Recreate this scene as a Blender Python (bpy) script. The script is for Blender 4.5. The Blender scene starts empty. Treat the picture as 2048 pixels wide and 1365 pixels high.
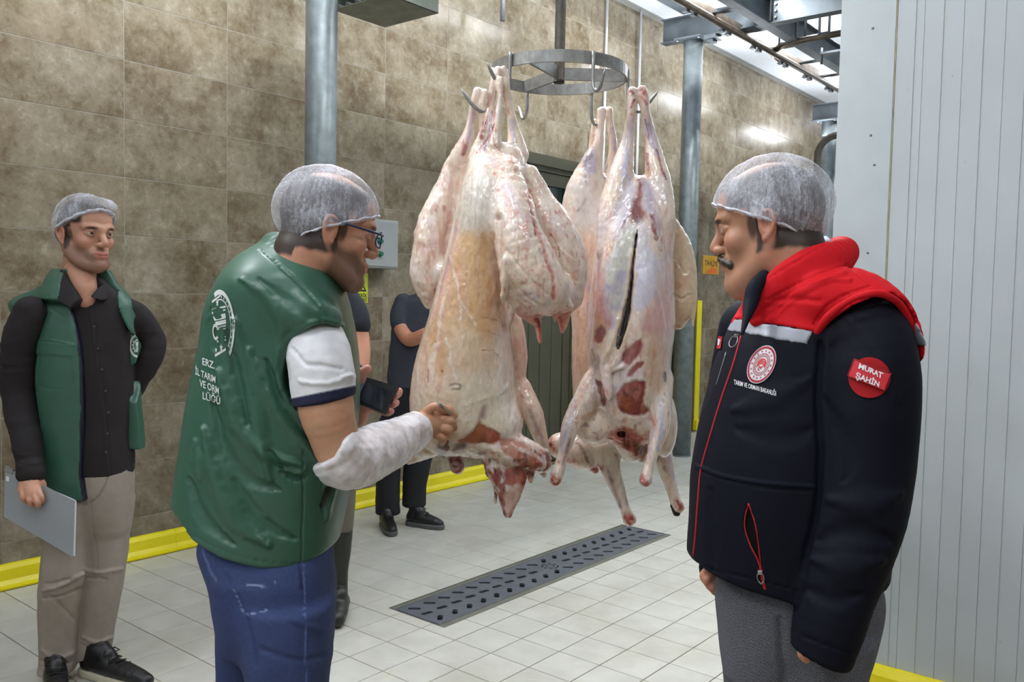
import bpy, bmesh, math, random
import numpy as np
from mathutils import Matrix, Vector
from mathutils.bvhtree import BVHTree

SC = bpy.context.scene
COL = SC.collection
random.seed(7)

# ---------------------------------------------------------------- camera, world, lights, exposure
FPX, YAW, PITCH, ROLL, CAMH = 1740.0, 0.685, 0.053, -0.0203, 1.44


def cam_basis():
    F = np.array([math.cos(YAW) * math.cos(PITCH), math.sin(YAW) * math.cos(PITCH), -math.sin(PITCH)])
    r = np.cross(F, [0, 0, 1]); r /= np.linalg.norm(r)
    d = np.cross(F, r)
    c, s = math.cos(ROLL), math.sin(ROLL)
    return np.array([c * r + s * d, -s * r + c * d, F])


CM = cam_basis()
cam = bpy.data.objects.new('camera', bpy.data.cameras.new('camera'))
COL.objects.link(cam)
cam.data.sensor_width = 36.0
cam.data.lens = FPX / 2048 * 36
cam.data.clip_end = 60
mw = Matrix.Identity(4)
for i in range(3):
    mw[i][0] = CM[0][i]; mw[i][1] = -CM[1][i]; mw[i][2] = -CM[2][i]
mw[2][3] = CAMH
cam.matrix_world = mw
SC.camera = cam
SC.view_settings.view_transform = 'Standard'
SC.view_settings.look = 'None'
SC.view_settings.gamma = 1
SC.view_settings.exposure = 0.0
SC.view_settings.use_curve_mapping = False

W = bpy.data.worlds.new('world')
SC.world = W
W.use_nodes = True
W.node_tree.nodes['Background'].inputs[0].default_value = (0.80, 0.88, 1.0, 1)
W.node_tree.nodes['Background'].inputs[1].default_value = 0.10


def area(name, loc, size, power, col=(1, 0.97, 0.93), rot=(0, 0, 0)):
    l = bpy.data.lights.new(name, 'AREA')
    l.shape = 'RECTANGLE'; l.size, l.size_y = size
    l.energy = power; l.color = col
    o = bpy.data.objects.new(name, l)
    o.location = loc; o.rotation_euler = rot
    COL.objects.link(o)
    return o


LAMPS = []          # (x, y, z, length) of the unseen fluorescent lamps, area lights alone without tubes
for (x) in (-1.6, 0.4, 2.4, 4.4, 6.3, 8.3, 10.6, 13.4): LAMPS.append((x, 3.09, 4.09))
for (x) in (-2.2, 0.2): LAMPS.append((x, 0.9, 4.02))
LAMPS.append((2.6, 1.9, 4.02))
for (x) in (4.4, 7.0, 9.8, 12.6): LAMPS.append((x, 1.9, 4.02))
for (x) in (-2.0, 1.0): LAMPS.append((x, -1.6, 4.02))
for i, (x, y, z) in enumerate(LAMPS):
    area('lamp_light', (x, y, z - 0.02), (1.2, 0.08 if y > 3 else 0.16), 66 if y > 3 else 23, (0.95, 0.975, 1.0))
    area('added_ceiling_fill', (x, y if y < 3 else 3.82, 3.98 if y < 3 else 3.42), (1.2, 0.10), 22 if y > 3 else 14, (0.90, 0.94, 1.0), rot=(math.pi, 0, 0))  # upward fill added to brighten the ceiling, belongs to no fitting
# ---------------------------------------------------------------- pixel <-> place helpers (used while laying the scene out)
RH = np.array([math.sin(YAW), -math.cos(YAW), 0.0])      # horizontal right
FH = np.array([math.cos(YAW), math.sin(YAW), 0.0])       # horizontal forward
CMA = np.array([[CM[i] @ RH, CM[i] @ FH, CM[i][2]] for i in range(3)])


def at(px, py, b):
    """place (a, b, z) seen at pixel px,py at forward distance b"""
    v = ((px - 1024) / FPX) * CMA[0] + ((py - 682.5) / FPX) * CMA[1] + CMA[2]
    t = b / v[1]
    return np.array([v[0] * t, b, CAMH + v[2] * t])


def ray(px, py):
    return ((px - 1024) / FPX) * CM[0] + ((py - 682.5) / FPX) * CM[1] + CM[2]


def on_y(px, py, Y):
    v = ray(px, py); t = Y / v[1]
    return np.array([v[0] * t, Y, CAMH + v[2] * t])


def on_x(px, py, X):
    v = ray(px, py); t = X / v[0]
    return np.array([X, v[1] * t, CAMH + v[2] * t])


def on_z(px, py, Z=0.0):
    v = ray(px, py); t = (Z - CAMH) / v[2]
    return np.array([v[0] * t, v[1] * t, Z])


def topx(V):
    """(a,b,z) array -> layout coordinates"""
    q = np.stack([V[:, 0], V[:, 1], V[:, 2] - CAMH], 1) @ CMA.T
    return 1024 + FPX * q[:, 0] / q[:, 2], 682.5 + FPX * q[:, 1] / q[:, 2]


def abz2w(p):
    return np.array([p[0] * RH[0] + p[1] * FH[0], p[0] * RH[1] + p[1] * FH[1], p[2]])


def w2abz(p):
    p = np.asarray(p, float)
    return np.array([p @ RH, p @ FH, p[2]])


# ---------------------------------------------------------------- materials
def srgb(r, g, b):
    f = lambda c: ((c / 255 + 0.055) / 1.055) ** 2.4 if c > 10.3 else c / 255 / 12.92
    return (f(r), f(g), f(b))


MATS = {}


class NT:
    def __init__(s, name):
        s.m = bpy.data.materials.new(name); s.m.use_nodes = True
        s.t = s.m.node_tree; s.n = s.t.nodes; s.l = s.t.links
        s.b = s.n['Principled BSDF']

    def new(s, t, **kw):
        n = s.n.new(t)
        for k, v in kw.items(): setattr(n, k, v)
        return n

    def link(s, a, b): s.l.new(a, b)

    def coords(s, kind='Object', scale=(1, 1, 1), rnd=False):
        tc = s.new('ShaderNodeTexCoord')
        mp = s.new('ShaderNodeMapping'); mp.inputs['Scale'].default_value = scale
        if kind == 'World':
            g = s.new('ShaderNodeNewGeometry'); s.link(g.outputs['Position'], mp.inputs['Vector'])
        else:
            s.link(tc.outputs[kind], mp.inputs['Vector'])
        if rnd:
            oi = s.new('ShaderNodeObjectInfo')
            mu = s.new('ShaderNodeMath', operation='MULTIPLY'); mu.inputs[1].default_value = 37.0
            s.link(oi.outputs['Random'], mu.inputs[0])
            cb = s.new('ShaderNodeCombineXYZ'); s.link(mu.outputs[0], cb.inputs[0]); s.link(mu.outputs[0], cb.inputs[2])
            s.link(cb.outputs[0], mp.inputs['Location'])
        return mp.outputs[0]

    def noise(s, vec, scale, detail=4, rough=0.55, dist=0.0):
        n = s.new('ShaderNodeTexNoise')
        n.inputs['Scale'].default_value = scale; n.inputs['Detail'].default_value = detail
        n.inputs['Roughness'].default_value = rough; n.inputs['Distortion'].default_value = dist
        s.link(vec, n.inputs['Vector'])
        return n.outputs['Fac']

    def ramp(s, fac, stops):
        r = s.new('ShaderNodeValToRGB'); e = r.color_ramp.elements
        while len(e) > 1: e.remove(e[-1])
        for i, (p, c) in enumerate(stops):
            x = e[0] if i == 0 else e.new(p)
            x.position = p; x.color = (*c, 1) if len(c) == 3 else c
        s.link(fac, r.inputs[0])
        return r.outputs[0]

    def mix(s, fac, a, b, mode='MIX'):
        n = s.new('ShaderNodeMix', data_type='RGBA', blend_type=mode)
        for i, v in ((0, fac), (6, a), (7, b)):
            if hasattr(v, 'is_linked') or hasattr(v, 'links'): s.link(v, n.inputs[i])
            elif i == 0: n.inputs[0].default_value = v
            else: n.inputs[i].default_value = (*v, 1) if len(v) == 3 else v
        return n.outputs[2]

    def bump(s, h, strength=0.3, dist=0.002):
        n = s.new('ShaderNodeBump'); n.inputs['Strength'].default_value = strength
        n.inputs['Distance'].default_value = dist
        s.link(h, n.inputs['Height']); s.link(n.outputs[0], s.b.inputs['Normal'])

    def set(s, **kw):
        for k, v in kw.items():
            k = k.replace('_', ' ')
            i = s.b.inputs[k]
            if hasattr(v, 'links'): s.link(v, i)
            else: i.default_value = (*v, 1) if isinstance(v, tuple) and len(v) == 3 else v
        return s


def plain(name, col, rough=0.5, metal=0.0, var=0.08, scale=8.0, bump=0.0, bscale=60.0, spec=0.5):
    if name in MATS: return MATS[name]
    s = NT(name)
    v = s.coords()
    n = s.noise(v, scale)
    d = tuple(c * (1 - var) for c in col); u = tuple(min(1, c * (1 + var)) for c in col)
    s.set(Base_Color=s.ramp(n, [(0.3, d), (0.7, u)]), Roughness=rough, Metallic=metal)
    s.b.inputs['Specular IOR Level'].default_value = spec
    if bump: s.bump(s.noise(v, bscale, 3), bump, 0.002)
    MATS[name] = s.m
    return s.m


def emit(name, col, strength):
    s = NT(name); s.set(Base_Color=col, Roughness=0.5)
    s.b.inputs['Emission Color'].default_value = (*col, 1)
    s.b.inputs['Emission Strength'].default_value = strength
    MATS[name] = s.m
    return s.m


def vmat(name, rough=0.6, bump=0.2, bscale=300.0, bdist=0.001, var=0.12, vscale=40.0, sss=0.0, spec=0.5, stretch=(1, 1, 1), coat=0.0, bdetail=3, sheen=0.0):
    """material that takes its pigment from the mesh's colour attribute, with procedural grain and relief"""
    if name in MATS: return MATS[name]
    s = NT(name)
    a = s.new('ShaderNodeVertexColor', layer_name='Col')
    v = s.coords(scale=stretch)
    n = s.noise(v, vscale, 4)
    g = s.ramp(n, [(0.25, (1 - var,) * 3), (0.75, (1 + var,) * 3)])
    s.set(Base_Color=s.mix(1.0, a.outputs[0], g, 'MULTIPLY'), Roughness=rough)
    s.b.inputs['Specular IOR Level'].default_value = spec
    if sss:
        s.b.inputs['Subsurface Weight'].default_value = sss
        s.b.inputs['Subsurface Radius'].default_value = (0.012, 0.005, 0.003)
        s.b.inputs['Subsurface Scale'].default_value = 0.6
    if coat:
        s.b.inputs['Coat Weight'].default_value = coat; s.b.inputs['Coat Roughness'].default_value = 0.25
    if sheen: s.b.inputs['Sheen Weight'].default_value = sheen
    if bump: s.bump(s.noise(v, bscale, bdetail), bump, bdist)
    MATS[name] = s.m
    return s.m


# ---------------------------------------------------------------- objects
def link(o, parent=None):
    COL.objects.link(o)
    if parent is not None: o.parent = parent
    return o


def tag(o, label=None, cat=None, group=None, kind=None):
    for k, v in (('label', label), ('category', cat), ('group', group), ('kind', kind)):
        if v: o[k] = v
    return o


def empty(name, loc=(0, 0, 0), rz=0.0, parent=None):
    o = bpy.data.objects.new(name, None)
    o.location = loc; o.rotation_euler = (0, 0, rz); o.empty_display_size = 0.05
    return link(o, parent)


class MB:
    """collects simple shapes, links them as ONE mesh object"""
    def __init__(s): s.bm = bmesh.new()

    def box(s, lo, hi, bev=0.0, rot=None, piv=None):
        b = bmesh.new()
        bmesh.ops.create_cube(b, size=1)
        lo, hi = Vector(lo), Vector(hi)
        for v in b.verts:
            v.co = Vector([lo[i] + (v.co[i] + 0.5) * (hi[i] - lo[i]) for i in range(3)])
        if bev:
            bmesh.ops.bevel(b, geom=b.edges[:], offset=bev, segments=1, affect='EDGES')
        if rot is not None:
            bmesh.ops.rotate(b, verts=b.verts[:], cent=piv or (lo + hi) / 2, matrix=rot)
        s._merge(b); return s

    def prism(s, pts, lo, hi, ax=2):
        """pts: 2D outline, extruded lo..hi along axis ax"""
        b = bmesh.new()
        def mk(p, t):
            c = [0, 0, 0]; o = [i for i in range(3) if i != ax]
            c[o[0]], c[o[1]], c[ax] = p[0], p[1], t
            return b.verts.new(c)
        A = [mk(p, lo) for p in pts]; B = [mk(p, hi) for p in pts]
        b.faces.new(A[::-1]); b.faces.new(B)
        n = len(pts)
        for i in range(n): b.faces.new((A[i], A[(i + 1) % n], B[(i + 1) % n], B[i]))
        bmesh.ops.recalc_face_normals(b, faces=b.faces[:])
        s._merge(b); return s

    def tube(s, pts, r, n=12, cap=True, taper=None):
        """round bar along points"""
        b = bmesh.new(); rings = []
        P = [Vector(p) for p in pts]
        nrm = None
        for i, p in enumerate(P):
            t = (P[min(i + 1, len(P) - 1)] - P[max(i - 1, 0)]).normalized()
            if nrm is None:
                nrm = t.orthogonal().normalized()
            else:
                nrm = (nrm - t * nrm.dot(t)).normalized()
            bi = t.cross(nrm)
            rr = r if taper is None else taper[i]
            rings.append([b.verts.new(p + (nrm * math.cos(k * 2 * math.pi / n) + bi * math.sin(k * 2 * math.pi / n)) * rr) for k in range(n)])
        for i in range(len(rings) - 1):
            for k in range(n):
                f = b.faces.new((rings[i][k], rings[i][(k + 1) % n], rings[i + 1][(k + 1) % n], rings[i + 1][k])); f.smooth = True
        if cap:
            b.faces.new(rings[0][::-1]); b.faces.new(rings[-1])
        s._merge(b); return s

    def lathe(s, prof, c=(0, 0, 0), n=20):
        b = bmesh.new(); R = []
        for (r, z) in prof:
            R.append([b.verts.new((c[0] + r * math.cos(k * 2 * math.pi / n), c[1] + r * math.sin(k * 2 * math.pi / n), c[2] + z)) for k in range(n)])
        for i in range(len(R) - 1):
            for k in range(n):
                f = b.faces.new((R[i][k], R[i][(k + 1) % n], R[i + 1][(k + 1) % n], R[i + 1][k])); f.smooth = True
        b.faces.new(R[0][::-1]); b.faces.new(R[-1])
        bmesh.ops.recalc_face_normals(b, faces=b.faces[:])
        s._merge(b); return s

    def _merge(s, b):
        me = bpy.data.meshes.new('t'); b.to_mesh(me); b.free()
        s.bm.from_mesh(me); bpy.data.meshes.remove(me)

    def build(s, name, mat, parent=None, loc=None):
        me = bpy.data.meshes.new(name)
        if loc is not None: bmesh.ops.translate(s.bm, verts=s.bm.verts[:], vec=[-x for x in loc])
        s.bm.to_mesh(me); s.bm.free()
        me.materials.append(mat)
        o = bpy.data.objects.new(name, me)
        if loc is not None: o.location = loc
        return link(o, parent)


def frame(px_base, name, label=None, cat=None, group=None, z0=0.0):
    """Empty standing at place px_base=(a,b) with its x axis to the right and y axis forward"""
    w = abz2w((px_base[0], px_base[1], z0))
    e = empty(name, w, YAW - math.pi / 2)
    e['o'] = [float(px_base[0]), float(px_base[1]), float(z0)]
    if label: tag(e, label, cat, group)
    return e


def mesh_from(V, Q, name, mat, parent=None, col=None, smooth=True, org=None):
    """V in (a,b,z); parent made by frame()"""
    V = np.asarray(V, np.float32)
    o3 = np.array(parent['o'] if parent is not None and 'o' in parent.keys() else (org if org is not None else (0, 0, 0)), np.float32)
    me = bpy.data.meshes.new(name)
    me.vertices.add(len(V)); me.vertices.foreach_set('co', (V - o3).ravel())
    Q = np.asarray(Q, np.int32); k = Q.shape[1]
    me.loops.add(Q.size); me.loops.foreach_set('vertex_index', Q.ravel())
    me.polygons.add(len(Q))
    me.polygons.foreach_set('loop_start', np.arange(0, Q.size, k, dtype=np.int32))
    me.polygons.foreach_set('loop_total', np.full(len(Q), k, np.int32))
    if smooth: me.polygons.foreach_set('use_smooth', np.ones(len(Q), bool))
    me.update(calc_edges=True); me.validate()
    if col is not None:
        c = np.ones((len(V), 4), np.float32)
        c[:, :3] = col
        at_ = me.color_attributes.new('Col', 'FLOAT_COLOR', 'POINT')
        at_.data.foreach_set('color', c.ravel())
    me.materials.append(mat)
    o = bpy.data.objects.new(name, me)
    link(o, parent)
    if parent is None and org is not None:
        o.location = abz2w(org); o.rotation_euler = (0, 0, YAW - math.pi / 2)
    return o


# ---------------------------------------------------------------- noise
_rs = np.random.RandomState(5)
_PT = _rs.rand(65536).astype(np.float32)


def vnoise(P):
    I = np.floor(P).astype(np.int64); Fr = (P - I).astype(np.float32)
    Fr = Fr * Fr * (3 - 2 * Fr)
    def h(i, j, k): return _PT[((i * 73856093) ^ (j * 19349663) ^ (k * 83492791)) & 65535]
    x, y, z = I[:, 0], I[:, 1], I[:, 2]
    u, v, w = Fr[:, 0], Fr[:, 1], Fr[:, 2]
    a = h(x, y, z) * (1 - u) + h(x + 1, y, z) * u
    b = h(x, y + 1, z) * (1 - u) + h(x + 1, y + 1, z) * u
    c = h(x, y, z + 1) * (1 - u) + h(x + 1, y, z + 1) * u
    d = h(x, y + 1, z + 1) * (1 - u) + h(x + 1, y + 1, z + 1) * u
    return ((a * (1 - v) + b * v) * (1 - w) + (c * (1 - v) + d * v) * w) * 2 - 1


def fbm(V, scale, octv=3, st=(1, 1, 1), off=0.0):
    P = V * (np.array(st) * scale) + off
    r = 0; a = 1; t = 0
    for i in range(octv):
        r = r + a * vnoise(P); t += a; a *= 0.5; P = P * 2.03 + 11.7
    return r / t


# ---------------------------------------------------------------- implicit solids
def cr(pts, n=5):
    """Catmull-Rom through rows of numbers"""
    P = np.array(pts, float)
    if len(P) < 3 or n < 2: return P
    out = []
    Q = np.vstack([2 * P[0] - P[1], P, 2 * P[-1] - P[-2]])
    for i in range(1, len(Q) - 2):
        for t in np.arange(n) / n:
            a, b, c, d = Q[i - 1], Q[i], Q[i + 1], Q[i + 2]
            out.append(0.5 * ((2 * b) + (-a + c) * t + (2 * a - 5 * b + 4 * c - d) * t * t + (-a + 3 * b - 3 * c + d) * t ** 3))
    out.append(P[-1])
    return np.array(out)


class Vol:
    def __init__(s, lo, hi, h):
        s.ax = [np.arange(l, u + h, h).astype(np.float32) for l, u in zip(lo, hi)]
        s.h = h
        s.D = np.ones([len(a) for a in s.ax], np.float32)

    @staticmethod
    def px(xl, xr, yt, yb, b0, b1, h):
        pts = [at(x, y, b) for x in (xl, xr) for y in (yt, yb) for b in (b0, b1)]
        m = np.array(pts)
        return Vol(m.min(0), m.max(0), h)

    def sl(s, lo, hi):
        r = []
        for i in range(3):
            a = int(np.searchsorted(s.ax[i], lo[i])); b = int(np.searchsorted(s.ax[i], hi[i]))
            if b <= a: return None
            r.append(slice(a, b))
        return tuple(r)

    def g(s, sl):
        return s.ax[0][sl[0]][:, None, None], s.ax[1][sl[1]][None, :, None], s.ax[2][sl[2]][None, None, :]

    def put(s, sl, d, k, op='u'):
        c = s.D[sl]
        if op == 'u':
            if k > 0:
                h = np.clip(0.5 + 0.5 * (c - d) / k, 0, 1)
                s.D[sl] = c + (d - c) * h - k * h * (1 - h)
            else: s.D[sl] = np.minimum(c, d)
        elif op == 's':
            if k > 0:
                h = np.clip(0.5 - 0.5 * (c + d) / k, 0, 1)
                s.D[sl] = c + (-d - c) * h + k * h * (1 - h)
            else: s.D[sl] = np.maximum(c, -d)
        elif op == 'i': s.D[sl] = np.maximum(c, d)

    def chain3(s, rows, k=0.01, op='u', fl=None, n=4):
        """rows (x,y,z,r) metric; fl=(normal, factor) flattens along a direction"""
        R = cr(rows, n)
        mg = k + 3 * s.h
        lo = (R[:, :3] - R[:, 3:4]).min(0) - mg; hi = (R[:, :3] + R[:, 3:4]).max(0) + mg
        SL = s.sl(lo, hi)
        if SL is None: return s
        T = np.ones([x.stop - x.start for x in SL], np.float32)
        o = [x.start for x in SL]
        for i in range(len(R) - 1 if len(R) > 1 else 1):
            A = R[i]; B = R[min(i + 1, len(R) - 1)]
            m = max(A[3], B[3]) + mg
            q = s.sl(np.minimum(A[:3], B[:3]) - m, np.maximum(A[:3], B[:3]) + m)
            if q is None: continue
            q = tuple(slice(max(a.start, b.start), min(a.stop, b.stop)) for a, b in zip(q, SL))
            if any(x.stop <= x.start for x in q): continue
            X, Y, Z = s.g(q)
            dx, dy, dz = B[:3] - A[:3]
            L = dx * dx + dy * dy + dz * dz + 1e-9
            x, y, z = X - A[0], Y - A[1], Z - A[2]
            t = np.clip((x * dx + y * dy + z * dz) / L, 0, 1)
            x = x - t * dx; y = y - t * dy; z = z - t * dz
            e = x * x + y * y + z * z
            if fl is not None:
                nn, f = fl
                w = x * nn[0] + y * nn[1] + z * nn[2]
                e = e + w * w * (1 / (f * f) - 1)
            d = np.sqrt(np.maximum(e, 0)) - (A[3] + (B[3] - A[3]) * t)
            r = tuple(slice(x.start - c, x.stop - c) for x, c in zip(q, o))
            T[r] = np.minimum(T[r], d)
        s.put(SL, T, k, op)
        return s

    def chain(s, rows, k=0.01, op='u', fl=None, n=4, flb=None):
        """rows (px, py, b, r_px)"""
        R = []
        for (x, y, b, r) in rows:
            p = at(x, y, b); R.append((*p, r * b / FPX))
        if flb: fl = ((0, 1, 0), flb)
        return s.chain3(R, k, op, fl, n)

    def ell3(s, c, r, k=0.01, op='u', rot=None):
        """rot: angle in the a-z plane, positive turns +a towards +z"""
        c = np.array(c, float); r = np.array(r, float)
        m = (r.max() if rot else r) + k + 3 * s.h
        q = s.sl(c - m, c + m)
        if q is None: return s
        X, Y, Z = s.g(q)
        x, y, z = X - c[0], Y - c[1], Z - c[2]
        if rot:
            cs, sn = math.cos(rot), math.sin(rot)
            x, z = x * cs + z * sn, -x * sn + z * cs
        k0 = np.sqrt((x / r[0]) ** 2 + (y / r[1]) ** 2 + (z / r[2]) ** 2)
        k1 = np.sqrt((x / r[0] ** 2) ** 2 + (y / r[1] ** 2) ** 2 + (z / r[2] ** 2) ** 2) + 1e-6
        s.put(q, (k0 * (k0 - 1) / k1).astype(np.float32), k, op)
        return s

    def ell(s, px, py, b, rx, rb, rz, k=0.01, op='u', rot=None):
        """rx, rz in px, rb metres, rot in degrees clockwise on the picture"""
        return s.ell3(at(px, py, b), (rx * b / FPX, rb, rz * b / FPX), k, op, -math.radians(rot) if rot else None)

    def secs(s, rows, p=2.2, k=0.01, kt=0.01, op='u', n=5, grow=0.0):
        """stack of level slices, rows (py, xl, xr, b, tf, tb) from top to bottom"""
        R = []
        for (py, xl, xr, b, tf, tb) in rows:
            c = at((xl + xr) / 2, py, b)
            R.append((c[2], c[0], (xr - xl) / 2 * b / FPX, b, tf, tb))
        R = cr(R, n); R = R[np.argsort(R[:, 0])]
        R[:, 2] += grow; R[:, 4:] += grow
        z0, z1 = R[0, 0], R[-1, 0]
        m = k + 3 * s.h
        lo = ((R[:, 1] - R[:, 2]).min() - m, (R[:, 3] - R[:, 4]).min() - m, z0 - m)
        hi = ((R[:, 1] + R[:, 2]).max() + m, (R[:, 3] + R[:, 5]).max() + m, z1 + m)
        q = s.sl(lo, hi)
        X, Y, Z = s.g(q)
        zz = Z[0, 0]
        f = lambda j: np.interp(zz, R[:, 0], R[:, j]).astype(np.float32)[None, None, :]
        a0, w, b0, tf, tb = f(1), f(2), f(3), f(4), f(5)
        x = np.abs(X - a0) / w
        y = Y - b0
        t = np.where(y < 0, tf, tb)
        y = np.abs(y) / t
        d = ((x ** p + y ** p) ** (1 / p) - 1) * np.minimum(w, t)
        for e in (Z - z1, z0 - Z):
            e = e + 0 * d
            h = np.clip(0.5 + 0.5 * (d - e) / kt, 0, 1)
            d = e + (d - e) * h + kt * h * (1 - h)
        s.put(q, d.astype(np.float32), k, op)
        return s

    def half(s, pt, nrm, op='i'):
        """keep the side the normal points away from"""
        X, Y, Z = s.g((slice(None),) * 3)
        d = (X - pt[0]) * nrm[0] + (Y - pt[1]) * nrm[1] + (Z - pt[2]) * nrm[2]
        s.D = np.maximum(s.D, d.astype(np.float32)) if op == 'i' else s.D
        return s

    def mesh(s, smooth=1):
        D = s.D; D[0] = D[-1] = 1; D[:, 0] = D[:, -1] = 1; D[:, :, 0] = D[:, :, -1] = 1
        neg = D < 0
        nx, ny, nz = D.shape
        cnt = np.zeros((nx - 1, ny - 1, nz - 1), np.uint8)
        for i in (0, 1):
            for j in (0, 1):
                for k in (0, 1):
                    cnt += neg[i:nx - 1 + i, j:ny - 1 + j, k:nz - 1 + k]
        act = (cnt > 0) & (cnt < 8)
        I = np.argwhere(act)
        idx = np.full(act.shape, -1, np.int32); idx[act] = np.arange(len(I))
        S = np.zeros((len(I), 3), np.float32); C = np.zeros(len(I), np.float32)
        corner = {}
        for i in (0, 1):
            for j in (0, 1):
                for k in (0, 1):
                    corner[(i, j, k)] = D[I[:, 0] + i, I[:, 1] + j, I[:, 2] + k]
        for ax in range(3):
            o = [c for c in range(3) if c != ax]
            for u in (0, 1):
                for v in (0, 1):
                    c0 = [0, 0, 0]; c0[o[0]] = u; c0[o[1]] = v
                    c1 = list(c0); c1[ax] = 1
                    a, b = corner[tuple(c0)], corner[tuple(c1)]
                    m = (a < 0) != (b < 0)
                    t = np.where(m, a / np.where(m, a - b, 1), 0)
                    S[:, ax] += np.where(m, t, 0)
                    S[:, o[0]] += np.where(m, u, 0); S[:, o[1]] += np.where(m, v, 0)
                    C += m
        V = I + S / C[:, None]
        V = np.array([s.ax[0][0], s.ax[1][0], s.ax[2][0]], np.float32) + V.astype(np.float32) * s.h
        F = []
        def quads(m, offs, flip):
            E = np.argwhere(m)
            if not len(E): return
            q = np.stack([idx[E[:, 0] + o[0], E[:, 1] + o[1], E[:, 2] + o[2]] for o in offs], 1)
            F.append(q[:, ::-1] if flip else q)
        A = neg[:-1, 1:-1, 1:-1]; B = neg[1:, 1:-1, 1:-1]
        of = [(0, 0, 0), (0, 1, 0), (0, 1, 1), (0, 0, 1)]
        quads(A & ~B, of, False); quads(~A & B, of, True)
        A = neg[1:-1, :-1, 1:-1]; B = neg[1:-1, 1:, 1:-1]
        of = [(0, 0, 0), (0, 0, 1), (1, 0, 1), (1, 0, 0)]
        quads(A & ~B, of, False); quads(~A & B, of, True)
        A = neg[1:-1, 1:-1, :-1]; B = neg[1:-1, 1:-1, 1:]
        of = [(0, 0, 0), (1, 0, 0), (1, 1, 0), (0, 1, 0)]
        quads(A & ~B, of, False); quads(~A & B, of, True)
        Q = np.vstack(F)
        for _ in range(smooth): V = lap(V, Q)
        return V, Q


def lap(V, Q, w=0.5):
    n = len(V)
    S = np.zeros((n, 3)); C = np.zeros(n)
    for i in range(4):
        a, b = Q[:, i], Q[:, (i + 1) % 4]
        for c in range(3): S[:, c] += np.bincount(a, V[b, c], n)
        C += np.bincount(a, minlength=n)
    return (V * (1 - w) + w * S / np.maximum(C, 1)[:, None]).astype(np.float32)


def normals(V, Q):
    n = np.cross(V[Q[:, 2]] - V[Q[:, 0]], V[Q[:, 3]] - V[Q[:, 1]])
    N = np.zeros_like(V)
    for i in range(4):
        for c in range(3): N[:, c] += np.bincount(Q[:, i], n[:, c], len(V))
    return N / (np.linalg.norm(N, axis=1)[:, None] + 1e-12)


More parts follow.
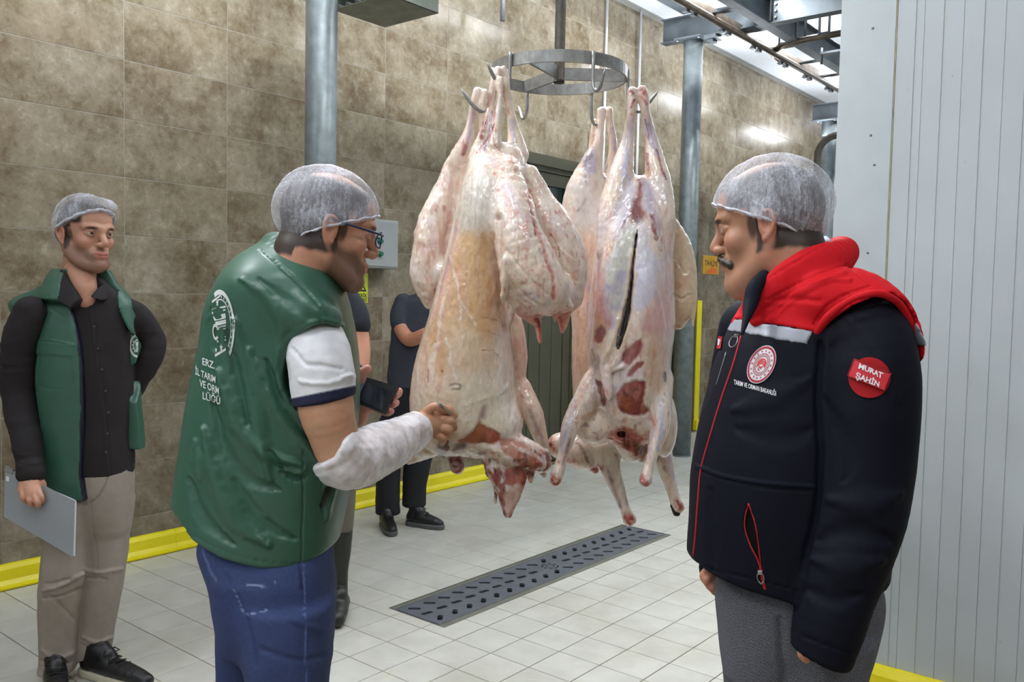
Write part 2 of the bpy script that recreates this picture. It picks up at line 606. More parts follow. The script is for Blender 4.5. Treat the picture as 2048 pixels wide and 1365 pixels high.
class Skin:
    """colours and relief worked onto a mesh"""
    organic = False
    def __init__(s, V, Q, col):
        s.V, s.Q = V.astype(np.float32), Q
        s.N = normals(s.V, Q)
        s.C = np.tile(np.array(col, np.float32), (len(V), 1))
        s.H = np.zeros(len(V), np.float32)
        s.X, s.Y = topx(s.V)
        s.wx = fbm(s.V, 28, 3) + .5 * fbm(s.V, 95, 2, off=9.1); s.wy = fbm(s.V, 28, 3, off=50.3) + .5 * fbm(s.V, 95, 2, off=19.1)
        s.front = s.N[:, 1] < 0.35
        s.br = np.clip(.85 + .9 * fbm(s.V, 70, 3, off=77.1), .35, 1.15).astype(np.float32)

    def _ap(s, m, k, col, h):
        if col is not None:
            s.C[m] = s.C[m] * (1 - k[:, None]) + np.array(col, np.float32) * k[:, None]
        if h: s.H[m] += h * k

    def _xy(s, m, wob): return s.X[m] + s.wx[m] * wob, s.Y[m] + s.wy[m] * wob

    def line(s, pts, w, col=None, h=0.0, soft=0.5, amt=1.0, wob=4, front=True, n=4, cond=None):
        P = cr([(p[0], p[1], p[2] if len(p) > 2 else w) for p in pts], n)
        mw = P[:, 2].max() + 6
        m = (s.X > P[:, 0].min() - mw) & (s.X < P[:, 0].max() + mw) & (s.Y > P[:, 1].min() - mw) & (s.Y < P[:, 1].max() + mw)
        if front: m &= s.front
        if cond is not None: m &= cond
        m = np.nonzero(m)[0]
        if not len(m): return s
        x, y = s._xy(m, wob)
        best = np.full(len(m), 1e9)
        for a, b in zip(P[:-1], P[1:]):
            dx, dy = b[0] - a[0], b[1] - a[1]
            t = np.clip(((x - a[0]) * dx + (y - a[1]) * dy) / (dx * dx + dy * dy + 1e-6), 0, 1)
            r = np.hypot(x - a[0] - t * dx, y - a[1] - t * dy) / np.maximum(a[2] + (b[2] - a[2]) * t, 0.3)
            best = np.minimum(best, r)
        k = np.clip((1 - best) / max(soft, 1e-3), 0, 1); k = k * k * (3 - 2 * k) * amt
        if wob >= 2 and s.organic: k = np.clip(k * s.br[m], 0, 1)
        s._ap(m, k, col, h); return s

    def poly(s, pts, col=None, h=0.0, soft=4, amt=1.0, wob=5, front=True, curve=3, cond=None):
        P = cr(list(pts) + [pts[0]], curve)[:-1] if curve > 1 else np.array(pts, float)
        m = (s.X > P[:, 0].min() - soft - wob) & (s.X < P[:, 0].max() + soft + wob) & (s.Y > P[:, 1].min() - soft - wob) & (s.Y < P[:, 1].max() + soft + wob)
        if front: m &= s.front
        if cond is not None: m &= cond
        m = np.nonzero(m)[0]
        if not len(m): return s
        x, y = s._xy(m, wob)
        ins = np.zeros(len(m), bool); d = np.full(len(m), 1e9)
        for i in range(len(P)):
            a, b = P[i], P[(i + 1) % len(P)]
            dx, dy = b[0] - a[0], b[1] - a[1]
            t = np.clip(((x - a[0]) * dx + (y - a[1]) * dy) / (dx * dx + dy * dy + 1e-6), 0, 1)
            d = np.minimum(d, np.hypot(x - a[0] - t * dx, y - a[1] - t * dy))
            c = (a[1] > y) != (b[1] > y)
            xi = a[0] + (y - a[1]) / (dy if abs(dy) > 1e-9 else 1e-9) * dx
            ins ^= c & (x < xi)
        sd = np.where(ins, -d, d)
        k = np.clip(0.5 - sd / (2 * max(soft, 0.1)), 0, 1) * amt
        s._ap(m, k, col, h); return s

    def tint(s, f, col, amt=1.0):
        """f in 0..1 per vertex"""
        k = (np.clip(f, 0, 1) * amt)[:, None]
        s.C = s.C * (1 - k) + np.array(col, np.float32) * k
        return s

    def done(s, smoothH=0):
        return s.V + s.N * s.H[:, None], s.Q, np.clip(s.C, 0, 1)


def body(vol, name, mat, parent, col, fn=None, smooth=1):
    V, Q = vol.mesh(smooth)
    k = Skin(V, Q, col); k.organic = True
    if fn: fn(k)
    V, Q, C = k.done()
    return mesh_from(V, Q, name, mat, parent, C)
# ---------------------------------------------------------------- the room
WY = 4.45            # tiled wall plane
PANX = 3.25          # cold-room wall plane
CEIL = 4.18


def tile_material(name, kind):
    s = NT(name)
    v = s.coords('World', rnd=False)
    oi = s.new('ShaderNodeObjectInfo')
    if kind == 'wall':
        # travertine look: clouds, veins, pits; every tile has its own shift of the pattern
        mp = s.coords('Object', rnd=True)
        n1 = s.noise(mp, 2.8, 8, 0.62, 0.2)
        c1 = s.ramp(n1, [(0.32, srgb(88, 74, 56)), (0.43, srgb(115, 103, 84)), (0.51, srgb(134, 124, 106)), (0.60, srgb(152, 143, 126)), (0.70, srgb(180, 173, 159))])
        n2 = s.noise(mp, 16.0, 9, 0.75, 0.3)
        c2 = s.ramp(n2, [(0.37, srgb(78, 60, 40)), (0.47, srgb(118, 108, 90)), (0.56, srgb(136, 128, 112)), (0.67, srgb(186, 180, 168))])
        c = s.mix(0.34, c1, c2)
        n3 = s.noise(mp, 48, 6, 0.72, 0.2)
        c = s.mix(0.85, c, s.ramp(n3, [(0.30, (0.48, 0.42, 0.34)), (0.41, (0.94, 0.92, 0.90)), (0.60, (1.0, 1.0, 1.0)), (0.70, (1.18, 1.17, 1.14))]), 'MULTIPLY')
        n5 = s.noise(mp, 2.1, 3, 0.5)
        c = s.mix(s.ramp(n5, [(0.55, (0, 0, 0)), (0.75, (0.35,) * 3)]), c, srgb(142, 120, 102))
        n4 = s.noise(v, 0.9, 3)
        c = s.mix(0.55, c, s.ramp(n4, [(0.35, (0.84, 0.84, 0.78)), (0.65, (1.05, 1.05, 1.05))]), 'MULTIPLY')
        s.set(Base_Color=c, Roughness=s.ramp(n2, [(0.3, (0.15,) * 3), (0.7, (0.21,) * 3)]))
        s.b.inputs['Specular IOR Level'].default_value = 0.08
        s.bump(n3, 0.10, 0.001)
    else:
        mp = s.coords('Object', rnd=True)
        n1 = s.noise(mp, 6.0, 5, 0.6)
        c = s.ramp(n1, [(0.3, srgb(184, 183, 174)), (0.7, srgb(201, 200, 191))])
        n2 = s.noise(v, 1.7, 5, 0.6, 0.4)
        c = s.mix(0.75, c, s.ramp(n2, [(0.30, (0.83, 0.81, 0.74)), (0.5, (0.98, 0.98, 0.97)), (0.7, (1.04, 1.04, 1.04))]), 'MULTIPLY')
        # faint yellow-brown water stains
        n3 = s.noise(v, 4.5, 6, 0.7, 1.2)
        c = s.mix(s.ramp(n3, [(0.66, (0, 0, 0)), (0.80, (0.55,) * 3)]), c, srgb(186, 168, 120))
        n4 = s.noise(v, 60, 2)
        s.set(Base_Color=c, Roughness=s.ramp(n2, [(0.3, (0.42,) * 3), (0.7, (0.30,) * 3)]))
        s.bump(n4, 0.08, 0.001)
    MATS[name] = s.m
    return s.m


M_wall = tile_material('wall_tile_glaze', 'wall')
M_floor = tile_material('floor_tile_glaze', 'floor')
M_grout = plain('floor_grout', srgb(112, 98, 72), 0.9, var=0.25, scale=3)
M_wgrout = plain('wall_grout', srgb(150, 146, 138), 0.8, var=0.1)
M_galv = plain('galvanised_steel', srgb(122, 130, 132), 0.40, 0.5, var=0.22, scale=16, bump=0.15, bscale=90)
M_beam = plain('grey_painted_steel', srgb(82, 89, 94), 0.5, 0.35, var=0.22, scale=6, bump=0.1)
M_rail = plain('rusty_rail_steel', srgb(96, 86, 76), 0.45, 0.6, var=0.35, scale=9, bump=0.2)
M_yellow = plain('yellow_plastic', srgb(228, 212, 8), 0.33, var=0.07, scale=3)
M_white = plain('white_ceiling_paint', srgb(225, 230, 236), 0.7, var=0.03)
M_stain = plain('stainless_steel', srgb(176, 176, 174), 0.30, 0.9, var=0.16, scale=30, bump=0.05)
M_dark = plain('recess_shade', srgb(14, 14, 13), 0.9)  # near-black colour standing in for the shade inside openings

# floor: slab with recessed grout and single tiles
T, TY = 0.2002, 0.1958
FOX, FOY = 2.6137, 2.606
DR = (2.68, 2.535, 4.67, 2.885)         # drain x0,y0,x1,y1
fl = MB().box((-4.2, -3.2, -0.12), (17, DR[1], -0.0028)).box((-4.2, DR[3], -0.12), (17, 4.6, -0.0028)).box((-4.2, DR[1], -0.12), (DR[0], DR[3], -0.0028)).box((DR[2], DR[1], -0.12), (17, DR[3], -0.0028)).box((DR[0], DR[1], -0.12), (DR[2], DR[3], -0.10)).build('floor', M_grout)
tag(fl, kind='structure')


def tile_mesh(name, sx, sy, t, bev, mat, gap):
    m = MB().box((gap / 2, gap / 2, -t), (sx - gap / 2, sy - gap / 2, 0), bev)
    o = m.build(name, mat)
    me = o.data; bpy.data.objects.remove(o)
    return me


ft = tile_mesh('tile', T, TY, 0.008, 0.0012, M_floor, 0.0038)
cells = []
for i in range(-12, 60):
    for j in range(-30, 20):
        x, y = FOX + i * T, FOY + j * TY
        if y + TY > WY - 0.005 or x < 0.3 or y < -3: continue
        c = w2abz((x + T / 2, y + TY / 2, 0))
        if c[1] < 1.0: continue
        q = topx(np.array([c]))
        if not (-90 < q[0][0] < 2140 and q[1][0] < 1470): continue
        if x > PANX + 0.05 and y < 1.05: continue
        ins = x < DR[2] and x + T > DR[0] and y < DR[3] and y + TY > DR[1]
        cells.append((c[1], x, y, ins))
cells.sort()
near = [c for c in cells if not c[3]][:300]
far = [c for c in cells if not c[3]][300:]
for (_, x, y, _i) in near:
    o = bpy.data.objects.new('tile', ft); o.location = (x, y, 0); link(o, fl)
rest = MB()
def cut_tile(mb, x0, y0, x1, y1):
    if x1 - x0 > 0.006 and y1 - y0 > 0.006: mb.box((x0, y0, -0.008), (x1, y1, 0))
# tiles trimmed round the drain
for (_, x, y, i_) in cells:
    if not i_: continue
    g = 0.0019
    x0, y0, x1, y1 = x + g, y + g, x + T - g, y + TY - g
    for (u0, v0, u1, v1) in ((x0, y0, min(x1, DR[0]), y1), (max(x0, DR[2]), y0, x1, y1),
                             (max(x0, DR[0]), y0, min(x1, DR[2]), min(y1, DR[1])), (max(x0, DR[0]), max(y0, DR[3]), min(x1, DR[2]), y1)):
        cut_tile(rest, u0, v0, u1, v1)
rest.build('trimmed_tile', M_floor, fl)['kind'] = 'stuff'
far_v, far_f = [], []
base = MB().box((0.0019, 0.0019, -0.008), (T - 0.0019, TY - 0.0019, 0)).build('t', M_floor)
bv = np.array([v.co[:] for v in base.data.vertices]); bf = np.array([p.vertices[:] for p in base.data.polygons])
bpy.data.objects.remove(base)
for (_, x, y, _i) in far + [(0, FOX + i * T, FOY + j * TY, 0) for i in range(-22, 75) for j in range(-32, 20)
                            if FOY + j * TY + TY <= WY - 0.005 and (FOX + i * T > 11.5 or FOX + i * T < 0.3) and FOX + i * T < 16.6 and not (12.4 > FOX + i * T > PANX + 0.05 and FOY + j * TY < 1.05)]:
    far_f.append(bf + 8 * len(far_v)); far_v.append(bv + np.array([x, y, 0]))
me = bpy.data.meshes.new('far_tiles'); me.from_pydata(np.vstack(far_v).tolist(), [], np.vstack(far_f).tolist()); me.materials.append(M_floor)
o = link(bpy.data.objects.new('far_tiles', me), fl); o['kind'] = 'stuff'

# tiled wall, 60 x 30 tiles laid in a stack
OX0, OX1, OZ = 7.55, 8.60, 1.90            # open doorway
D0, D1, DZ = 5.18, 6.33, 2.585             # closed door
wl = empty('wall_left', (0, WY, 0)); tag(wl, kind='structure')
wb = MB()
def wseg(x0, x1, z0, z1): wb.box((x0, -0.0024, z0), (x1, 0.24, z1))
wseg(-4.2, D0, 0, CEIL); wseg(D0, D1, DZ, CEIL); wseg(D1, OX0, 0, CEIL); wseg(OX0, OX1, OZ, CEIL); wseg(OX1, 17, 0, CEIL)
wb.build('backing', M_wgrout, wl)
WT = {}
def wall_tile(x0, z0, x1, z1):
    k = (round(x1 - x0, 3), round(z1 - z0, 3))
    if k not in WT:
        mo = MB().box((0.0014, -0.0002, 0.0014), (k[0] - 0.0014, 0.008, k[1] - 0.0014), 0.0012).build('tile', M_wall)
        WT[k] = mo.data; bpy.data.objects.remove(mo)
    o = bpy.data.objects.new('tile', WT[k]); o.location = (x0, -0.0035, z0); link(o, wl)
TX, TZ = 2.240, 2.609
cnt = 0
def tile_range(vis):
    global cnt
    xs = [TX + 0.6 * i for i in range(-10, 25)]
    zs = [TZ + 0.3 * j for j in range(-9, 7)]
    for x in xs:
        for z in zs:
            x0, x1, z0, z1 = x, x + 0.6, max(z, 0.0), min(z + 0.3, CEIL)
            if x1 < -4 or x0 > 16.5 or z1 - z0 < 0.02: continue
            pieces = [(x0, z0, x1, z1)]
            for (a, b, c) in ((D0, D1, DZ), (OX0, OX1, OZ)):
                nw = []
                for (p0, q0, p1, q1) in pieces:
                    if p1 <= a or p0 >= b or q0 >= c: nw.append((p0, q0, p1, q1)); continue
                    if p0 < a: nw.append((p0, q0, a, q1))
                    if p1 > b: nw.append((b, q0, p1, q1))
                    if q1 > c: nw.append((max(p0, a), c, min(p1, b), q1))
                pieces = nw
            for (p0, q0, p1, q1) in pieces:
                if p1 - p0 < 0.01 or q1 - q0 < 0.01: continue
                cc = w2abz(((p0 + p1) / 2, WY, (q0 + q1) / 2))
                ok = cc[1] > 0.8
                if ok:
                    qx, qy = topx(np.array([cc])); ok = -160 < qx[0] < 1760 and -120 < qy[0] < 1365
                if ok == vis:
                    if vis: wall_tile(p0, q0, p1, q1); cnt += 1
                    else: yield (p0, q0, p1, q1)
list(tile_range(True))
mb = MB()
rest_t = list(tile_range(False))
vv, ff = [], []
for (p0, q0, p1, q1) in rest_t:
    b = np.array([(x, y, z) for x in (p0 + .0014, p1 - .0014) for y in (-.0035, .004) for z in (q0 + .0014, q1 - .0014)])
    n = len(vv) * 8
    ff += [[n + i for i in f] for f in ((0, 4, 5, 1), (0, 2, 6, 4), (1, 5, 7, 3), (0, 1, 3, 2), (4, 6, 7, 5), (2, 3, 7, 6))]
    vv.append(b)
me = bpy.data.meshes.new('outer_tiles'); me.from_pydata(np.vstack(vv).tolist(), [], ff); me.materials.append(M_wall)
o = link(bpy.data.objects.new('outer_tiles', me), wl); o['kind'] = 'stuff'

# ceiling, end wall, walls behind the camera
tag(MB().box((-4.2, -3.4, CEIL), (17, 4.7, CEIL + 0.15)).build('ceiling', M_white), kind='structure')
tag(MB().box((16.6, -3.2, 0), (16.9, 4.45, CEIL)).build('wall_far', M_white), kind='structure')
tag(MB().box((-4.3, -3.2, 0), (-4.1, 4.45, CEIL)).build('wall_back', M_white), kind='structure')
tag(MB().box((-4.2, -3.4, 0), (17, -3.2, CEIL)).build('wall_front', plain('far_tile_paint', srgb(120, 112, 88), 0.5, var=0.15, scale=1)), kind='structure')
M_trim = plain('grey_trim', srgb(140, 140, 134), 0.6)
tag(MB().box((-4.1, WY - 0.025, CEIL - 0.035), (16.6, WY - 0.004, CEIL)).box((-4.1, WY - 0.05, CEIL - 0.012), (16.6, WY - 0.004, CEIL), 0.0).build('trim_1', M_trim), kind='structure')

# yellow coved skirting
def skirt(name, x0, x1):
    prof = [(WY - 0.004, 0.0), (WY - 0.075, 0.0), (WY - 0.075, 0.008), (WY - 0.05, 0.016), (WY - 0.034, 0.035), (WY - 0.028, 0.085), (WY - 0.016, 0.104), (WY - 0.004, 0.108)]
    return prof
bs = empty('baseboard_left', (0, 0, 0)); tag(bs, kind='structure')
k = 0
for (x0, x1) in ((-4.1, D0 - 0.07), (D1 + 0.07, OX0 - 0.02), (OX1 + 0.10, 16.5)):
    x = x0
    while x < x1 - 0.01:
        e = min(x1, TX + 0.27 + 2.0 * math.floor((x - TX - 0.27) / 2.0 + 1.001))
        MB().prism(skirt('', 0, 0), x + 0.0006, e - 0.0006, ax=0).build('skirting_length', M_yellow, bs)
        x = e

# closed door with glass light
M_door = plain('olive_door_paint', srgb(72, 70, 52), 0.42, var=0.14, scale=4)
M_dglass = plain('dark_green_glass', srgb(24, 36, 32), 0.08, var=0.1)
dr = empty('door_1', (0, WY, 0)); tag(dr, kind='structure')
f = MB()
for (a, b, c, d) in ((D0 - 0.06, D0 + 0.04, 0, DZ + 0.02), (D1 - 0.04, D1 + 0.06, 0, DZ + 0.02), (D0 - 0.06, D1 + 0.06, DZ - 0.07, DZ + 0.02)):
    f.box((a, -0.03 - 0.002 * (b - a > 0.5), c), (b, 0.06, d), 0.0)
for (a, b, c, d) in ((D0 + 0.04, D0 + 0.07, 0, DZ - 0.07), (D1 - 0.07, D1 - 0.04, 0, DZ - 0.07), (D0 + 0.04, D1 - 0.04, DZ - 0.11, DZ - 0.07)):
    f.box((a, -0.005 - 0.002 * (b - a > 0.5), c), (b, 0.05, d), 0.0)
f.build('frame', M_door, dr)
lf = MB()
a, b = D0 + 0.075, D1 - 0.075
lf.box((a, 0.02, 0.01), (b, 0.06, 1.42), 0.003)
for (p, q, r, s_) in ((a, a + 0.10, 0.01, DZ - 0.115), (b - 0.10, b, 0.01, DZ - 0.115), (a, b, DZ - 0.22, DZ - 0.115), (a, b, 1.30, 1.42), (a, b, 0.01, 0.14)):
    lf.box((p, 0.005 + 0.002 * (q - p > 0.5), r), (q, 0.055, s_), 0.0)
lf.build('leaf', M_door, dr)
MB().box((a + 0.10, 0.03, 1.42), (b - 0.10, 0.04, DZ - 0.22)).build('pane', M_dglass, dr)
for i in range(5):
    w_ = (b - a - 0.2) / 5
    MB().box((a + 0.1 + i * w_ + 0.004, 0.012, 0.16), (a + 0.1 + (i + 1) * w_ - 0.004, 0.03, 1.28), 0.003).build('plank', M_door, dr)
MB().box((a + 0.03, -0.004, 0.98), (a + 0.07, 0.006, 1.2), 0.002).tube([(a + 0.05, 0, 1.08), (a + 0.05, -0.045, 1.08), (a + 0.16, -0.045, 1.08)], 0.009).build('handle', M_stain, dr)
# yellow corner guards of the two doorways and the dark passage
tag(MB().box((D1 + 0.062, WY - 0.028, 0.0), (D1 + 0.10, WY - 0.004, 1.30), 0.003).build('trim_2', M_yellow), kind='structure')
tag(MB().box((OX1 - 0.012, WY - 0.03, 0.11), (OX1 + 0.085, WY - 0.004, 1.42), 0.003).box((OX1 - 0.02, WY - 0.06, 0.0), (OX1 + 0.12, WY - 0.004, 0.11), 0.004).build('trim_3', M_yellow), kind='structure')
d2 = empty('door_2', (0, WY, 0)); tag(d2, kind='structure')
MB().box((OX0, 0.245, 0), (OX1, 0.26, OZ)).build('passage_shade', M_dark, d2)  # near-black sheet painted as the shade of the open passage
MB().box((OX1 - 0.045, -0.018, 0), (OX1 - 0.012, 0.24, OZ)).box((OX0, -0.018, 0), (OX0 + 0.05, 0.24, OZ)).box((OX0, -0.018, OZ), (OX1, 0.2, OZ + 0.05)).build('door_frame', plain('brown_frame', srgb(84, 76, 52), 0.5), d2)

# cold-room wall of ribbed sandwich panels
M_panel = NT('ribbed_panel_paint')
v = M_panel.coords('World')
n = M_panel.noise(v, 1.3, 4)
c = M_panel.ramp(n, [(0.3, srgb(176, 184, 188)), (0.7, srgb(188, 196, 201))])
n2 = M_panel.noise(M_panel.coords('World', (1, 6, 0.6)), 2.0, 5, 0.7)
c = M_panel.mix(M_panel.ramp(n2, [(0.60, (0, 0, 0)), (0.78, (0.5,) * 3)]), c, srgb(184, 182, 160))
n3 = M_panel.noise(v, 34, 2, 0.5)
c = M_panel.mix(M_panel.ramp(n3, [(0.765, (0, 0, 0)), (0.79, (0.6,) * 3)]), c, srgb(120, 112, 92))
M_panel.set(Base_Color=c, Roughness=0.38)
M_panel = M_panel.m
E_y = on_x(1666, 470, PANX)[1]            # outer corner of the box
wr = empty('wall_right', (PANX, E_y, 0)); tag(wr, kind='structure')
def ribbed(y_top, y_bot, name):
    """a panel from y_top down to y_bot (towards the camera's right) with shallow stepped ribs"""
    pts = []; y = y_top; k = 0
    while y > y_bot + 0.001:
        n_ = max(y - 0.0595, y_bot)
        d = 0.0 if k % 2 == 0 else 0.0016
        pts += [(d, y - E_y), (d, n_ - E_y)]
        pts += [(d + 0.0022, n_ - E_y - 0.0006), (d + 0.0022, n_ - E_y - 0.0026)]
        y = n_ - 0.003; k += 1
    pts = [(p[0], p[1]) for p in pts if p[1] >= y_bot - E_y - 0.004]
    pts += [(0.08, pts[-1][1]), (0.08, y_top - E_y)]
    MB().prism(pts, 0.0, CEIL - 0.02, ax=2).build(name, M_panel, wr)
ribbed(E_y - 0.197, E_y - 0.284, 'panel')
y = E_y - 0.2865
while y > -3.1:
    ribbed(y, y - 0.997, 'panel'); y -= 1.0
MB().box((-0.0035, -0.192, 0), (0.08, 0, CEIL - 0.02), 0.0012).box((0.0, -0.02, 0), (9.0, 0.0, CEIL - 0.02)).build('corner_flashing', plain('flashing_paint', srgb(181, 190, 194), 0.36, var=0.04), wr)
MB().box((-0.0005, -0.1955, 0), (0.01, -0.1915, CEIL - 0.02)).build('sealant_bead', plain('yellowed_sealant', srgb(190, 182, 140), 0.6, var=0.3, scale=14), wr)
for (px, py) in ((1746, 57), (1742, 271), (1736, 506), (1749, 330), (1728, 740)):
    p = on_x(px, py, PANX)
    MB().lathe([(0.0045, 0), (0.0045, 0.001), (0.002, 0.003)], (0, 0, 0), 10).build('rivet', plain('rivet_grey', srgb(128, 132, 132), 0.4, 0.5), wr)
    o = bpy.data.objects[-1] if False else COL.objects[-1]
    o.rotation_euler = (0, -math.pi / 2, 0); o.location = (p[0] - PANX - 0.0035, p[1] - E_y, p[2])
br = empty('baseboard_right', (PANX, E_y, 0)); tag(br, kind='structure')
prof = [(0, 0.0), (-0.085, 0.0), (-0.085, 0.01), (-0.055, 0.02), (-0.04, 0.04), (-0.034, 0.10), (-0.016, 0.128), (0, 0.13)]
for i in range(3):
    y1 = 0.02 - i * 2.0
    MB().prism([(p[0], p[1]) for p in prof], y1 - 1.999, y1, ax=1).build('skirting_length', M_yellow, br)

# floor drain
M_drain = plain('drain_grate_steel', srgb(104, 107, 116), 0.45, 0.35, var=0.14, scale=12, bump=0.1)
dn = empty('floor_drain', (DR[0], DR[1], 0)); tag(dn, 'long steel drain grate with rows of slots set into the tiled floor', 'drain')
LX, LY = DR[2] - DR[0], DR[3] - DR[1]
MB().box((0, 0, -0.012), (LX, 0.004, 0.002)).box((0, LY - 0.004, -0.012), (LX, LY, 0.002)).box((0, 0.004, -0.012), (0.004, LY - 0.004, 0.002)).box((LX - 0.004, 0.004, -0.012), (LX, LY - 0.004, 0.002)) \
    .box((0.004, 0.004, -0.012), (LX - 0.004, 0.05, -0.0015)).box((0.004, LY - 0.05, -0.012), (LX - 0.004, LY - 0.004, -0.0015)).build('frame', plain('drain_frame_steel', srgb(128, 128, 118), 0.45, 0.5, var=0.1), dn)
MB().box((0.004, 0.004, -0.060), (LX - 0.004, LY - 0.004, -0.052)).build('channel', M_dark, dn)
gr = bmesh.new()
gx0, gx1, gy0, gy1 = 0.012, LX - 0.012, 0.040, LY - 0.040
bmesh.ops.create_cube(gr, size=1)
for vt in gr.verts:
    vt.co = Vector((gx0 if vt.co.x < 0 else gx1, gy0 if vt.co.y < 0 else gy1, -0.010 if vt.co.z < 0 else 0.0015))
me = bpy.data.meshes.new('grate'); gr.to_mesh(me); gr.free(); me.materials.append(M_drain)
grate = link(bpy.data.objects.new('grate', me), dn)
cut = MB()
NS = 20
for i in range(NS):
    cx = gx0 + (gx1 - gx0) * (i + 0.62) / (NS + 0.2)
    first = i < NS / 2 - 0.5
    for j in range(3):
        cy = gy0 + (gy1 - gy0) * (0.2 + 0.3 * j)
        ang = {0: 40, 1: -8, 2: -50}[j] if first else {0: -50, 1: -8, 2: 40}[j]
        if abs(i + 0.5 - NS / 2) < 1.0 and j == 1: continue
        a = math.radians(ang)
        L, R_ = (0.0175, 0.0130)
        pts = []
        for t in range(14):
            th = t * 2 * math.pi / 14
            u = math.cos(th) * R_ + (L if math.cos(th) > 0 else -L); w_ = math.sin(th) * R_
            pts.append((cx + u * math.cos(a) - w_ * math.sin(a), cy + u * math.sin(a) + w_ * math.cos(a)))
        cut.prism(pts, -0.03, 0.03, ax=2)
cx = gx0 + (gx1 - gx0) * 0.5 + 0.0; cy = (gy0 + gy1) / 2
for k_ in range(8):
    th = k_ * math.pi / 4
    for (rr, hw) in ((0.042, 0.0062), (0.022, 0.0042)):
        px_, py_ = cx + rr * math.cos(th), cy + rr * math.sin(th)
        pts = [(px_ + 2.0 * hw * math.cos(q) * -math.sin(th) - hw * math.sin(q) * math.cos(th), py_ + 2.0 * hw * math.cos(q) * math.cos(th) - hw * math.sin(q) * math.sin(th)) for q in [i * math.pi / 4 for i in range(8)]]
        cut.prism(pts, -0.03, 0.03, ax=2)
cutter = cut.build('cutter', M_dark, dn)
md = grate.modifiers.new('b', 'BOOLEAN'); md.operation = 'DIFFERENCE'; md.object = cutter; md.solver = 'EXACT'
dg = bpy.context.evaluated_depsgraph_get()
nm = bpy.data.meshes.new_from_object(grate.evaluated_get(dg))
grate.modifiers.clear(); grate.data = nm; nm.materials.clear(); nm.materials.append(M_drain)
bpy.data.objects.remove(cutter)
MB().box((0.01, gy0 - 0.004, -0.003), (LX - 0.01, gy0, 0.0025)).box((0.01, gy1, -0.003), (LX - 0.01, gy1 + 0.004, 0.0025)).build('edge_strip', M_stain, dn)
# ---------------------------------------------------------------- posts and overhead steel
def post(x, y, r, ztop, label):
    e = empty('steel_post', (x, y, 0)); tag(e, label, 'post')
    MB().lathe([(r, 0.0), (r, ztop)], n=32).build('tube', M_galv, e)
    MB().lathe([(r + 0.004, 0.0), (r + 0.004, 0.012)], n=32).build('foot_ring', M_galv, e)
    MB().box((-0.13, -0.13, ztop), (0.13, 0.13, ztop + 0.014), 0.002).build('head_plate', M_beam, e)
    for a in (-1, 1):
        for b in (-1, 1):
            MB().lathe([(0.014, ztop - 0.014), (0.014, ztop)], (a * 0.105, b * 0.105, 0), 6).build('bolt', M_galv, e)
    return e


p1 = on_y(642, 200, 3.79); post(p1[0], 3.79, 0.084, 3.74, 'galvanised round steel post rising behind the man in spectacles')
COL.objects  # keeps order
p2 = on_z(1353, 910); post(7.12, 3.79, 0.086, 3.74, 'galvanised round steel post beside the dark doorway, behind the hanging carcasses')
p3 = on_y(1655, 350, 3.79); post(p3[0], 3.79, 0.086, 3.60, 'galvanised round steel post partly hidden by the cold-room corner')


def ibeam(name, p, q, h, w, mat, label=None, cat=None, parent=None, t=0.010):
    """I section from p to q (bottom centre line), parallel to x or y"""
    ax = 0 if abs(q[0] - p[0]) > abs(q[1] - p[1]) else 1
    m = MB()
    lo, hi = min(p[ax], q[ax]), max(p[ax], q[ax]); c = p[1 - ax]; z = p[2]
    def bx(c0, c1, z0, z1):
        a = [0, 0, z0]; b = [0, 0, z1]
        a[ax], b[ax] = lo, hi; a[1 - ax], b[1 - ax] = c0, c1
        m.box(a, b, 0.0015)
    bx(c - w / 2, c + w / 2, z, z + t); bx(c - w / 2, c + w / 2, z + h - t, z + h); bx(c - t / 2, c + t / 2, z + t * 0.98, z + h - t * 0.98)
    o = m.build(name, mat, parent)
    if label: tag(o, label, cat)
    return o


g = empty('overhead_steelwork', (7.12, 3.79, 3.754)); tag(g, 'grey bolted steel beams with hanging meat rails above the far right corner', 'steelwork')
off = (7.12, 3.79, 3.754)
def part(o):
    o.location = (-off[0], -off[1], -off[2]); o.parent = g; return o
BZ = 3.754
part(ibeam('cross_beam', (7.12, 4.10, BZ), (7.12, 3.16, BZ), 0.215, 0.10, M_beam))
part(ibeam('cross_beam', (7.12, 3.06, BZ), (7.12, 2.36, BZ), 0.215, 0.10, M_beam))
part(ibeam('cross_beam', (7.12, 2.26, BZ), (7.12, 1.30, BZ), 0.215, 0.10, M_beam))
part(ibeam('long_beam', (-3.2, 3.11, BZ), (14.5, 3.11, BZ), 0.215, 0.10, M_beam))  # unseen left stretch added to keep lamp light off the lower wall
part(ibeam('long_beam', (3.2, 2.31, BZ), (12.5, 2.31, BZ), 0.215, 0.10, M_beam))
part(ibeam('long_beam', (5.2, 3.79, 3.97), (7.06, 3.79, 3.97), 0.20, 0.16, M_beam))
p = on_y(1668, 240, 3.79)
part(ibeam('cross_beam', (p3[0], 4.0, 3.62), (p3[0], 2.0, 3.62), 0.20, 0.10, M_beam))
for (yy) in (3.16, 3.06, 2.36, 2.26):
    part(MB().box((7.07, yy - 0.006, BZ + 0.02), (7.17, yy + 0.006, BZ + 0.20)).build('end_plate', M_beam))
for yy in (3.03, 2.23):
    for zz in (0.055, 0.11, 0.165):
        part(MB().tube([(7.098, yy, BZ + zz), (7.114, yy, BZ + zz)], 0.012, 6).build('bolt', M_galv))
# clamps below the cross beam beside the post
part(MB().box((7.05, 3.55, BZ - 0.035), (7.19, 3.66, BZ), 0.003).box((7.07, 3.58, BZ - 0.06), (7.16, 3.63, BZ - 0.03), 0.003).build('clamp', M_beam))
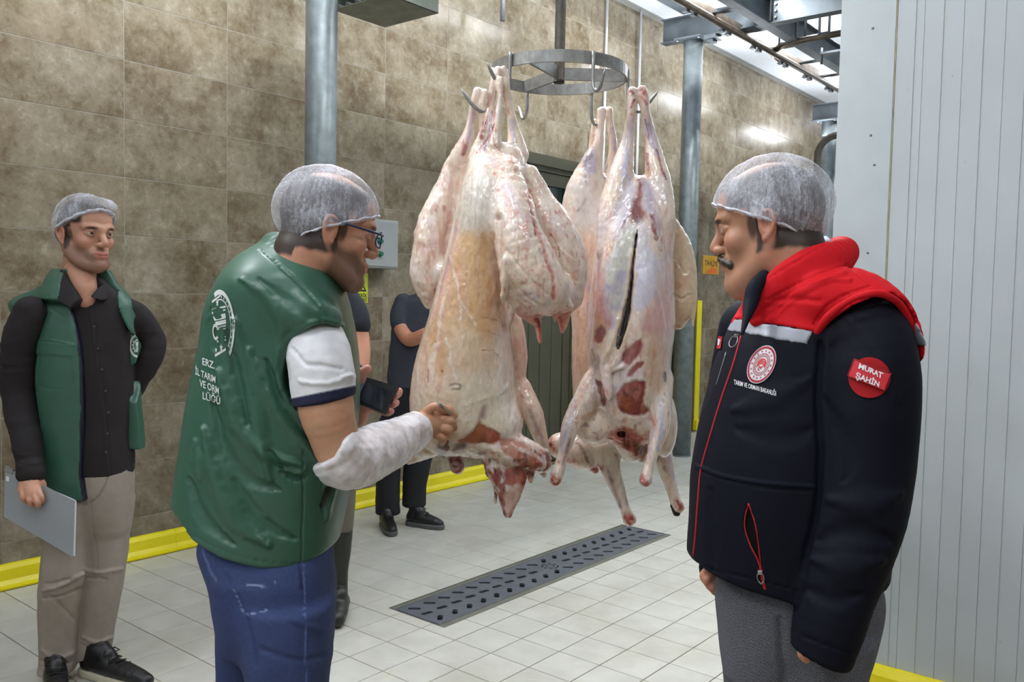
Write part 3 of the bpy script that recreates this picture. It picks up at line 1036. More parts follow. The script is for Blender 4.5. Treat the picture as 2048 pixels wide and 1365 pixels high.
# the bright tubular meat rail running along x, with hangers
RY = 3.33
q0 = on_y(1500, 80, RY); RZ = q0[2]
part(MB().tube([(3.0, RY, RZ), (12.5, RY, RZ)], 0.029, 12).build('meat_rail', M_rail))
part(MB().box((3.0, RY - 0.006, RZ + 0.02), (12.5, RY + 0.006, RZ + 0.085)).build('rail_web', M_rail))
x = 4.1
while x < 12:
    part(MB().box((x - 0.03, RY + 0.006, RZ + 0.03), (x + 0.03, RY + 0.014, BZ + 0.02), 0.001).box((x - 0.03, RY - 0.08, BZ + 0.0), (x + 0.03, RY + 0.014, BZ + 0.012), 0.001)
         .box((x - 0.035, RY - 0.22, BZ - 0.001), (x + 0.035, RY - 0.07, BZ + 0.010), 0.001).build('rail_hanger', M_beam))
    part(MB().prism([(0.0, 0.0), (0.06, 0.0), (0.06, 0.05)], RY + 0.01, RY + 0.05, ax=1).build('rail_tooth', M_beam)).location = (x + 0.18 - off[0], -off[1], RZ - 0.045 - off[2])
    part(MB().prism([(0.0, 0.0), (0.06, 0.0), (0.06, 0.05)], RY + 0.01, RY + 0.05, ax=1).build('rail_tooth', M_beam)).location = (x + 0.30 - off[0], -off[1], RZ - 0.045 - off[2])
    x += 0.62
# second rail that curves away to the right
RC = RZ + 0.04
cp = [on_z(x_, y_, RC) for x_, y_ in ((1700, 190), (1600, 142), (1560, 122), (1548, 112), (1550, 102), (1560, 94), (1580, 87), (1612, 79), (1650, 72), (1700, 63))]
cp = cr([tuple(q) for q in cp[2:]], 4)
part(MB().tube([tuple(q) for q in cp], 0.028, 10).build('curved_rail', M_rail))
for (px_, py_) in ((1568, 92), (1601, 82), (1648, 72)):
    q = on_z(px_, py_, RC)
    part(MB().box((q[0] - 0.012, q[1] - 0.05, RC + 0.02), (q[0] + 0.012, q[1] - 0.035, RC + 0.27), 0.001).box((q[0] - 0.012, q[1] + 0.035, RC + 0.02), (q[0] + 0.012, q[1] + 0.05, RC + 0.27), 0.001).box((q[0] - 0.03, q[1] - 0.07, RC + 0.26), (q[0] + 0.03, q[1] + 0.07, RC + 0.275), 0.001).box((q[0] - 0.02, q[1] - 0.05, RC + 0.01), (q[0] + 0.02, q[1] + 0.05, RC + 0.03), 0.001).build('rail_hanger', M_beam))
part(ibeam('long_beam', (7.2, 1.95, BZ - 0.02), (12.5, 1.95, BZ - 0.02), 0.10, 0.08, M_rail))
for xx in (8.2, 9.4, 10.6):
    part(MB().box((xx - 0.05, RY - 1.2, BZ - 0.02), (xx + 0.05, RY - 0.3, BZ + 0.0)).tube([(xx, RY - 0.3, BZ - 0.1), (xx, RY - 0.3, BZ + 0.05)], 0.012, 8).build('rail_hanger', M_beam))

# cable tray along the wall, ending at the post
c = on_y(770, 55, 4.05); w_ = on_x(877, 20, c[0])
t = empty('cable_tray', (c[0], 4.05, c[2])); tag(t, 'galvanised metal trunking with an open end high on the wall beside the round post', 'trunking')
wd = 4.05 - w_[1]
M_tray = plain('dull_galvanised_sheet', srgb(128, 132, 122), 0.5, 0.45, var=0.25, scale=10, bump=0.2)
MB().box((-0.40, -wd, 0.0), (0, 0, 0.003)).box((-0.40, -0.003, 0), (0, 0, 0.11)).box((-0.40, -wd, 0), (0, -wd + 0.003, 0.11)).build('trough', M_tray, t)
MB().box((-0.40, -wd, 0.11), (0.004, 0.002, 0.114)).build('lid', M_tray, t)
for k_ in range(6):
    yk = -wd + 0.03 + k_ * (wd - 0.06) / 5
    MB().tube([(-0.39, yk, 0.02), (-0.3, yk, 0.022), (-0.012, yk + 0.01, 0.03)], 0.011, 8).build('cable', plain('grey_cable', srgb(70, 74, 76), 0.5), t)
# thin pipes and cables that drop down the wall
def wall_pipe(px, y0, y1, Y, r, mat, label, name='conduit_pipe', cat='pipe', px2=None):
    a = on_y(px, y0, Y); b = on_y(px if px2 is None else px2, y1, Y)
    return tag(MB().tube([(a[0], Y, a[2]), (a[0], Y, b[2])], r, 10).build(name, mat, loc=None), label, cat)
M_wcab = plain('white_conduit', srgb(196, 198, 200), 0.4, var=0.05)
M_gpipe = plain('grey_pipe', srgb(128, 132, 136), 0.4, 0.4, var=0.1)
a = on_y(1005, 42, 4.25)
tag(MB().tube([(a[0], 4.25, a[2]), (a[0], 4.25, CEIL)], 0.018, 12).build('conduit_pipe', M_gpipe), 'short thin grey pipe stub hanging down left of the ring pole', 'pipe')
for (px, lab) in ((1212, 'thin white conduit on the wall just right of the ring pole'), (1280, 'thin white conduit on the wall between the ring and the far round post')):
    a = on_y(px, 100, WY - 0.03)
    tag(MB().tube([(a[0], WY - 0.03, 1.1), (a[0], WY - 0.03, CEIL)], 0.0125, 10).build('conduit_pipe', M_wcab), lab, 'conduit')
# dark bent handrail tube near the cold-room corner
a = on_y(1634, 330, 3.3); 
pts = [(a[0], 3.3, 0.0), (a[0], 3.3, a[2] - 0.0)]
zt = on_y(1650, 280, 3.3)[2]
for i in range(1, 9):
    th = i * math.pi / 2 / 8
    R_ = 0.20
    pts.append((a[0] + 0.0, 3.3 - R_ * (1 - math.cos(th)), zt - R_ + R_ * math.sin(th)))
pts.append((a[0], 2.2, zt))
tag(MB().tube(pts, 0.036, 12).build('handrail_tube', plain('dark_bronze_tube', srgb(92, 88, 80), 0.35, 0.5)), 'dark bent handrail tube in front of the post at the cold-room corner', 'handrail')

# control box, warning sign, orange sign
M_box = plain('grey_control_box', srgb(150, 152, 150), 0.45, var=0.04)
a = on_y(690, 430, WY); b = on_y(768, 539, WY)
cb = empty('control_box', (a[0], WY, b[2])); tag(cb, 'grey electrical control box with green buttons on the tiled wall', 'control box')
wx, hz = b[0] - a[0], a[2] - b[2] - 0.02
MB().box((0, -0.14, 0), (wx, -0.004, hz), 0.006).build('case', M_box, cb)
MB().box((0.012, -0.146, 0.012), (wx - 0.012, -0.139, hz - 0.012), 0.003).build('cover', M_box, cb)
M_green = plain('green_button', srgb(20, 104, 84), 0.35)
for (px, py) in ((760, 483), (760, 508)):
    q = on_y(px, py, WY - 0.15)
    MB().lathe([(0.020, 0), (0.020, 0.010), (0.014, 0.02), (0.014, 0.026)], n=16).build('button', M_green, cb)
    o = COL.objects[-1]; o.rotation_euler = (math.pi / 2, 0, 0); o.location = (q[0] - a[0], -0.146, q[2] - b[2])


def text_mesh(txt, size, name='t', bold=0.0, align='CENTER', space=1.0, extr=0.0):
    cu = bpy.data.curves.new(name, 'FONT'); cu.body = txt; cu.size = size; cu.align_x = align; cu.align_y = 'CENTER'
    cu.offset = bold; cu.space_character = space; cu.extrude = extr; cu.resolution_u = 3
    o = bpy.data.objects.new(name, cu); COL.objects.link(o)
    d = bpy.context.evaluated_depsgraph_get(); d.update()
    me = bpy.data.meshes.new_from_object(o.evaluated_get(d))
    bpy.data.objects.remove(o)
    return me


def wall_sign_text(me, mat, parent, loc, name='lettering'):
    """flat text mesh turned to face -y"""
    for v_ in me.vertices: v_.co = Vector((v_.co.x, 0, v_.co.y))
    me.materials.clear(); me.materials.append(mat)
    o = bpy.data.objects.new(name, me); o.location = loc
    return link(o, parent)


M_ink = plain('black_print', srgb(26, 28, 14), 0.5, var=0.0)
M_sign = plain('sign_yellow', srgb(206, 218, 30), 0.4, var=0.04)
a = on_y(697, 545, WY); b = on_y(734, 606, WY)
cx, w_ = (a[0] + b[0]) / 2, b[0] - a[0]
z0, z1 = on_y(715, 606, WY)[2], on_y(715, 546, WY)[2]
sg = empty('warning_sign', (cx, WY, z0)); tag(sg, 'yellow electric shock warning sign below the grey control box', 'sign')
H_ = z1 - z0
MB().box((-w_ / 2, -0.008, 0), (w_ / 2, -0.0035, H_), 0.001).build('plate', M_sign, sg)
tw = w_ * 0.42
def tri(s_, z_, y0_, y1_): return [(-s_, z_), (s_, z_), (0, z_ + s_ * 1.75)]
m = MB()
zc = H_ * 0.38; s1, s2 = tw, tw * 0.72
m.prism([(-s1, zc), (s1, zc), (0, zc + s1 * 1.75)], -0.0088, -0.0080, ax=1)
m.build('triangle', M_ink, sg)
MB().prism([(-s2, zc + s1 * 0.17), (s2, zc + s1 * 0.17), (0, zc + s1 * 0.17 + s2 * 1.72)], -0.0094, -0.0089, ax=1).build('triangle_inner', M_sign, sg)
q = tw * 0.5
MB().prism([(0.15 * q, zc + 2.5 * q), (-0.42 * q, zc + 1.45 * q), (-0.05 * q, zc + 1.5 * q), (-0.2 * q, zc + 0.55 * q), (0.36 * q, zc + 1.7 * q), (0.02 * q, zc + 1.66 * q), (0.32 * q, zc + 2.4 * q)], -0.0100, -0.0095, ax=1).build('lightning_bolt', M_ink, sg)
wall_sign_text(text_mesh('ELEKTRİK', w_ * 0.20, bold=0.0008), M_ink, sg, (0, -0.0092, H_ * 0.24))
wall_sign_text(text_mesh('TEHLİKESİ', w_ * 0.185, bold=0.0008), M_ink, sg, (0, -0.0092, H_ * 0.09))
a = on_y(1405, 512, WY); b = on_y(1436, 549, WY)
cx, w_ = (a[0] + b[0]) / 2, b[0] - a[0]; z1, z0 = on_y(1420, 512, WY)[2], on_y(1420, 549, WY)[2]
so = empty('orange_sign', (cx, WY, z0)); tag(so, 'small square orange sign on the wall beside the dark doorway', 'sign')
MB().box((-w_ / 2, -0.010, 0), (w_ / 2, -0.0035, z1 - z0), 0.002).build('plate', plain('sign_orange', srgb(206, 156, 44), 0.4), so)
wall_sign_text(text_mesh('TAHLİYE', w_ * 0.2, bold=0.001), M_ink, so, (0, -0.0108, (z1 - z0) * 0.58))
MB().prism([(-w_ * .4, .01), (w_ * .4, .01), (w_ * .4, .04), (w_ * .1, .10), (-w_ * .1, .05)], -0.0108, -0.0102, ax=1).build('emblem', plain('sign_red_orange', srgb(226, 110, 40), 0.4), so)
# ---------------------------------------------------------------- hanging ring with hooks
RB = 2.75
rc = at(1118.5, 148, RB); RR = 0.211
ring = frame((rc[0], RB), 'hook_ring', 'steel hanging ring with six meat hooks on a vertical pole', 'meat hook ring', z0=rc[2])
m = MB()
N_ = 64
ro, ri, hh = RR, RR - 0.006, 0.018
vs = [[(r_ * math.cos(k * 2 * math.pi / N_), r_ * math.sin(k * 2 * math.pi / N_), z_) for k in range(N_)] for (r_, z_) in ((ro, -hh), (ro, hh), (ri, hh), (ri, -hh))]
b = bmesh.new(); V_ = [[b.verts.new(p) for p in r_] for r_ in vs]
for i in range(4):
    for k in range(N_):
        f = b.faces.new((V_[i][k], V_[i][(k + 1) % N_], V_[(i + 1) % 4][(k + 1) % N_], V_[(i + 1) % 4][k]))
bmesh.ops.recalc_face_normals(b, faces=b.faces[:])
m._merge(b)
M_hook = plain('worn_stainless', srgb(150, 150, 148), 0.36, 0.55, var=0.22, scale=40, bump=0.05)
m.build('ring_band', M_hook, ring)
for a_ in (2, 121, 243):
    th = math.radians(a_)
    c_, s_ = math.cos(th), math.sin(th)
    rot = Matrix.Rotation(th, 3, 'Z')
    MB().box((0.014, -0.004, -0.019), (RR - 0.007, 0.004, 0.019), rot=rot, piv=Vector((0, 0, 0))).build('spoke', M_hook, ring)
MB().lathe([(0.0165, -0.024), (0.0165, 2.0)], n=20).build('pole', M_hook, ring)
MB().lathe([(0.0172, -0.028), (0.0172, -0.022)], n=20).build('pole_cap', plain('black_cap', srgb(30, 30, 30), 0.5), ring)
HOOKS = {'a': 224, 'n': 294, 'c': 357, 'd': 57, 'f': 116, 'b': 172}
HL = {'a': (0.070, 1.0), 'n': (0.0, 1), 'c': (0.03, 1), 'd': (0.03, 1), 'f': (0.0, 0.95), 'b': (0.075, 1)}
HP = {'a': [(1021, 104, 2.595), (1020, 130, 2.595), (1018, 165, 2.595), (1012, 186, 2.585), (1003, 190, 2.555), (996, 172, 2.528), (985, 148, 2.518), (973, 124, 2.51)],
      'b': [(988, 130, 2.79), (987, 190, 2.79), (980, 216, 2.78), (964, 224, 2.755), (948, 213, 2.735), (936, 198, 2.732), (922, 177, 2.73)],
      'c': [(1256, 138, 2.752), (1256, 190, 2.752), (1262, 214, 2.752), (1278, 224, 2.752), (1296, 208, 2.752), (1306, 195, 2.752), (1317, 182, 2.752)]}
for key, ang in HOOKS.items():
    th = math.radians(ang); u = (math.cos(th), math.sin(th)); ex, sc = HL[key]
    if key in HP:
        q = cr([tuple(at(*c_) - np.array(ring['o'])) for c_ in HP[key]], 3)
        pts = [tuple(x_) for x_ in q]
        tp = [0.0055] * (len(pts) - 3) + [0.0050, 0.0034, 0.0006]
    else:
        prof = [(0, 0.018), (0.0, -0.03), (0.0, -0.060 - ex * .45)]
        for i in range(1, 8):
            t_ = i * math.radians(128) / 7
            prof.append((0.028 * (1 - math.cos(t_)), -0.060 - ex * .45 - 0.034 * math.sin(t_) * 1.2))
        e_ = prof[-1]; L_ = 0.055
        prof += [(e_[0] + .5 * L_ * 0.6, e_[1] + .86 * L_ * 0.6), (e_[0] + .5 * L_, e_[1] + .86 * L_)]
        pts = [((RR + 0.006 + s_ * sc) * u[0], (RR + 0.006 + s_ * sc) * u[1], z_ * sc) for (s_, z_) in prof]
        tp = [0.0052] * (len(pts) - 2) + [0.0046, 0.0006]
    MB().tube(pts, 0.005, 10, taper=tp).build('hook', M_hook, ring)

# ---------------------------------------------------------------- carcasses
FAT, CREAM, PINK = srgb(234, 218, 204), srgb(228, 206, 182), srgb(222, 166, 154)
AMBER, BLUE, LILAC = srgb(200, 156, 106), srgb(192, 188, 204), srgb(170, 150, 176)
MEAT, DEEP, BLOOD, WHITE_ = srgb(136, 58, 52), srgb(84, 30, 30), srgb(176, 34, 30), srgb(232, 226, 222)
RUST, GREYB = srgb(170, 84, 48), srgb(140, 128, 132)
M_meat = vmat('carcass_surface', rough=0.30, bump=0.7, bscale=110, bdist=0.003, var=0.12, vscale=90, sss=0.04, coat=0.9, stretch=(1, 1, 0.5), bdetail=6)
for n_ in M_meat.node_tree.nodes:
    if n_.type == 'BSDF_PRINCIPLED': n_.inputs['Coat Roughness'].default_value = 0.13


def grain(k, amp=0.0016):
    """fibrous, uneven surface: fine relief, streaks of membrane, pink and yellow patches"""
    k.tint((fbm(k.V, 46, 4, st=(1, 1, .22), off=31) - .05) * 2.2, srgb(238, 230, 226), .45)
    k.tint((fbm(k.V, 60, 4, st=(1, 1, .3), off=61) - .06) * 2.4, srgb(202, 132, 116), .55)
    k.tint((fbm(k.V, 30, 4, st=(1, 1, .35), off=161) - .14) * 2.4, srgb(178, 166, 190), .45)
    k.tint((fbm(k.V, 85, 3, st=(1, 1, .4), off=171) - .34) * 5, srgb(176, 74, 66), .6)
    k.tint((fbm(k.V, 22, 3, off=91) - .1) * 1.8, srgb(206, 172, 128), .40)
    k.H += .0022 * fbm(k.V, 18, 3, off=5)
    k.H += amp * fbm(k.V, 34, 3, st=(1, 1, 0.4)) + amp * 0.5 * fbm(k.V, 110, 2)


def muscle(k):
    """grain, dark clots and pale membrane inside the red muscle"""
    red = (k.C[:, 0] > 2.6 * k.C[:, 1]) & (k.C[:, 0] > .05)
    f = fbm(k.V, 52, 4, st=(1, 1, .4), off=141); g = fbm(k.V, 36, 3, off=151)
    k.tint(np.where(red, (f - .12) * 3.2, 0), srgb(200, 130, 116), .6)
    k.tint(np.where(red, (-g - .10) * 3.0, 0), srgb(88, 26, 26), .7)
    k.H += np.where(red, .0016 * f, 0)


def blotch(k, col, sc, lo, hi, amt, off=0, st=(1, 1, 1), cond=None):
    f = (fbm(k.V, sc, 3, st=st, off=off) - lo) / (hi - lo)
    if cond is not None: f = np.where(cond, f, 0)
    k.tint(f, col, amt)


# --- A: fat-tailed carcass nearest the men, hung on the near-left hook
bA = 2.55
v = Vol.px(790, 1190, 118, 1060, bA - 0.26, bA + 0.22, 0.0034)
v.secs([(285, 950, 1036, bA, .035, .04), (330, 936, 1050, bA, .075, .07), (400, 918, 1052, bA, .115, .10), (470, 902, 1030, bA, .13, .12), (550, 882, 1020, bA, .14, .13),
        (640, 856, 1022, bA, .155, .14), (720, 832, 1028, bA, .165, .15), (790, 820, 1034, bA, .16, .15), (850, 826, 1040, bA, .14, .13), (905, 862, 1016, bA, .07, .07)], p=2.1, k=0.02, kt=0.03)
# hind shanks
v.chain([(996, 142, bA - .01, 9), (988, 168, bA - .02, 9), (981, 215, bA - .02, 8), (974, 262, bA - .02, 14), (962, 320, bA, 26)], .012)
v.chain([(1006, 142, bA + .01, 10), (1010, 172, bA, 9), (1019, 215, bA + .01, 8), (1028, 262, bA + .02, 12), (1036, 310, bA + .02, 22)], .012)
v.chain([(1000, 160, bA - .03, 7), (1000, 200, bA - .035, 6), (994, 245, bA - .035, 8), (990, 290, bA - .04, 14)], .008)
v.chain([(984, 140, bA, 5), (992, 150, bA, 8)], .005); v.chain([(1008, 135, bA, 4), (1004, 148, bA, 8)], .005)
# thigh swelling, tail fat in two lobes
v.ell(975, 420, bA - .05, 52, .09, 95, .03)
v.chain([(1010, 345, bA - .06, 30), (1022, 410, bA - .10, 44), (1034, 470, bA - .13, 50), (1056, 530, bA - .13, 58), (1082, 576, bA - .11, 56)], .015)
v.chain([(1058, 352, bA + .02, 22), (1078, 410, bA + .02, 34), (1108, 460, bA + .0, 40), (1134, 525, bA - .0, 40), (1132, 590, bA + .0, 36)], .012)
v.ell(1100, 590, bA - .06, 52, .07, 42, .02)
v.chain([(1010, 520, bA - .18, 12), (1004, 570, bA - .17, 13), (1006, 606, bA - .15, 4)], .008)
v.chain([(1024, 585, bA - .13, 20), (1052, 618, bA - .10, 20), (1070, 640, bA - .08, 13)], .012)
v.chain([(1075, 640, bA - .09, 7), (1078, 668, bA - .09, 5), (1080, 684, bA - .09, 4)], .004)
v.chain([(1024, 600, bA - .12, 9), (1020, 648, bA - .11, 4)], .004)
v.chain([(1108, 610, bA - .11, 12), (1110, 644, bA - .10, 3)], .004)
v.chain([(1120, 580, bA - .12, 10), (1140, 612, bA - .11, 7)], .005)
v.chain([(1124, 600, bA - .0, 26), (1126, 640, bA + .0, 12), (1124, 664, bA + .0, 4)], .006)
# shoulder, chest end, neck
v.ell(905, 850, bA - .04, 62, .10, 60, .03)
v.ell(990, 850, bA - .05, 52, .08, 52, .03)
v.chain([(860, 880, bA + .0, 36), (845, 895, bA + .05, 26), (818, 920, bA + .06, 10)], .01)
v.chain([(975, 885, bA - .06, 34), (1020, 900, bA - .07, 36), (1060, 912, bA - .07, 30), (1082, 925, bA - .07, 22)], .015)
v.chain([(1000, 930, bA - .07, 32), (1012, 968, bA - .075, 27), (1014, 1000, bA - .075, 17), (1016, 1030, bA - .075, 9)], .012, fl=((0, 1, 0), 0.6))
v.chain([(1030, 925, bA - .07, 24), (1034, 955, bA - .075, 20), (1030, 990, bA - .075, 13), (1020, 1026, bA - .07, 6)], .01, fl=((0, 1, 0), 0.5))
v.chain([(1078, 930, bA - .06, 12), (1088, 952, bA - .06, 6)], .004); v.chain([(1060, 935, bA - .06, 12), (1062, 962, bA - .06, 5)], .004); v.chain([(1090, 905, bA - .05, 10), (1100, 918, bA - .05, 5)], .004)
v.chain([(905, 905, bA + .0, 16), (915, 935, bA + .0, 15)], .008); v.chain([(925, 905, bA - .02, 10), (992, 912, bA - .03, 10)], .01)
v.chain([(992, 960, bA - .06, 7), (992, 1005, bA - .05, 4)], .004)
# grooves
v.chain([(1056, 370, bA - .02, 5), (1068, 440, bA - .06, 7), (1096, 520, bA - .10, 8), (1112, 600, bA - .13, 6)], .014, 's')
v.chain([(996, 440, bA - .17, 5), (994, 520, bA - .18, 6), (996, 580, bA - .17, 7)], .02, 's')
v.chain([(1000, 916, bA - .15, 8), (1030, 922, bA - .14, 8)], .012, 's')


def skinA(k):
    grain(k)
    blotch(k, CREAM, 14, -.2, .5, .6)
    # side of the belly: thin amber flank with pale streaks
    k.poly([(930, 455), (985, 458), (990, 560), (1000, 660), (985, 745), (905, 760), (845, 770), (824, 800), (826, 740), (852, 655), (880, 580), (905, 500)], AMBER, soft=16, wob=12, amt=.8)
    k.poly([(915, 640), (970, 680), (1010, 690), (1020, 800), (905, 800), (870, 760), (890, 700)], CREAM, soft=18, wob=16, amt=.65)
    for pts, w in (([(902, 512), (912, 560), (925, 610), (955, 650)], 4), ([(885, 600), (880, 660), (868, 720), (862, 770)], 6), ([(868, 690), (860, 740), (858, 800)], 7), ([(838, 740), (832, 800), (834, 850)], 5), ([(895, 680), (905, 730), (912, 760)], 5), ([(918, 600), (924, 640)], 3)):
        k.line(pts, w, WHITE_, h=.0012, soft=.9, amt=.6, wob=6)
    k.line([(915, 445), (905, 510), (885, 580), (868, 640)], 7, PINK, soft=.9, amt=.7, wob=3)
    k.line([(912, 455), (898, 520), (880, 585)], 3, LILAC, soft=.9, amt=.7, wob=2)
    k.line([(857, 740), (856, 765)], 2.2, BLOOD, h=-.002, amt=.9, wob=1)
    k.line([(850, 690), (856, 740), (852, 800)], 5, RUST, soft=1, amt=.35, wob=3)
    k.line([(880, 700), (884, 745), (874, 790)], 9, AMBER, soft=1, amt=.7, wob=4)
    # silver skin above
    k.poly([(935, 350), (975, 340), (980, 455), (918, 460)], srgb(214, 206, 196), soft=12, wob=8, amt=.7)
    for x0 in (926, 938, 950, 962): k.line([(x0 + 6, 360), (x0, 455)], 2.2, srgb(190, 184, 178), h=-.0006, amt=.5, wob=3)
    k.poly([(1000, 370), (1015, 365), (1050, 430), (1040, 430)], srgb(228, 216, 226), soft=8, amt=.8)
    # shanks
    for pts, w, c in (([(978, 190), (972, 240), (964, 275)], 7, MEAT), ([(984, 225), (978, 270), (968, 300)], 5, LILAC), ([(992, 225), (986, 260), (966, 290), (954, 305)], 2.2, BLOOD), ([(984, 250), (988, 285), (1004, 305)], 1.6, BLOOD),
                      ([(1010, 230), (1014, 280)], 5, GREYB), ([(1022, 240), (1030, 290)], 6, BLUE), ([(1000, 190), (995, 240)], 5, WHITE_), ([(1012, 270), (1012, 285)], 3, DEEP), ([(998, 150), (1006, 175)], 6, srgb(236, 214, 196)), ([(962, 225), (966, 250)], 3, DEEP)):
        k.line(pts, w, c, soft=.7, amt=.85, wob=2)
    k.poly([(925, 290), (940, 285), (934, 312), (922, 316)], MEAT, soft=3, wob=3, amt=.7)
    # tail fat: specks, folds
    blotch(k, srgb(214, 120, 96), 85, .28, .5, .55, off=9, cond=(k.X > 985) & (k.Y > 300) & (k.Y < 650))
    for pts, w, c, h in (([(1058, 380), (1066, 440), (1088, 500), (1104, 560), (1108, 600)], 6, srgb(190, 92, 76), -.004), ([(1100, 470), (1112, 490), (1120, 515)], 2.2, BLOOD, 0), ([(1062, 420), (1072, 470)], 3, DEEP, -.002),
                         ([(1010, 500), (1030, 520), (1060, 560), (1095, 590)], 4, CREAM, -.003), ([(1012, 545), (1040, 580), (1080, 610)], 4, srgb(214, 186, 156), -.003), ([(1095, 440), (1120, 455)], 2.5, WHITE_, .001), ([(1098, 460), (1102, 464)], 2, GREYB, -.001),
                         ([(1120, 500), (1150, 520)], 4, srgb(240, 222, 206), .002), ([(1125, 530), (1152, 560)], 4, srgb(214, 186, 160), -.003)):
        k.line(pts, w, c, h=h, soft=.8, amt=.75, wob=4)
    k.poly([(1030, 622), (1100, 628), (1140, 618), (1130, 668), (1070, 690), (1018, 650)], srgb(206, 112, 96), soft=10, wob=8, amt=.75)
    k.line([(1072, 640), (1080, 660), (1082, 690)], 5, BLOOD, amt=.7, wob=3); k.line([(1120, 636), (1126, 664)], 4, BLOOD, amt=.6, wob=3)
    for pts in ([(965, 635), (990, 640)], [(970, 660), (1000, 672)], [(965, 700), (985, 702), (998, 712)], [(975, 742), (985, 760)]):
        k.line(pts, 1.3, srgb(150, 84, 60), amt=.7, wob=5)
    for (x, y) in ((884, 742), (1024, 680), (1022, 767), (875, 512)): k.line([(x, y), (x + 1, y + 2)], 2.5, BLOOD, amt=.9, wob=0, n=1)
    k.line([(1022, 650), (1026, 740), (1022, 830)], 9, srgb(206, 190, 192), h=-.004, soft=1, amt=.7, wob=3)
    k.poly([(1000, 640), (1022, 640), (1024, 800), (1000, 800)], srgb(226, 214, 210), soft=8, amt=.5)
    k.poly([(890, 760), (1000, 750), (1020, 850), (880, 850), (850, 800)], srgb(236, 226, 210), soft=22, wob=18, amt=.65)
    k.poly([(830, 700), (850, 680), (862, 790), (840, 860), (824, 830)], srgb(226, 206, 196), soft=12, wob=12, amt=.6)
    for pts, w, c in (([(940, 470), (946, 560), (950, 640)], 10, srgb(216, 176, 124)), ([(966, 470), (974, 560), (980, 640)], 9, srgb(186, 140, 92)), ([(918, 520), (926, 600)], 9, srgb(214, 156, 128)), ([(900, 560), (890, 640), (876, 700)], 8, srgb(218, 170, 160)), ([(940, 660), (950, 740)], 12, srgb(222, 198, 160))):
        k.line(pts, w, c, soft=1, amt=.55, wob=7)
    k.line([(985, 470), (992, 560), (1000, 640), (1012, 660)], 10, srgb(150, 96, 66), h=-.003, soft=1, amt=.5, wob=5)
    k.line([(930, 815), (960, 800), (1000, 790), (1020, 770)], 7, srgb(240, 236, 230), h=.0025, soft=1, amt=.6, wob=6)
    k.line([(890, 800), (900, 840), (895, 870)], 9, srgb(240, 232, 214), h=.003, soft=1, amt=.5, wob=8)
    # shoulder and neck end
    k.poly([(830, 790), (880, 780), (960, 770), (1000, 800), (1000, 870), (930, 868), (870, 880), (832, 860)], srgb(222, 208, 184), soft=14, wob=14, amt=.7)
    k.ellipse = None
    k.line([(902, 772), (912, 768), (922, 772), (918, 780), (905, 780)], 4, srgb(120, 108, 96), soft=1, amt=.8, h=-.003, wob=2)
    k.poly([(955, 838), (965, 812), (974, 815), (966, 836)], srgb(138, 100, 108), soft=4, amt=.8, wob=3)
    k.poly([(958, 842), (968, 852), (998, 870), (995, 888), (965, 892), (915, 886), (930, 874), (945, 864)], srgb(168, 88, 54), soft=3, wob=4, amt=.95, h=-.004)
    k.poly([(975, 860), (1000, 872), (994, 886), (972, 884)], srgb(178, 84, 76), soft=5, amt=.7)
    k.poly([(872, 900), (880, 882), (898, 876), (900, 902), (885, 910)], DEEP, soft=3, amt=.9, wob=3)
    k.poly([(903, 895), (920, 886), (934, 890), (925, 903), (905, 908)], srgb(112, 92, 92), soft=3, amt=.9, wob=3)
    k.line([(900, 870), (898, 905), (892, 912)], 3, WHITE_, h=.002, amt=.8)
    k.poly([(890, 912), (950, 918), (1000, 940), (1055, 925), (1095, 905), (1100, 940), (1060, 960), (1050, 985), (1030, 1035), (1005, 1045), (990, 1000), (985, 960), (960, 935), (900, 925)], srgb(146, 66, 58), soft=3, wob=5, amt=.95)
    k.poly([(995, 880), (1030, 880), (1095, 912), (1090, 935), (1040, 930), (1005, 905)], srgb(176, 104, 84), soft=4, wob=5, amt=.8)
    k.H += np.where((k.X > 985) & (k.Y < 650) & (k.Y > 330), .0035 * fbm(k.V, 26, 3, off=8), 0)
    blotch(k, srgb(196, 110, 92), 70, .0, .3, .6, off=24, st=(1, 1, .35), cond=(k.Y > 900) & (k.X > 930))
    k.H += np.where((k.Y > 895) & (k.X > 925), .0025 * fbm(k.V, 70, 3, st=(1, 1, .4), off=44), 0)
    blotch(k, WHITE_, 60, .10, .36, .75, off=4, st=(1, 1, .6), cond=(k.Y > 868) & (k.X > 925) & (k.Y - 868 < 200) & (k.Y > 905 - (k.X - 925) * .3))
    blotch(k, DEEP, 70, .12, .4, .7, off=14, cond=(k.Y > 900) & (k.X > 890))
    k.line([(940, 900), (975, 895), (1000, 905), (1010, 918)], 8, srgb(226, 212, 194), h=.002, amt=.9, wob=3)
    k.line([(1040, 900), (1070, 912), (1088, 925)], 5, WHITE_, amt=.6); k.line([(1048, 950), (1048, 985), (1030, 1025), (1022, 1036)], 4, BLOOD, amt=.85, wob=3)
    k.poly([(1008, 990), (1040, 970), (1040, 1000), (1018, 1035), (1006, 1010)], srgb(224, 190, 178), soft=5, amt=.8)
    k.line([(1004, 1000), (1008, 1030)], 4, MEAT, amt=.8)
    k.poly([(893, 918), (940, 920), (938, 945), (905, 950), (890, 938)], srgb(150, 34, 34), soft=3, amt=.9); k.poly([(900, 928), (918, 926), (920, 940), (904, 942)], srgb(206, 170, 160), soft=3, amt=.7); k.line([(906, 933), (914, 934)], 3, srgb(50, 12, 12), amt=.9)
    k.line([(918, 945), (920, 958)], 3, BLOOD, amt=.6); k.H -= np.where((k.Y > 905) & (k.X > 930), .0025 * np.abs(fbm(k.V, 60, 3, st=(1, 1, .5))), 0)


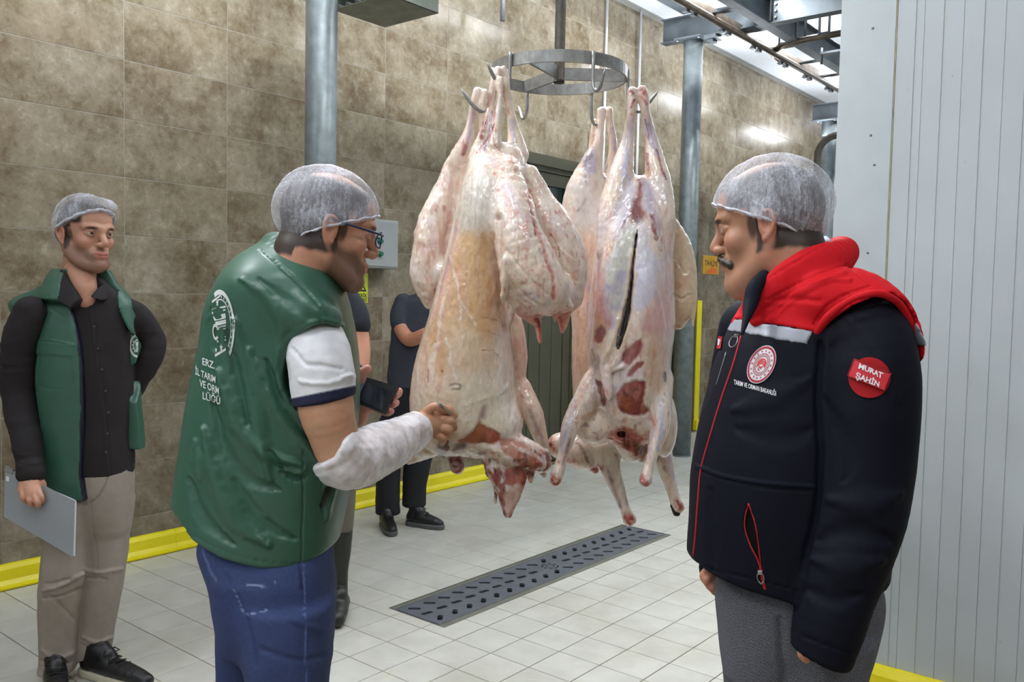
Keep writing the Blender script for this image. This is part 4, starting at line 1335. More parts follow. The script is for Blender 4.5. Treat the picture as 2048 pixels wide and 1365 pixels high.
LABELS = dict(a='fat-tailed sheep carcass with amber flank and torn red neck, touched by the pen',
              b='sheep carcass behind the amber-flanked one, its pale fat lobe showing at left',
              c='sheep carcass hung belly outward with dark slit and red chest patches',
              d='sheep carcass behind the slit one, its two forelegs hanging lowest above the drain')
def carcass(v, b0, cx, key, fn, col=FAT):
    p = at(cx, 600, b0)
    z0 = float(min(v.ax[2]))
    e = frame((p[0], b0), 'sheep_carcass', LABELS[key], 'carcass', 'sheep carcasses hanging from the hook ring', z0=z0)
    def both(k):
        fn(k); muscle(k)
    body(v, 'flesh', M_meat, e, col, both)
    return e


cA = carcass(v, bA, 950, 'a', skinA)

# --- B: behind A, on the left hook
bB = 2.83
v = Vol.px(790, 1120, 160, 960, bB - 0.12, bB + 0.25, 0.0055)
v.chain([(955, 183, 2.76, 9), (947, 212, 2.76, 8), (940, 255, 2.77, 9), (928, 300, 2.78, 19), (908, 360, bB, 32)], .012)
v.chain([(970, 186, 2.76, 8), (963, 215, 2.76, 7), (966, 260, 2.78, 10), (972, 310, bB, 22)], .012)
v.secs([(300, 915, 985, bB, .04, .05), (380, 890, 1010, bB, .06, .10), (480, 870, 1020, bB, .06, .14), (600, 862, 1036, bB, .07, .16), (700, 850, 1056, bB, .08, .16), (780, 845, 1048, bB, .08, .15), (850, 850, 1046, bB, .07, .13), (885, 880, 1030, bB, .03, .06)], p=2.1, k=.02, kt=.02)
v.chain([(905, 335, bB - .02, 18), (884, 400, bB - .03, 26), (862, 460, bB - .04, 30), (852, 520, bB - .05, 32), (852, 570, bB - .05, 26), (856, 608, bB - .04, 9)], .012)
v.ell(884, 548, bB - .05, 30, .05, 34, .01)
v.chain([(1040, 780, bB - .02, 24), (1062, 820, bB - .04, 22), (1078, 865, bB - .05, 16), (1090, 905, bB - .05, 10)], .012)
v.chain([(855, 870, bB - .04, 24), (842, 905, bB - .05, 10)], .01)
v.chain([(868, 470, bB - .13, 4), (858, 520, bB - .15, 5)], .01, 's'); v.chain([(866, 565, bB - .13, 4), (872, 600, bB - .10, 5)], .008, 's')


def skinB(k):
    grain(k, .002); blotch(k, CREAM, 12, -.1, .5, .6); k.H += np.where(k.X < 905, .006 * fbm(k.V, 16, 3, off=3) + .003 * fbm(k.V, 38, 2), 0)
    blotch(k, srgb(214, 176, 160), 50, .2, .5, .5, off=3)
    k.line([(900, 430), (890, 470), (886, 500)], 9, srgb(214, 168, 156), amt=.6); k.line([(912, 440), (908, 480)], 4, MEAT, amt=.5)
    k.line([(946, 215), (938, 270), (930, 300)], 5, LILAC, amt=.7); k.line([(932, 288), (926, 306)], 7, MEAT, amt=.8)
    k.line([(852, 470), (862, 500), (856, 530)], 3, srgb(196, 160, 130), h=-.003, amt=.7); k.line([(868, 580), (872, 606)], 3, srgb(150, 80, 60), amt=.8)
    k.line([(950, 200), (948, 215)], 3, srgb(190, 110, 70), amt=.6)
    k.line([(1050, 640), (1048, 780)], 14, srgb(216, 184, 174), amt=.5)
    k.poly([(1028, 830), (1050, 835), (1054, 868), (1030, 872)], srgb(188, 110, 66), soft=6, amt=.6); k.line([(1046, 850), (1052, 872)], 5, DEEP, amt=.7)
    k.line([(1060, 820), (1078, 860), (1090, 905)], 7, srgb(110, 80, 90), soft=1, amt=.6, wob=6)


carcass(v, bB, 950, 'b', skinB)

# --- D: behind C on the far-right hook
bD = 3.02
v = Vol.px(1080, 1400, 200, 1070, bD - 0.16, bD + 0.22, 0.0048)
v.chain([(1203, 224, bD - .05, 10), (1200, 250, bD - .05, 9), (1195, 290, bD - .05, 12), (1182, 330, bD - .04, 22), (1170, 385, bD - .02, 38), (1165, 440, bD, 42)], .014)
v.chain([(1218, 222, bD - .02, 9), (1221, 250, bD - .02, 7), (1227, 300, bD - .02, 9), (1222, 345, bD, 16), (1215, 400, bD, 30)], .012)
v.chain([(1190, 242, bD + .02, 6), (1186, 262, bD + .02, 5), (1180, 310, bD + .02, 7), (1172, 350, bD + .02, 18)], .01)
v.secs([(360, 1142, 1225, bD, .06, .07), (430, 1126, 1250, bD, .08, .10), (520, 1134, 1270, bD, .09, .13), (620, 1142, 1300, bD, .10, .15), (740, 1144, 1320, bD, .10, .16), (830, 1146, 1326, bD, .10, .15), (880, 1140, 1320, bD, .09, .12), (920, 1170, 1290, bD, .05, .08)], p=2.1, k=.02, kt=.03)
v.ell(1128, 892, bD - .02, 36, .05, 28, .02); v.ell(1170, 905, bD - .04, 48, .06, 36, .02)
v.chain([(1180, 925, bD - .05, 16), (1192, 942, bD - .05, 7)], .006)
v.chain([(1216, 900, bD - .08, 30), (1222, 940, bD - .10, 20), (1238, 985, bD - .11, 14), (1250, 1018, bD - .12, 10), (1260, 1040, bD - .12, 13)], .012)
v.chain([(1315, 870, bD - .02, 26), (1326, 915, bD - .03, 20), (1340, 965, bD - .04, 13), (1350, 1000, bD - .05, 11), (1356, 1016, bD - .05, 12)], .012)


def skinD(k):
    grain(k, .002); blotch(k, CREAM, 12, -.2, .5, .5)
    k.poly([(1140, 370), (1190, 350), (1205, 420), (1195, 470), (1150, 470)], srgb(204, 204, 206), soft=16, amt=.7)
    k.poly([(1166, 318), (1190, 300), (1192, 345), (1170, 352)], srgb(176, 168, 196), soft=5, amt=.8); k.line([(1168, 330), (1182, 310)], 6, srgb(98, 70, 78), amt=.8)
    k.line([(1183, 292), (1188, 270)], 3, srgb(176, 80, 60), amt=.7); k.line([(1172, 400), (1155, 420)], 4, GREYB, amt=.7); k.line([(1168, 350), (1172, 366)], 3, GREYB, amt=.8)
    k.line([(1224, 260), (1230, 300)], 5, LILAC, amt=.7); k.line([(1212, 300), (1208, 400)], 6, srgb(96, 52, 54), amt=.6, soft=1)
    k.poly([(1146, 480), (1195, 480), (1195, 860), (1150, 860)], srgb(208, 164, 136), soft=12, wob=8, amt=.6)
    k.line([(1172, 500), (1178, 640), (1182, 780)], 6, srgb(178, 150, 176), h=-.002, amt=.6); k.line([(1150, 560), (1152, 800)], 6, srgb(230, 204, 190), amt=.6)
    k.poly([(1170, 850), (1240, 860), (1250, 940), (1170, 930)], srgb(206, 196, 178), soft=10, amt=.7)
    k.line([(1155, 885), (1168, 905), (1178, 925)], 4, srgb(110, 80, 74), amt=.7); k.line([(1098, 878), (1106, 900)], 10, srgb(206, 132, 116), amt=.7); k.line([(1092, 885), (1104, 915), (1150, 922)], 5, BLOOD, amt=.7)
    k.poly([(1178, 930), (1208, 935), (1195, 955), (1185, 950)], MEAT, soft=3, amt=.9)
    for pts, w, c in (([(1216, 935), (1228, 975), (1240, 1010)], 8, srgb(120, 100, 116)), ([(1232, 910), (1246, 960), (1254, 1010)], 6, srgb(150, 104, 74)), ([(1240, 960), (1252, 1020)], 3, BLUE), ([(1250, 1030), (1262, 1045)], 10, srgb(196, 90, 78)),
                      ([(1322, 900), (1330, 940)], 8, srgb(100, 62, 68)), ([(1336, 900), (1346, 960)], 6, srgb(176, 172, 206)), ([(1350, 1000), (1362, 1015)], 6, srgb(200, 70, 60)), ([(1330, 980), (1340, 1010)], 5, srgb(206, 170, 140))):
        k.line(pts, w, c, soft=.9, amt=.75, wob=4)
    k.poly([(1246, 905), (1320, 880), (1320, 925), (1262, 922)], srgb(96, 40, 36), soft=6, amt=.8)


_skinD = skinD
def skinD(k):
    _skinD(k)
    for (x, y, r) in ((1260, 1040, 16), (1356, 1012, 13), (1192, 942, 12), (1098, 890, 14)):
        near = np.clip(1.3 - np.hypot(k.X - x, k.Y - y) / r, 0, 1)
        k.tint(near * (.6 + 2.2 * fbm(k.V, 80, 3, off=3)), srgb(172, 48, 42), .9); k.H += near * .0045 * fbm(k.V, 70, 3, off=13)


eD = carcass(v, bD, 1215, 'd', skinD)
v = Vol.px(1330, 1375, 1005, 1045, bD - .10, bD + .0, 0.0025)
v.chain([(1350, 1014, bD - .045, 9), (1354, 1027, bD - .055, 7)], .004); v.chain([(1346, 1012, bD - .05, 6), (1351, 1028, bD - .06, 5)], .003)
o = body(v, 'hoof', plain('black_horn', srgb(22, 20, 20), 0.35), eD, (0, 0, 0)); o['label'] = 'black hoof'

# --- C: belly outward, on the right hook
bC = 2.76
v = Vol.px(1085, 1405, 165, 990, bC - 0.22, bC + 0.22, 0.0034)
v.secs([(352, 1242, 1306, bC, .04, .04), (400, 1212, 1336, bC, .09, .08), (460, 1198, 1342, bC, .12, .10), (540, 1186, 1345, bC, .13, .12), (640, 1177, 1348, bC, .14, .14), (720, 1176, 1340, bC, .14, .15), (800, 1182, 1336, bC, .13, .14), (860, 1196, 1322, bC, .09, .10), (890, 1215, 1300, bC, .05, .06)], p=2.3, k=.02, kt=.03)
v.chain([(1264, 182, bC - .035, 9), (1264, 200, bC - .035, 10), (1263, 225, bC - .03, 9), (1257, 270, bC, 12), (1248, 320, bC - .01, 20), (1236, 375, bC - .03, 28), (1222, 440, bC - .05, 28), (1212, 500, bC - .06, 18)], .012)
v.chain([(1284, 180, bC - .03, 9), (1287, 198, bC - .03, 11), (1291, 225, bC - .025, 9), (1300, 270, bC, 12), (1310, 325, bC - .01, 20), (1318, 380, bC - .03, 27), (1326, 440, bC - .05, 26), (1330, 500, bC - .06, 16)], .012)
v.chain([(1288, 470, bC - .08, 28), (1290, 540, bC - .10, 32), (1284, 610, bC - .11, 32), (1276, 700, bC - .10, 34), (1270, 780, bC - .09, 32)], .03); v.chain([(1238, 470, bC - .08, 24), (1228, 540, bC - .10, 28), (1214, 610, bC - .105, 26), (1206, 700, bC - .09, 26)], .03)
# hollow under the crotch and the slit
v.chain([(1276, 372, bC - .10, 10), (1275, 410, bC - .13, 12), (1272, 440, bC - .15, 9)], .02, 's')
v.chain([(1243, 420, bC - .16, 5), (1236, 470, bC - .17, 5)], .014, 's'); v.chain([(1302, 430, bC - .16, 5), (1314, 480, bC - .17, 6)], .014, 's')
v.chain([(1273, 470, bC - .12, 2.5), (1266, 530, bC - .13, 4), (1259, 590, bC - .13, 6), (1250, 640, bC - .13, 9), (1241, 676, bC - .13, 7), (1236, 696, bC - .13, 3)], .003, 's', flb=5.0)
v.chain([(1266, 540, bC + .01, 26), (1250, 650, bC + .01, 34)], .01, 's')
# tail lobe behind on the right
v.chain([(1338, 440, bC + .04, 14), (1356, 500, bC + .06, 28), (1362, 560, bC + .06, 32), (1362, 610, bC + .06, 28), (1356, 645, bC + .06, 15)], .012)
v.chain([(1380, 560, bC + .04, 12), (1386, 610, bC + .04, 8), (1386, 652, bC + .04, 3)], .006)
# forelegs
v.chain([(1196, 770, bC - .03, 34), (1166, 812, bC - .06, 26), (1142, 852, bC - .09, 19), (1132, 890, bC - .10, 13), (1122, 925, bC - .11, 11), (1114, 952, bC - .12, 14), (1110, 962, bC - .12, 12)], .014)
v.chain([(1318, 760, bC - .05, 28), (1320, 815, bC - .09, 24), (1318, 860, bC - .11, 19), (1306, 905, bC - .13, 12), (1297, 938, bC - .14, 11), (1291, 962, bC - .15, 13)], .014)
v.ell(1328, 850, bC + .02, 26, .07, 66, .02)
v.ell(1188, 850, bC - .02, 40, .06, 40, .02)
# neck stump
v.chain([(1250, 860, bC - .02, 36), (1262, 895, bC - .01, 28), (1268, 915, bC + .0, 12)], .014); v.chain([(1290, 880, bC, 22), (1284, 915, bC, 12)], .008)
v.ell(1245, 872, bC - .10, 9, .05, 8, .008, 's')
for pts in ([(1240, 695, 0), (1228, 725, 0), (1214, 752, 0)], [(1205, 690, 0), (1208, 725, 0), (1214, 752, 0)]): pass
v.chain([(1262, 650, bC - .135, 8), (1248, 690, bC - .135, 9), (1234, 722, bC - .135, 8), (1214, 748, bC - .13, 10), (1216, 790, bC - .13, 12)], .008)
v.chain([(1232, 640, bC - .13, 7), (1222, 690, bC - .13, 7), (1206, 722, bC - .125, 7), (1206, 748, bC - .12, 7)], .008)
v.chain([(1222, 742, bC - .135, 5), (1252, 730, bC - .14, 5), (1276, 706, bC - .13, 4)], .006)


def skinC(k):
    grain(k, .0018); blotch(k, CREAM, 12, -.1, .5, .4); blotch(k, srgb(206, 200, 212), 9, .0, .5, .6, off=7)
    # legs
    for pts, w, c in (([(1263, 235), (1255, 290), (1244, 350)], 8, srgb(214, 206, 216)), ([(1258, 300), (1242, 380), (1228, 440)], 7, BLUE), ([(1250, 330), (1262, 380)], 9, srgb(196, 190, 216)), ([(1297, 250), (1312, 310)], 8, LILAC), ([(1290, 240), (1300, 290)], 3, srgb(110, 84, 104)), ([(1312, 300), (1322, 330), (1330, 360)], 4, srgb(120, 60, 70)),
                      ([(1293, 308), (1296, 340)], 5, BLOOD), ([(1268, 200), (1262, 215)], 5, srgb(190, 70, 56)), ([(1282, 195), (1292, 208)], 5, srgb(188, 80, 66)), ([(1262, 184), (1268, 190)], 6, srgb(226, 206, 196)), ([(1288, 305), (1290, 270)], 3, srgb(200, 110, 90)), ([(1308, 320), (1305, 350)], 8, srgb(228, 212, 188)), ([(1328, 345), (1332, 360)], 3, srgb(60, 40, 56))):
        k.line(pts, w, c, soft=.8, amt=.8, wob=3)
    k.poly([(1274, 355), (1284, 360), (1284, 410), (1290, 432), (1278, 448), (1262, 440), (1264, 400), (1272, 385)], srgb(120, 54, 56), soft=5, wob=4, amt=.95)
    k.poly([(1284, 360), (1300, 365), (1312, 420), (1316, 470), (1300, 440), (1288, 410)], srgb(176, 166, 190), soft=6, amt=.8); k.poly([(1270, 370), (1250, 380), (1240, 430), (1232, 480), (1250, 450), (1264, 410)], srgb(200, 196, 214), soft=6, amt=.8)
    k.line([(1262, 424), (1252, 440), (1246, 455)], 3, DEEP, amt=.8); k.line([(1302, 430), (1308, 460), (1312, 476)], 5, srgb(150, 70, 60), amt=.8)
    # belly wall on both sides of the slit
    k.poly([(1268, 445), (1274, 470), (1262, 560), (1246, 620), (1218, 600), (1212, 540), (1236, 480)], srgb(214, 216, 216), soft=6, wob=4, amt=.9)
    k.poly([(1280, 440), (1292, 470), (1316, 530), (1304, 600), (1270, 620), (1266, 560), (1276, 480)], srgb(208, 208, 224), soft=6, wob=4, amt=.9)
    for x0, x1 in ((1262, 1226), (1266, 1236), (1256, 1216), (1270, 1246), (1250, 1212)): k.line([(x0, 460), ((x0 + x1) / 2 + 2, 520), (x1, 580)], 2.4, srgb(222, 222, 190), h=.0006, soft=1, amt=.7, wob=3)
    for x0, x1 in ((1280, 1284), (1284, 1300)): k.line([(x0, 460), (x1, 520)], 2.2, srgb(216, 216, 170), soft=1, amt=.6, wob=2)
    blotch(k, srgb(170, 164, 214), 24, .05, .4, .5, off=21, cond=(k.Y > 540) & (k.Y < 660) & (k.X > 1200) & (k.X < 1320))
    for pts in ([(1264, 500), (1254, 570), (1250, 600), (1236, 650), (1222, 690), (1206, 720)], [(1272, 500), (1268, 560), (1262, 620), (1254, 660), (1240, 700), (1222, 735)]):
        k.line(pts, 5, srgb(228, 206, 178), h=.003, soft=.9, amt=.9, wob=3)
    k.line([(1273, 466, 1.6), (1266, 530, 3.2), (1259, 590, 6), (1250, 640, 9), (1241, 676, 8), (1236, 696, 4)], 7, srgb(28, 16, 14), soft=.3, wob=1, amt=.97, cond=(k.N[:, 1] > -.93))  # near-black painted along the slit as the shade inside it
    k.line([(1274, 460, 1.5), (1267, 530, 2.4), (1260, 590, 4), (1250, 642, 6), (1242, 674, 5), (1237, 692, 2)], 4, srgb(24, 14, 12), soft=.4, wob=0)  # narrower core of the same painted slit shade
    # flank membranes
    k.poly([(1200, 500), (1206, 560), (1212, 620), (1222, 650), (1190, 660), (1182, 600), (1192, 540)], srgb(206, 146, 140), soft=8, amt=.85); k.poly([(1188, 620), (1214, 650), (1206, 700), (1186, 690)], AMBER, soft=8, amt=.6)
    k.poly([(1338, 450), (1336, 540), (1320, 580), (1290, 640), (1280, 655), (1330, 680), (1346, 640), (1345, 540)], srgb(216, 168, 164), soft=10, amt=.85)
    k.poly([(1300, 660), (1335, 680), (1330, 760), (1300, 790), (1290, 720)], srgb(214, 178, 152), soft=10, amt=.8); k.line([(1310, 690), (1300, 770)], 6, srgb(206, 146, 100), soft=1, amt=.6)
    for pts in ([(1310, 560), (1326, 620), (1332, 700)], [(1335, 480), (1338, 600)], [(1196, 480), (1192, 580), (1182, 660)]): k.line(pts, 3, srgb(226, 214, 226), h=.001, soft=1, amt=.7)
    # red muscle windows
    k.poly([(1200, 650), (1210, 658), (1212, 672), (1202, 688), (1188, 684), (1190, 664)], srgb(140, 66, 68), soft=2.5, wob=3, amt=.95, h=-.003)
    k.poly([(1282, 678), (1288, 694), (1276, 716), (1258, 730), (1246, 722), (1248, 704), (1264, 688)], srgb(142, 62, 62), soft=2.5, wob=3, amt=.95, h=-.003)
    k.poly([(1286, 722), (1284, 736), (1264, 754), (1256, 748), (1270, 730)], srgb(146, 60, 58), soft=2, amt=.9, h=-.002)
    k.poly([(1270, 762), (1290, 764), (1290, 785), (1288, 812), (1296, 820), (1292, 830), (1262, 832), (1240, 824), (1232, 800), (1244, 772)], srgb(138, 52, 46), soft=2.5, wob=3, amt=.97, h=-.004)
    k.poly([(1238, 790), (1262, 796), (1264, 824), (1242, 820)], srgb(160, 78, 44), soft=6, amt=.7); k.line([(1288, 806), (1300, 830), (1308, 850)], 6, RUST, soft=1, amt=.6)
    k.poly([(1190, 758), (1206, 768), (1212, 806), (1204, 812), (1194, 786)], srgb(120, 62, 66), soft=2, amt=.95, h=-.003)
    k.line([(1214, 758), (1216, 790)], 2.5, srgb(206, 150, 130), amt=.8); k.poly([(1204, 748), (1230, 750), (1228, 772), (1218, 780), (1208, 772)], srgb(232, 214, 208), soft=3, amt=.8, h=.002)
    k.line([(1190, 690), (1196, 730), (1184, 760), (1192, 800)], 6, srgb(176, 170, 190), soft=1, amt=.6); k.line([(1184, 700), (1188, 720)], 3, DEEP, amt=.5)
    k.line([(1328, 746), (1330, 760)], 4, srgb(70, 60, 76), amt=.8)
    k.line([(1190, 824), (1166, 836)], 6, srgb(206, 160, 130), amt=.7); k.line([(1200, 818), (1208, 822)], 6, srgb(236, 222, 206), h=.004, amt=.9)
    # forelegs
    for pts, w, c in (([(1150, 800), (1136, 850)], 10, srgb(206, 204, 222)), ([(1134, 855), (1122, 900)], 7, srgb(168, 168, 206)), ([(1142, 862), (1130, 905)], 6, srgb(110, 56, 62)), ([(1136, 900), (1124, 930)], 3, srgb(190, 100, 100)), ([(1106, 950), (1118, 966)], 8, srgb(206, 130, 118)), ([(1104, 958), (1110, 968)], 4, BLOOD),
                      ([(1322, 800), (1322, 850)], 10, srgb(212, 214, 226)), ([(1326, 850), (1316, 900)], 8, srgb(160, 166, 204)), ([(1304, 860), (1300, 920)], 5, srgb(196, 180, 190)), ([(1280, 958), (1294, 968)], 9, srgb(196, 86, 78)), ([(1284, 950), (1290, 956)], 5, BLOOD)):
        k.line(pts, w, c, soft=.9, amt=.75, wob=3)
    # neck wound
    k.poly([(1222, 862), (1240, 856), (1262, 858), (1294, 880), (1292, 915), (1278, 922), (1256, 905), (1232, 890), (1216, 878)], srgb(172, 66, 50), soft=5, wob=7, amt=.9)
    k.poly([(1236, 860), (1250, 858), (1256, 876), (1262, 900), (1250, 900), (1242, 880)], srgb(96, 20, 16), soft=3, wob=4, amt=.95); k.poly([(1262, 880), (1290, 890), (1290, 912), (1272, 912)], srgb(92, 50, 42), soft=4, wob=5, amt=.9)
    blotch(k, srgb(150, 110, 120), 50, .1, .4, .7, off=33, cond=(k.Y > 835) & (k.Y < 880) & (((k.X > 1160) & (k.X < 1205)) | ((k.X > 1268) & (k.X < 1300))))
    k.H -= np.where((k.Y > 858) & (k.X > 1215) & (k.X < 1300) & (k.Y < 930), .004 * np.abs(fbm(k.V, 60, 3)), 0)
    # tail lobe
    lobe = (k.X > 1346) & (k.Y > 430) & (k.Y < 670)
    k.C[lobe] = np.array(srgb(222, 198, 168), np.float32); blotch(k, srgb(206, 150, 126), 40, .1, .5, .6, off=2, cond=lobe)
    k.line([(1350, 520), (1370, 545), (1382, 540)], 4, CREAM, h=-.003); k.line([(1348, 590), (1366, 600), (1380, 590)], 4, CREAM, h=-.003); k.line([(1350, 655), (1366, 660)], 8, srgb(190, 110, 90), amt=.7)


_skinC = skinC
def skinC(k):
    _skinC(k)
    for (x, y, r) in ((1110, 962, 13), (1288, 966, 14), (1264, 186, 9), (1286, 184, 9)):
        near = np.clip(1.3 - np.hypot(k.X - x, k.Y - y) / r, 0, 1)
        k.tint(near * (.5 + 2.2 * fbm(k.V, 90, 3, off=3)), srgb(170, 40, 36), .9); k.H += near * .0045 * fbm(k.V, 75, 3, off=13)


carcass(v, bC, 1265, 'c', skinC)
# ---------------------------------------------------------------- people: tools
def extr(v, poly, b0, b1, bref, op='s', k=0.004, curve=3):
    """prism over a drawn outline, from depth b0 to b1"""
    P = cr(list(poly) + [poly[0]], curve)[:-1] if curve > 1 else np.array(poly, float)
    W_ = np.array([at(x, y, bref) for x, y in P])[:, [0, 2]]
    m = 0.03
    lo = (W_[:, 0].min() - m, b0 - m, W_[:, 1].min() - m); hi = (W_[:, 0].max() + m, b1 + m, W_[:, 1].max() + m)
    q = v.sl(lo, hi)
    X, Y, Z = v.g(q)
    x = X[:, 0, 0][:, None]; z = Z[0, 0][None, :]
    d = np.full((x.shape[0], z.shape[1]), 1e9); ins = np.zeros(d.shape, bool)
    for i in range(len(W_)):
        a, b = W_[i], W_[(i + 1) % len(W_)]
        dx, dy = b - a
        t = np.clip(((x - a[0]) * dx + (z - a[1]) * dy) / (dx * dx + dy * dy + 1e-12), 0, 1)
        d = np.minimum(d, np.hypot(x - a[0] - t * dx, z - a[1] - t * dy))
        c = (a[1] > z) != (b[1] > z)
        ins ^= c & (x < a[0] + (z - a[1]) / (dy if abs(dy) > 1e-12 else 1e-12) * dx)
    d = np.where(ins, -d, d)[:, None, :]
    d = np.maximum(d, np.maximum(b0 - Y, Y - b1))
    if op == 'i':
        s_ = np.ones_like(v.D); s_[q] = d; v.D = np.maximum(v.D, s_)
    else: v.put(q, d.astype(np.float32), k, op)
    return v


def rot_head(f, pitch, roll=0.0):
    """columns: head right, forward, up in (a,b,z); f=(fa,fb) facing, pitch>0 looks down"""
    fa, fb = np.array(f) / np.hypot(*f)
    r = np.array([fb, -fa, 0]); fw = np.array([fa, fb, 0]); up = np.array([0, 0, 1.0])
    c, s = math.cos(pitch), math.sin(pitch)
    fw2 = fw * c - up * s; up2 = up * c + fw * s
    c, s = math.cos(roll), math.sin(roll)
    r2 = r * c + up2 * s; up3 = up2 * c - r * s
    return np.stack([r2, fw2, up3], 1)


SKIN_, LIP = srgb(206, 158, 132), srgb(176, 100, 92)


def head(center, scale, f, pitch, roll=0.0, hair='full', beard=0.0, moustache=False, skin=SKIN_, wide=1.0, chin=0.0, bald=False, neck=(-0.035, -0.05, -0.17, 0.058)):
    v = Vol((-.115, -.14, -.22), (.115, .15, .13), 0.0022)
    w = wide
    v.ell3((0, -.012, .028), (.075 * w, .096, .086), .01)
    v.ell3((0, .030, -.042), (.054 * w, .048, .072), .02)
    v.ell3((0, .046, .045), (.052, .038, .045), .02)
    for s in (-1, 1):
        v.chain3([(s * .060 * w, -.012, -.035, .018), (s * .056 * w, .006, -.068, .018), (s * .036 * w, .045, -.096, .018), (0, .066 + chin, -.102, .019)], .018)
        v.ell3((s * .040 * w, .052, -.026), (.022, .022, .020), .018)
        v.chain3([(s * .046, .066, .020, .009), (s * .022, .082, .019, .010), (0, .084, .012, .009)], .010)
    v.ell3((0, .072 + chin, -.098), (.021, .017, .017), .012)
    v.ell3((0, .066, -.066), (.034, .024, .026), .012)
    for s in (-1, 1): v.ell3((s * .033, .0965, -.001), (.019, .0155, .0115), .012, 's')
    v.chain3([(0, .077, .016, .0095), (0, .088, -.008, .0105), (0, .1005, -.028, .0105), (0, .098, -.036, .0098)], .011)
    for s in (-1, 1): v.ell3((s * .0130, .090, -.036), (.0080, .0120, .0080), .006); v.ell3((s * .007, .099, -.0460), (.0035, .005, .003), .002, 's')
    for s in (-1, 1):
        v.ell3((s * .031, .0685, .000), (.0135, .0128, .0125), .002)          # eyeball
        v.chain3([(s * .046, .066, .001, .0038), (s * .031, .0800, .0058, .0044), (s * .018, .073, .000, .0036)], .003)   # upper lid
        v.chain3([(s * .045, .066, -.002, .0032), (s * .031, .0790, -.0066, .0034), (s * .018, .072, -.003, .0028)], .003)
    v.chain3([(-.025, .076, -.066, .0040), (-.010, .0885, -.0625, .0050), (0, .089, -.0640, .0046), (.010, .0885, -.0625, .0050), (.025, .076, -.066, .0040)], .005)
    v.chain3([(-.022, .077, -.071, .0040), (0, .0875, -.0740, .0062), (.022, .077, -.071, .0040)], .005)
    v.chain3([(-.026, .084, -.0675, .0013), (0, .0965, -.0685, .0013), (.026, .084, -.0675, .0013)], .003, 's')
    v.chain3([(-.014, .093, -.083, .003), (.014, .093, -.083, .003)], .008, 's')
    for s in (-1, 1):                                                           # ears
        v.ell3((s * .077 * w, -.012, -.008), (.007, .0165, .027), .006)
        v.chain3([(s * .079 * w, .002, .002, .0030), (s * .083 * w, -.006, .016, .0035), (s * .086 * w, -.020, .016, .0038), (s * .086 * w, -.027, .000, .0038), (s * .082 * w, -.018, -.022, .0040), (s * .078 * w, -.006, -.032, .0056)], .003)
        v.ell3((s * .085 * w, -.010, -.005), (.006, .008, .014), .003, 's')
    n0, n1, nz, nr = neck
    v.chain3([(0, n0 + .008, -.06, nr * 1.0), (0, n0, -.11, nr), (0, n1, nz, nr * 1.04), (0, n1 - .01, nz - .05, nr * 1.1)], .022)
    if moustache: v.chain3([(-.036, .070, -.069, .004), (-.018, .0885, -.0555, .0062), (0, .0935, -.0525, .0055), (.018, .0885, -.0555, .0062), (.036, .070, -.069, .004)], .005); v.ell3((0, .036, -.112), (.046, .042, .026), .03)
    V, Q = v.mesh(1)
    C = np.tile(np.array(skin, np.float32), (len(V), 1))
    x, y, z = V.T
    ax = np.abs(x)
    n = fbm(V, 70, 2) * .004
    def mixc(m, col, amt=1.0):
        kk = (np.clip(m, 0, 1) * amt)[:, None]
        C[:] = C * (1 - kk) + np.array(col, np.float32) * kk
    sm = lambda a, b, t: np.clip((t - a) / (b - a), 0, 1)
    blob = lambda c, r, e=1.0: np.clip(1.4 - 1.4 * (((ax - c[0]) / r[0]) ** 2 + ((y - c[1]) / r[1]) ** 2 + ((z - c[2]) / r[2]) ** 2) ** e, 0, 1)
    mixc(blob((.046, .06, -.03), (.028, .03, .024)), srgb(200, 124, 108), .25)
    mixc(blob((0, .105, -.034), (.018, .02, .014)), srgb(200, 128, 110), .3)
    mixc(sm(.070 * w, .078 * w, ax) * (np.abs(y + .012) < .04), srgb(200, 118, 104), .3)
    mixc(blob((.028, .072, -.012), (.02, .02, .008)), srgb(160, 110, 96), .4)
    hc = srgb(26, 22, 22)
    # hair: behind the hairline
    line = .062 + .35 * (y - .03) * 0
    hm = sm(-.003, .004, (z - (.072 - (.095 - y) * .12)) + n) * (y > .02) * sm(.001, .006, .092 - y + n) if hair == 'full' else 0 * x
    back = sm(-.003, .004, (-.005 - (y - .012) * .9 * (y < .0)) * 0 + n + (.012 - y)) * sm(-.004, .004, z + .055 + n + (ax < .055) * .02)
    side = sm(-.003, .003, .022 - y + n) * sm(-.003, .003, z - .018 + n)
    burn = blob((.070, .018, -.008), (.02, .010, .032))
    notear = 1 - sm(.076 * w, .079 * w, ax) * (np.abs(y + .012) < .034) * (z < .03)
    top = sm(-.004, .004, z - .03 + n) * sm(-.004, .004, .06 - y)
    hh = np.maximum.reduce([hm + 0 * x, back, side, top])
    if bald: hh = hh * (1 - np.clip(1.6 - 1.6 * ((x / .062) ** 2 + ((y - bald[0]) / .068) ** 2 + ((z - bald[1]) / .048) ** 2), 0, 1))
    mixc(hh * notear, hc, .95); mixc(burn * notear, srgb(58, 44, 40), .85)
    # brows, eyes, lips, beard
    bro = blob((.032, .082, .0165), (.022, .022, .0056))
    mixc(bro, srgb(40, 30, 26), .9)
    eye = (np.hypot(ax - .031, z) < .0095) & (y > .0745) & (np.abs(z + .0008) < .0036)
    C[eye] = srgb(176, 166, 160)
    C[eye & (np.hypot(ax - .031 + .0, z) < .0056)] = srgb(34, 24, 20)
    mixc(blob((.032, .075, .0058), (.015, .02, .0022)), srgb(50, 34, 30), .8)
    lipm = ((z > -.0815) & (z < -.0575) & (ax < .026 - np.abs(z + .068) * .9) & (y > .078))
    mixc(lipm.astype(float), LIP, .55)
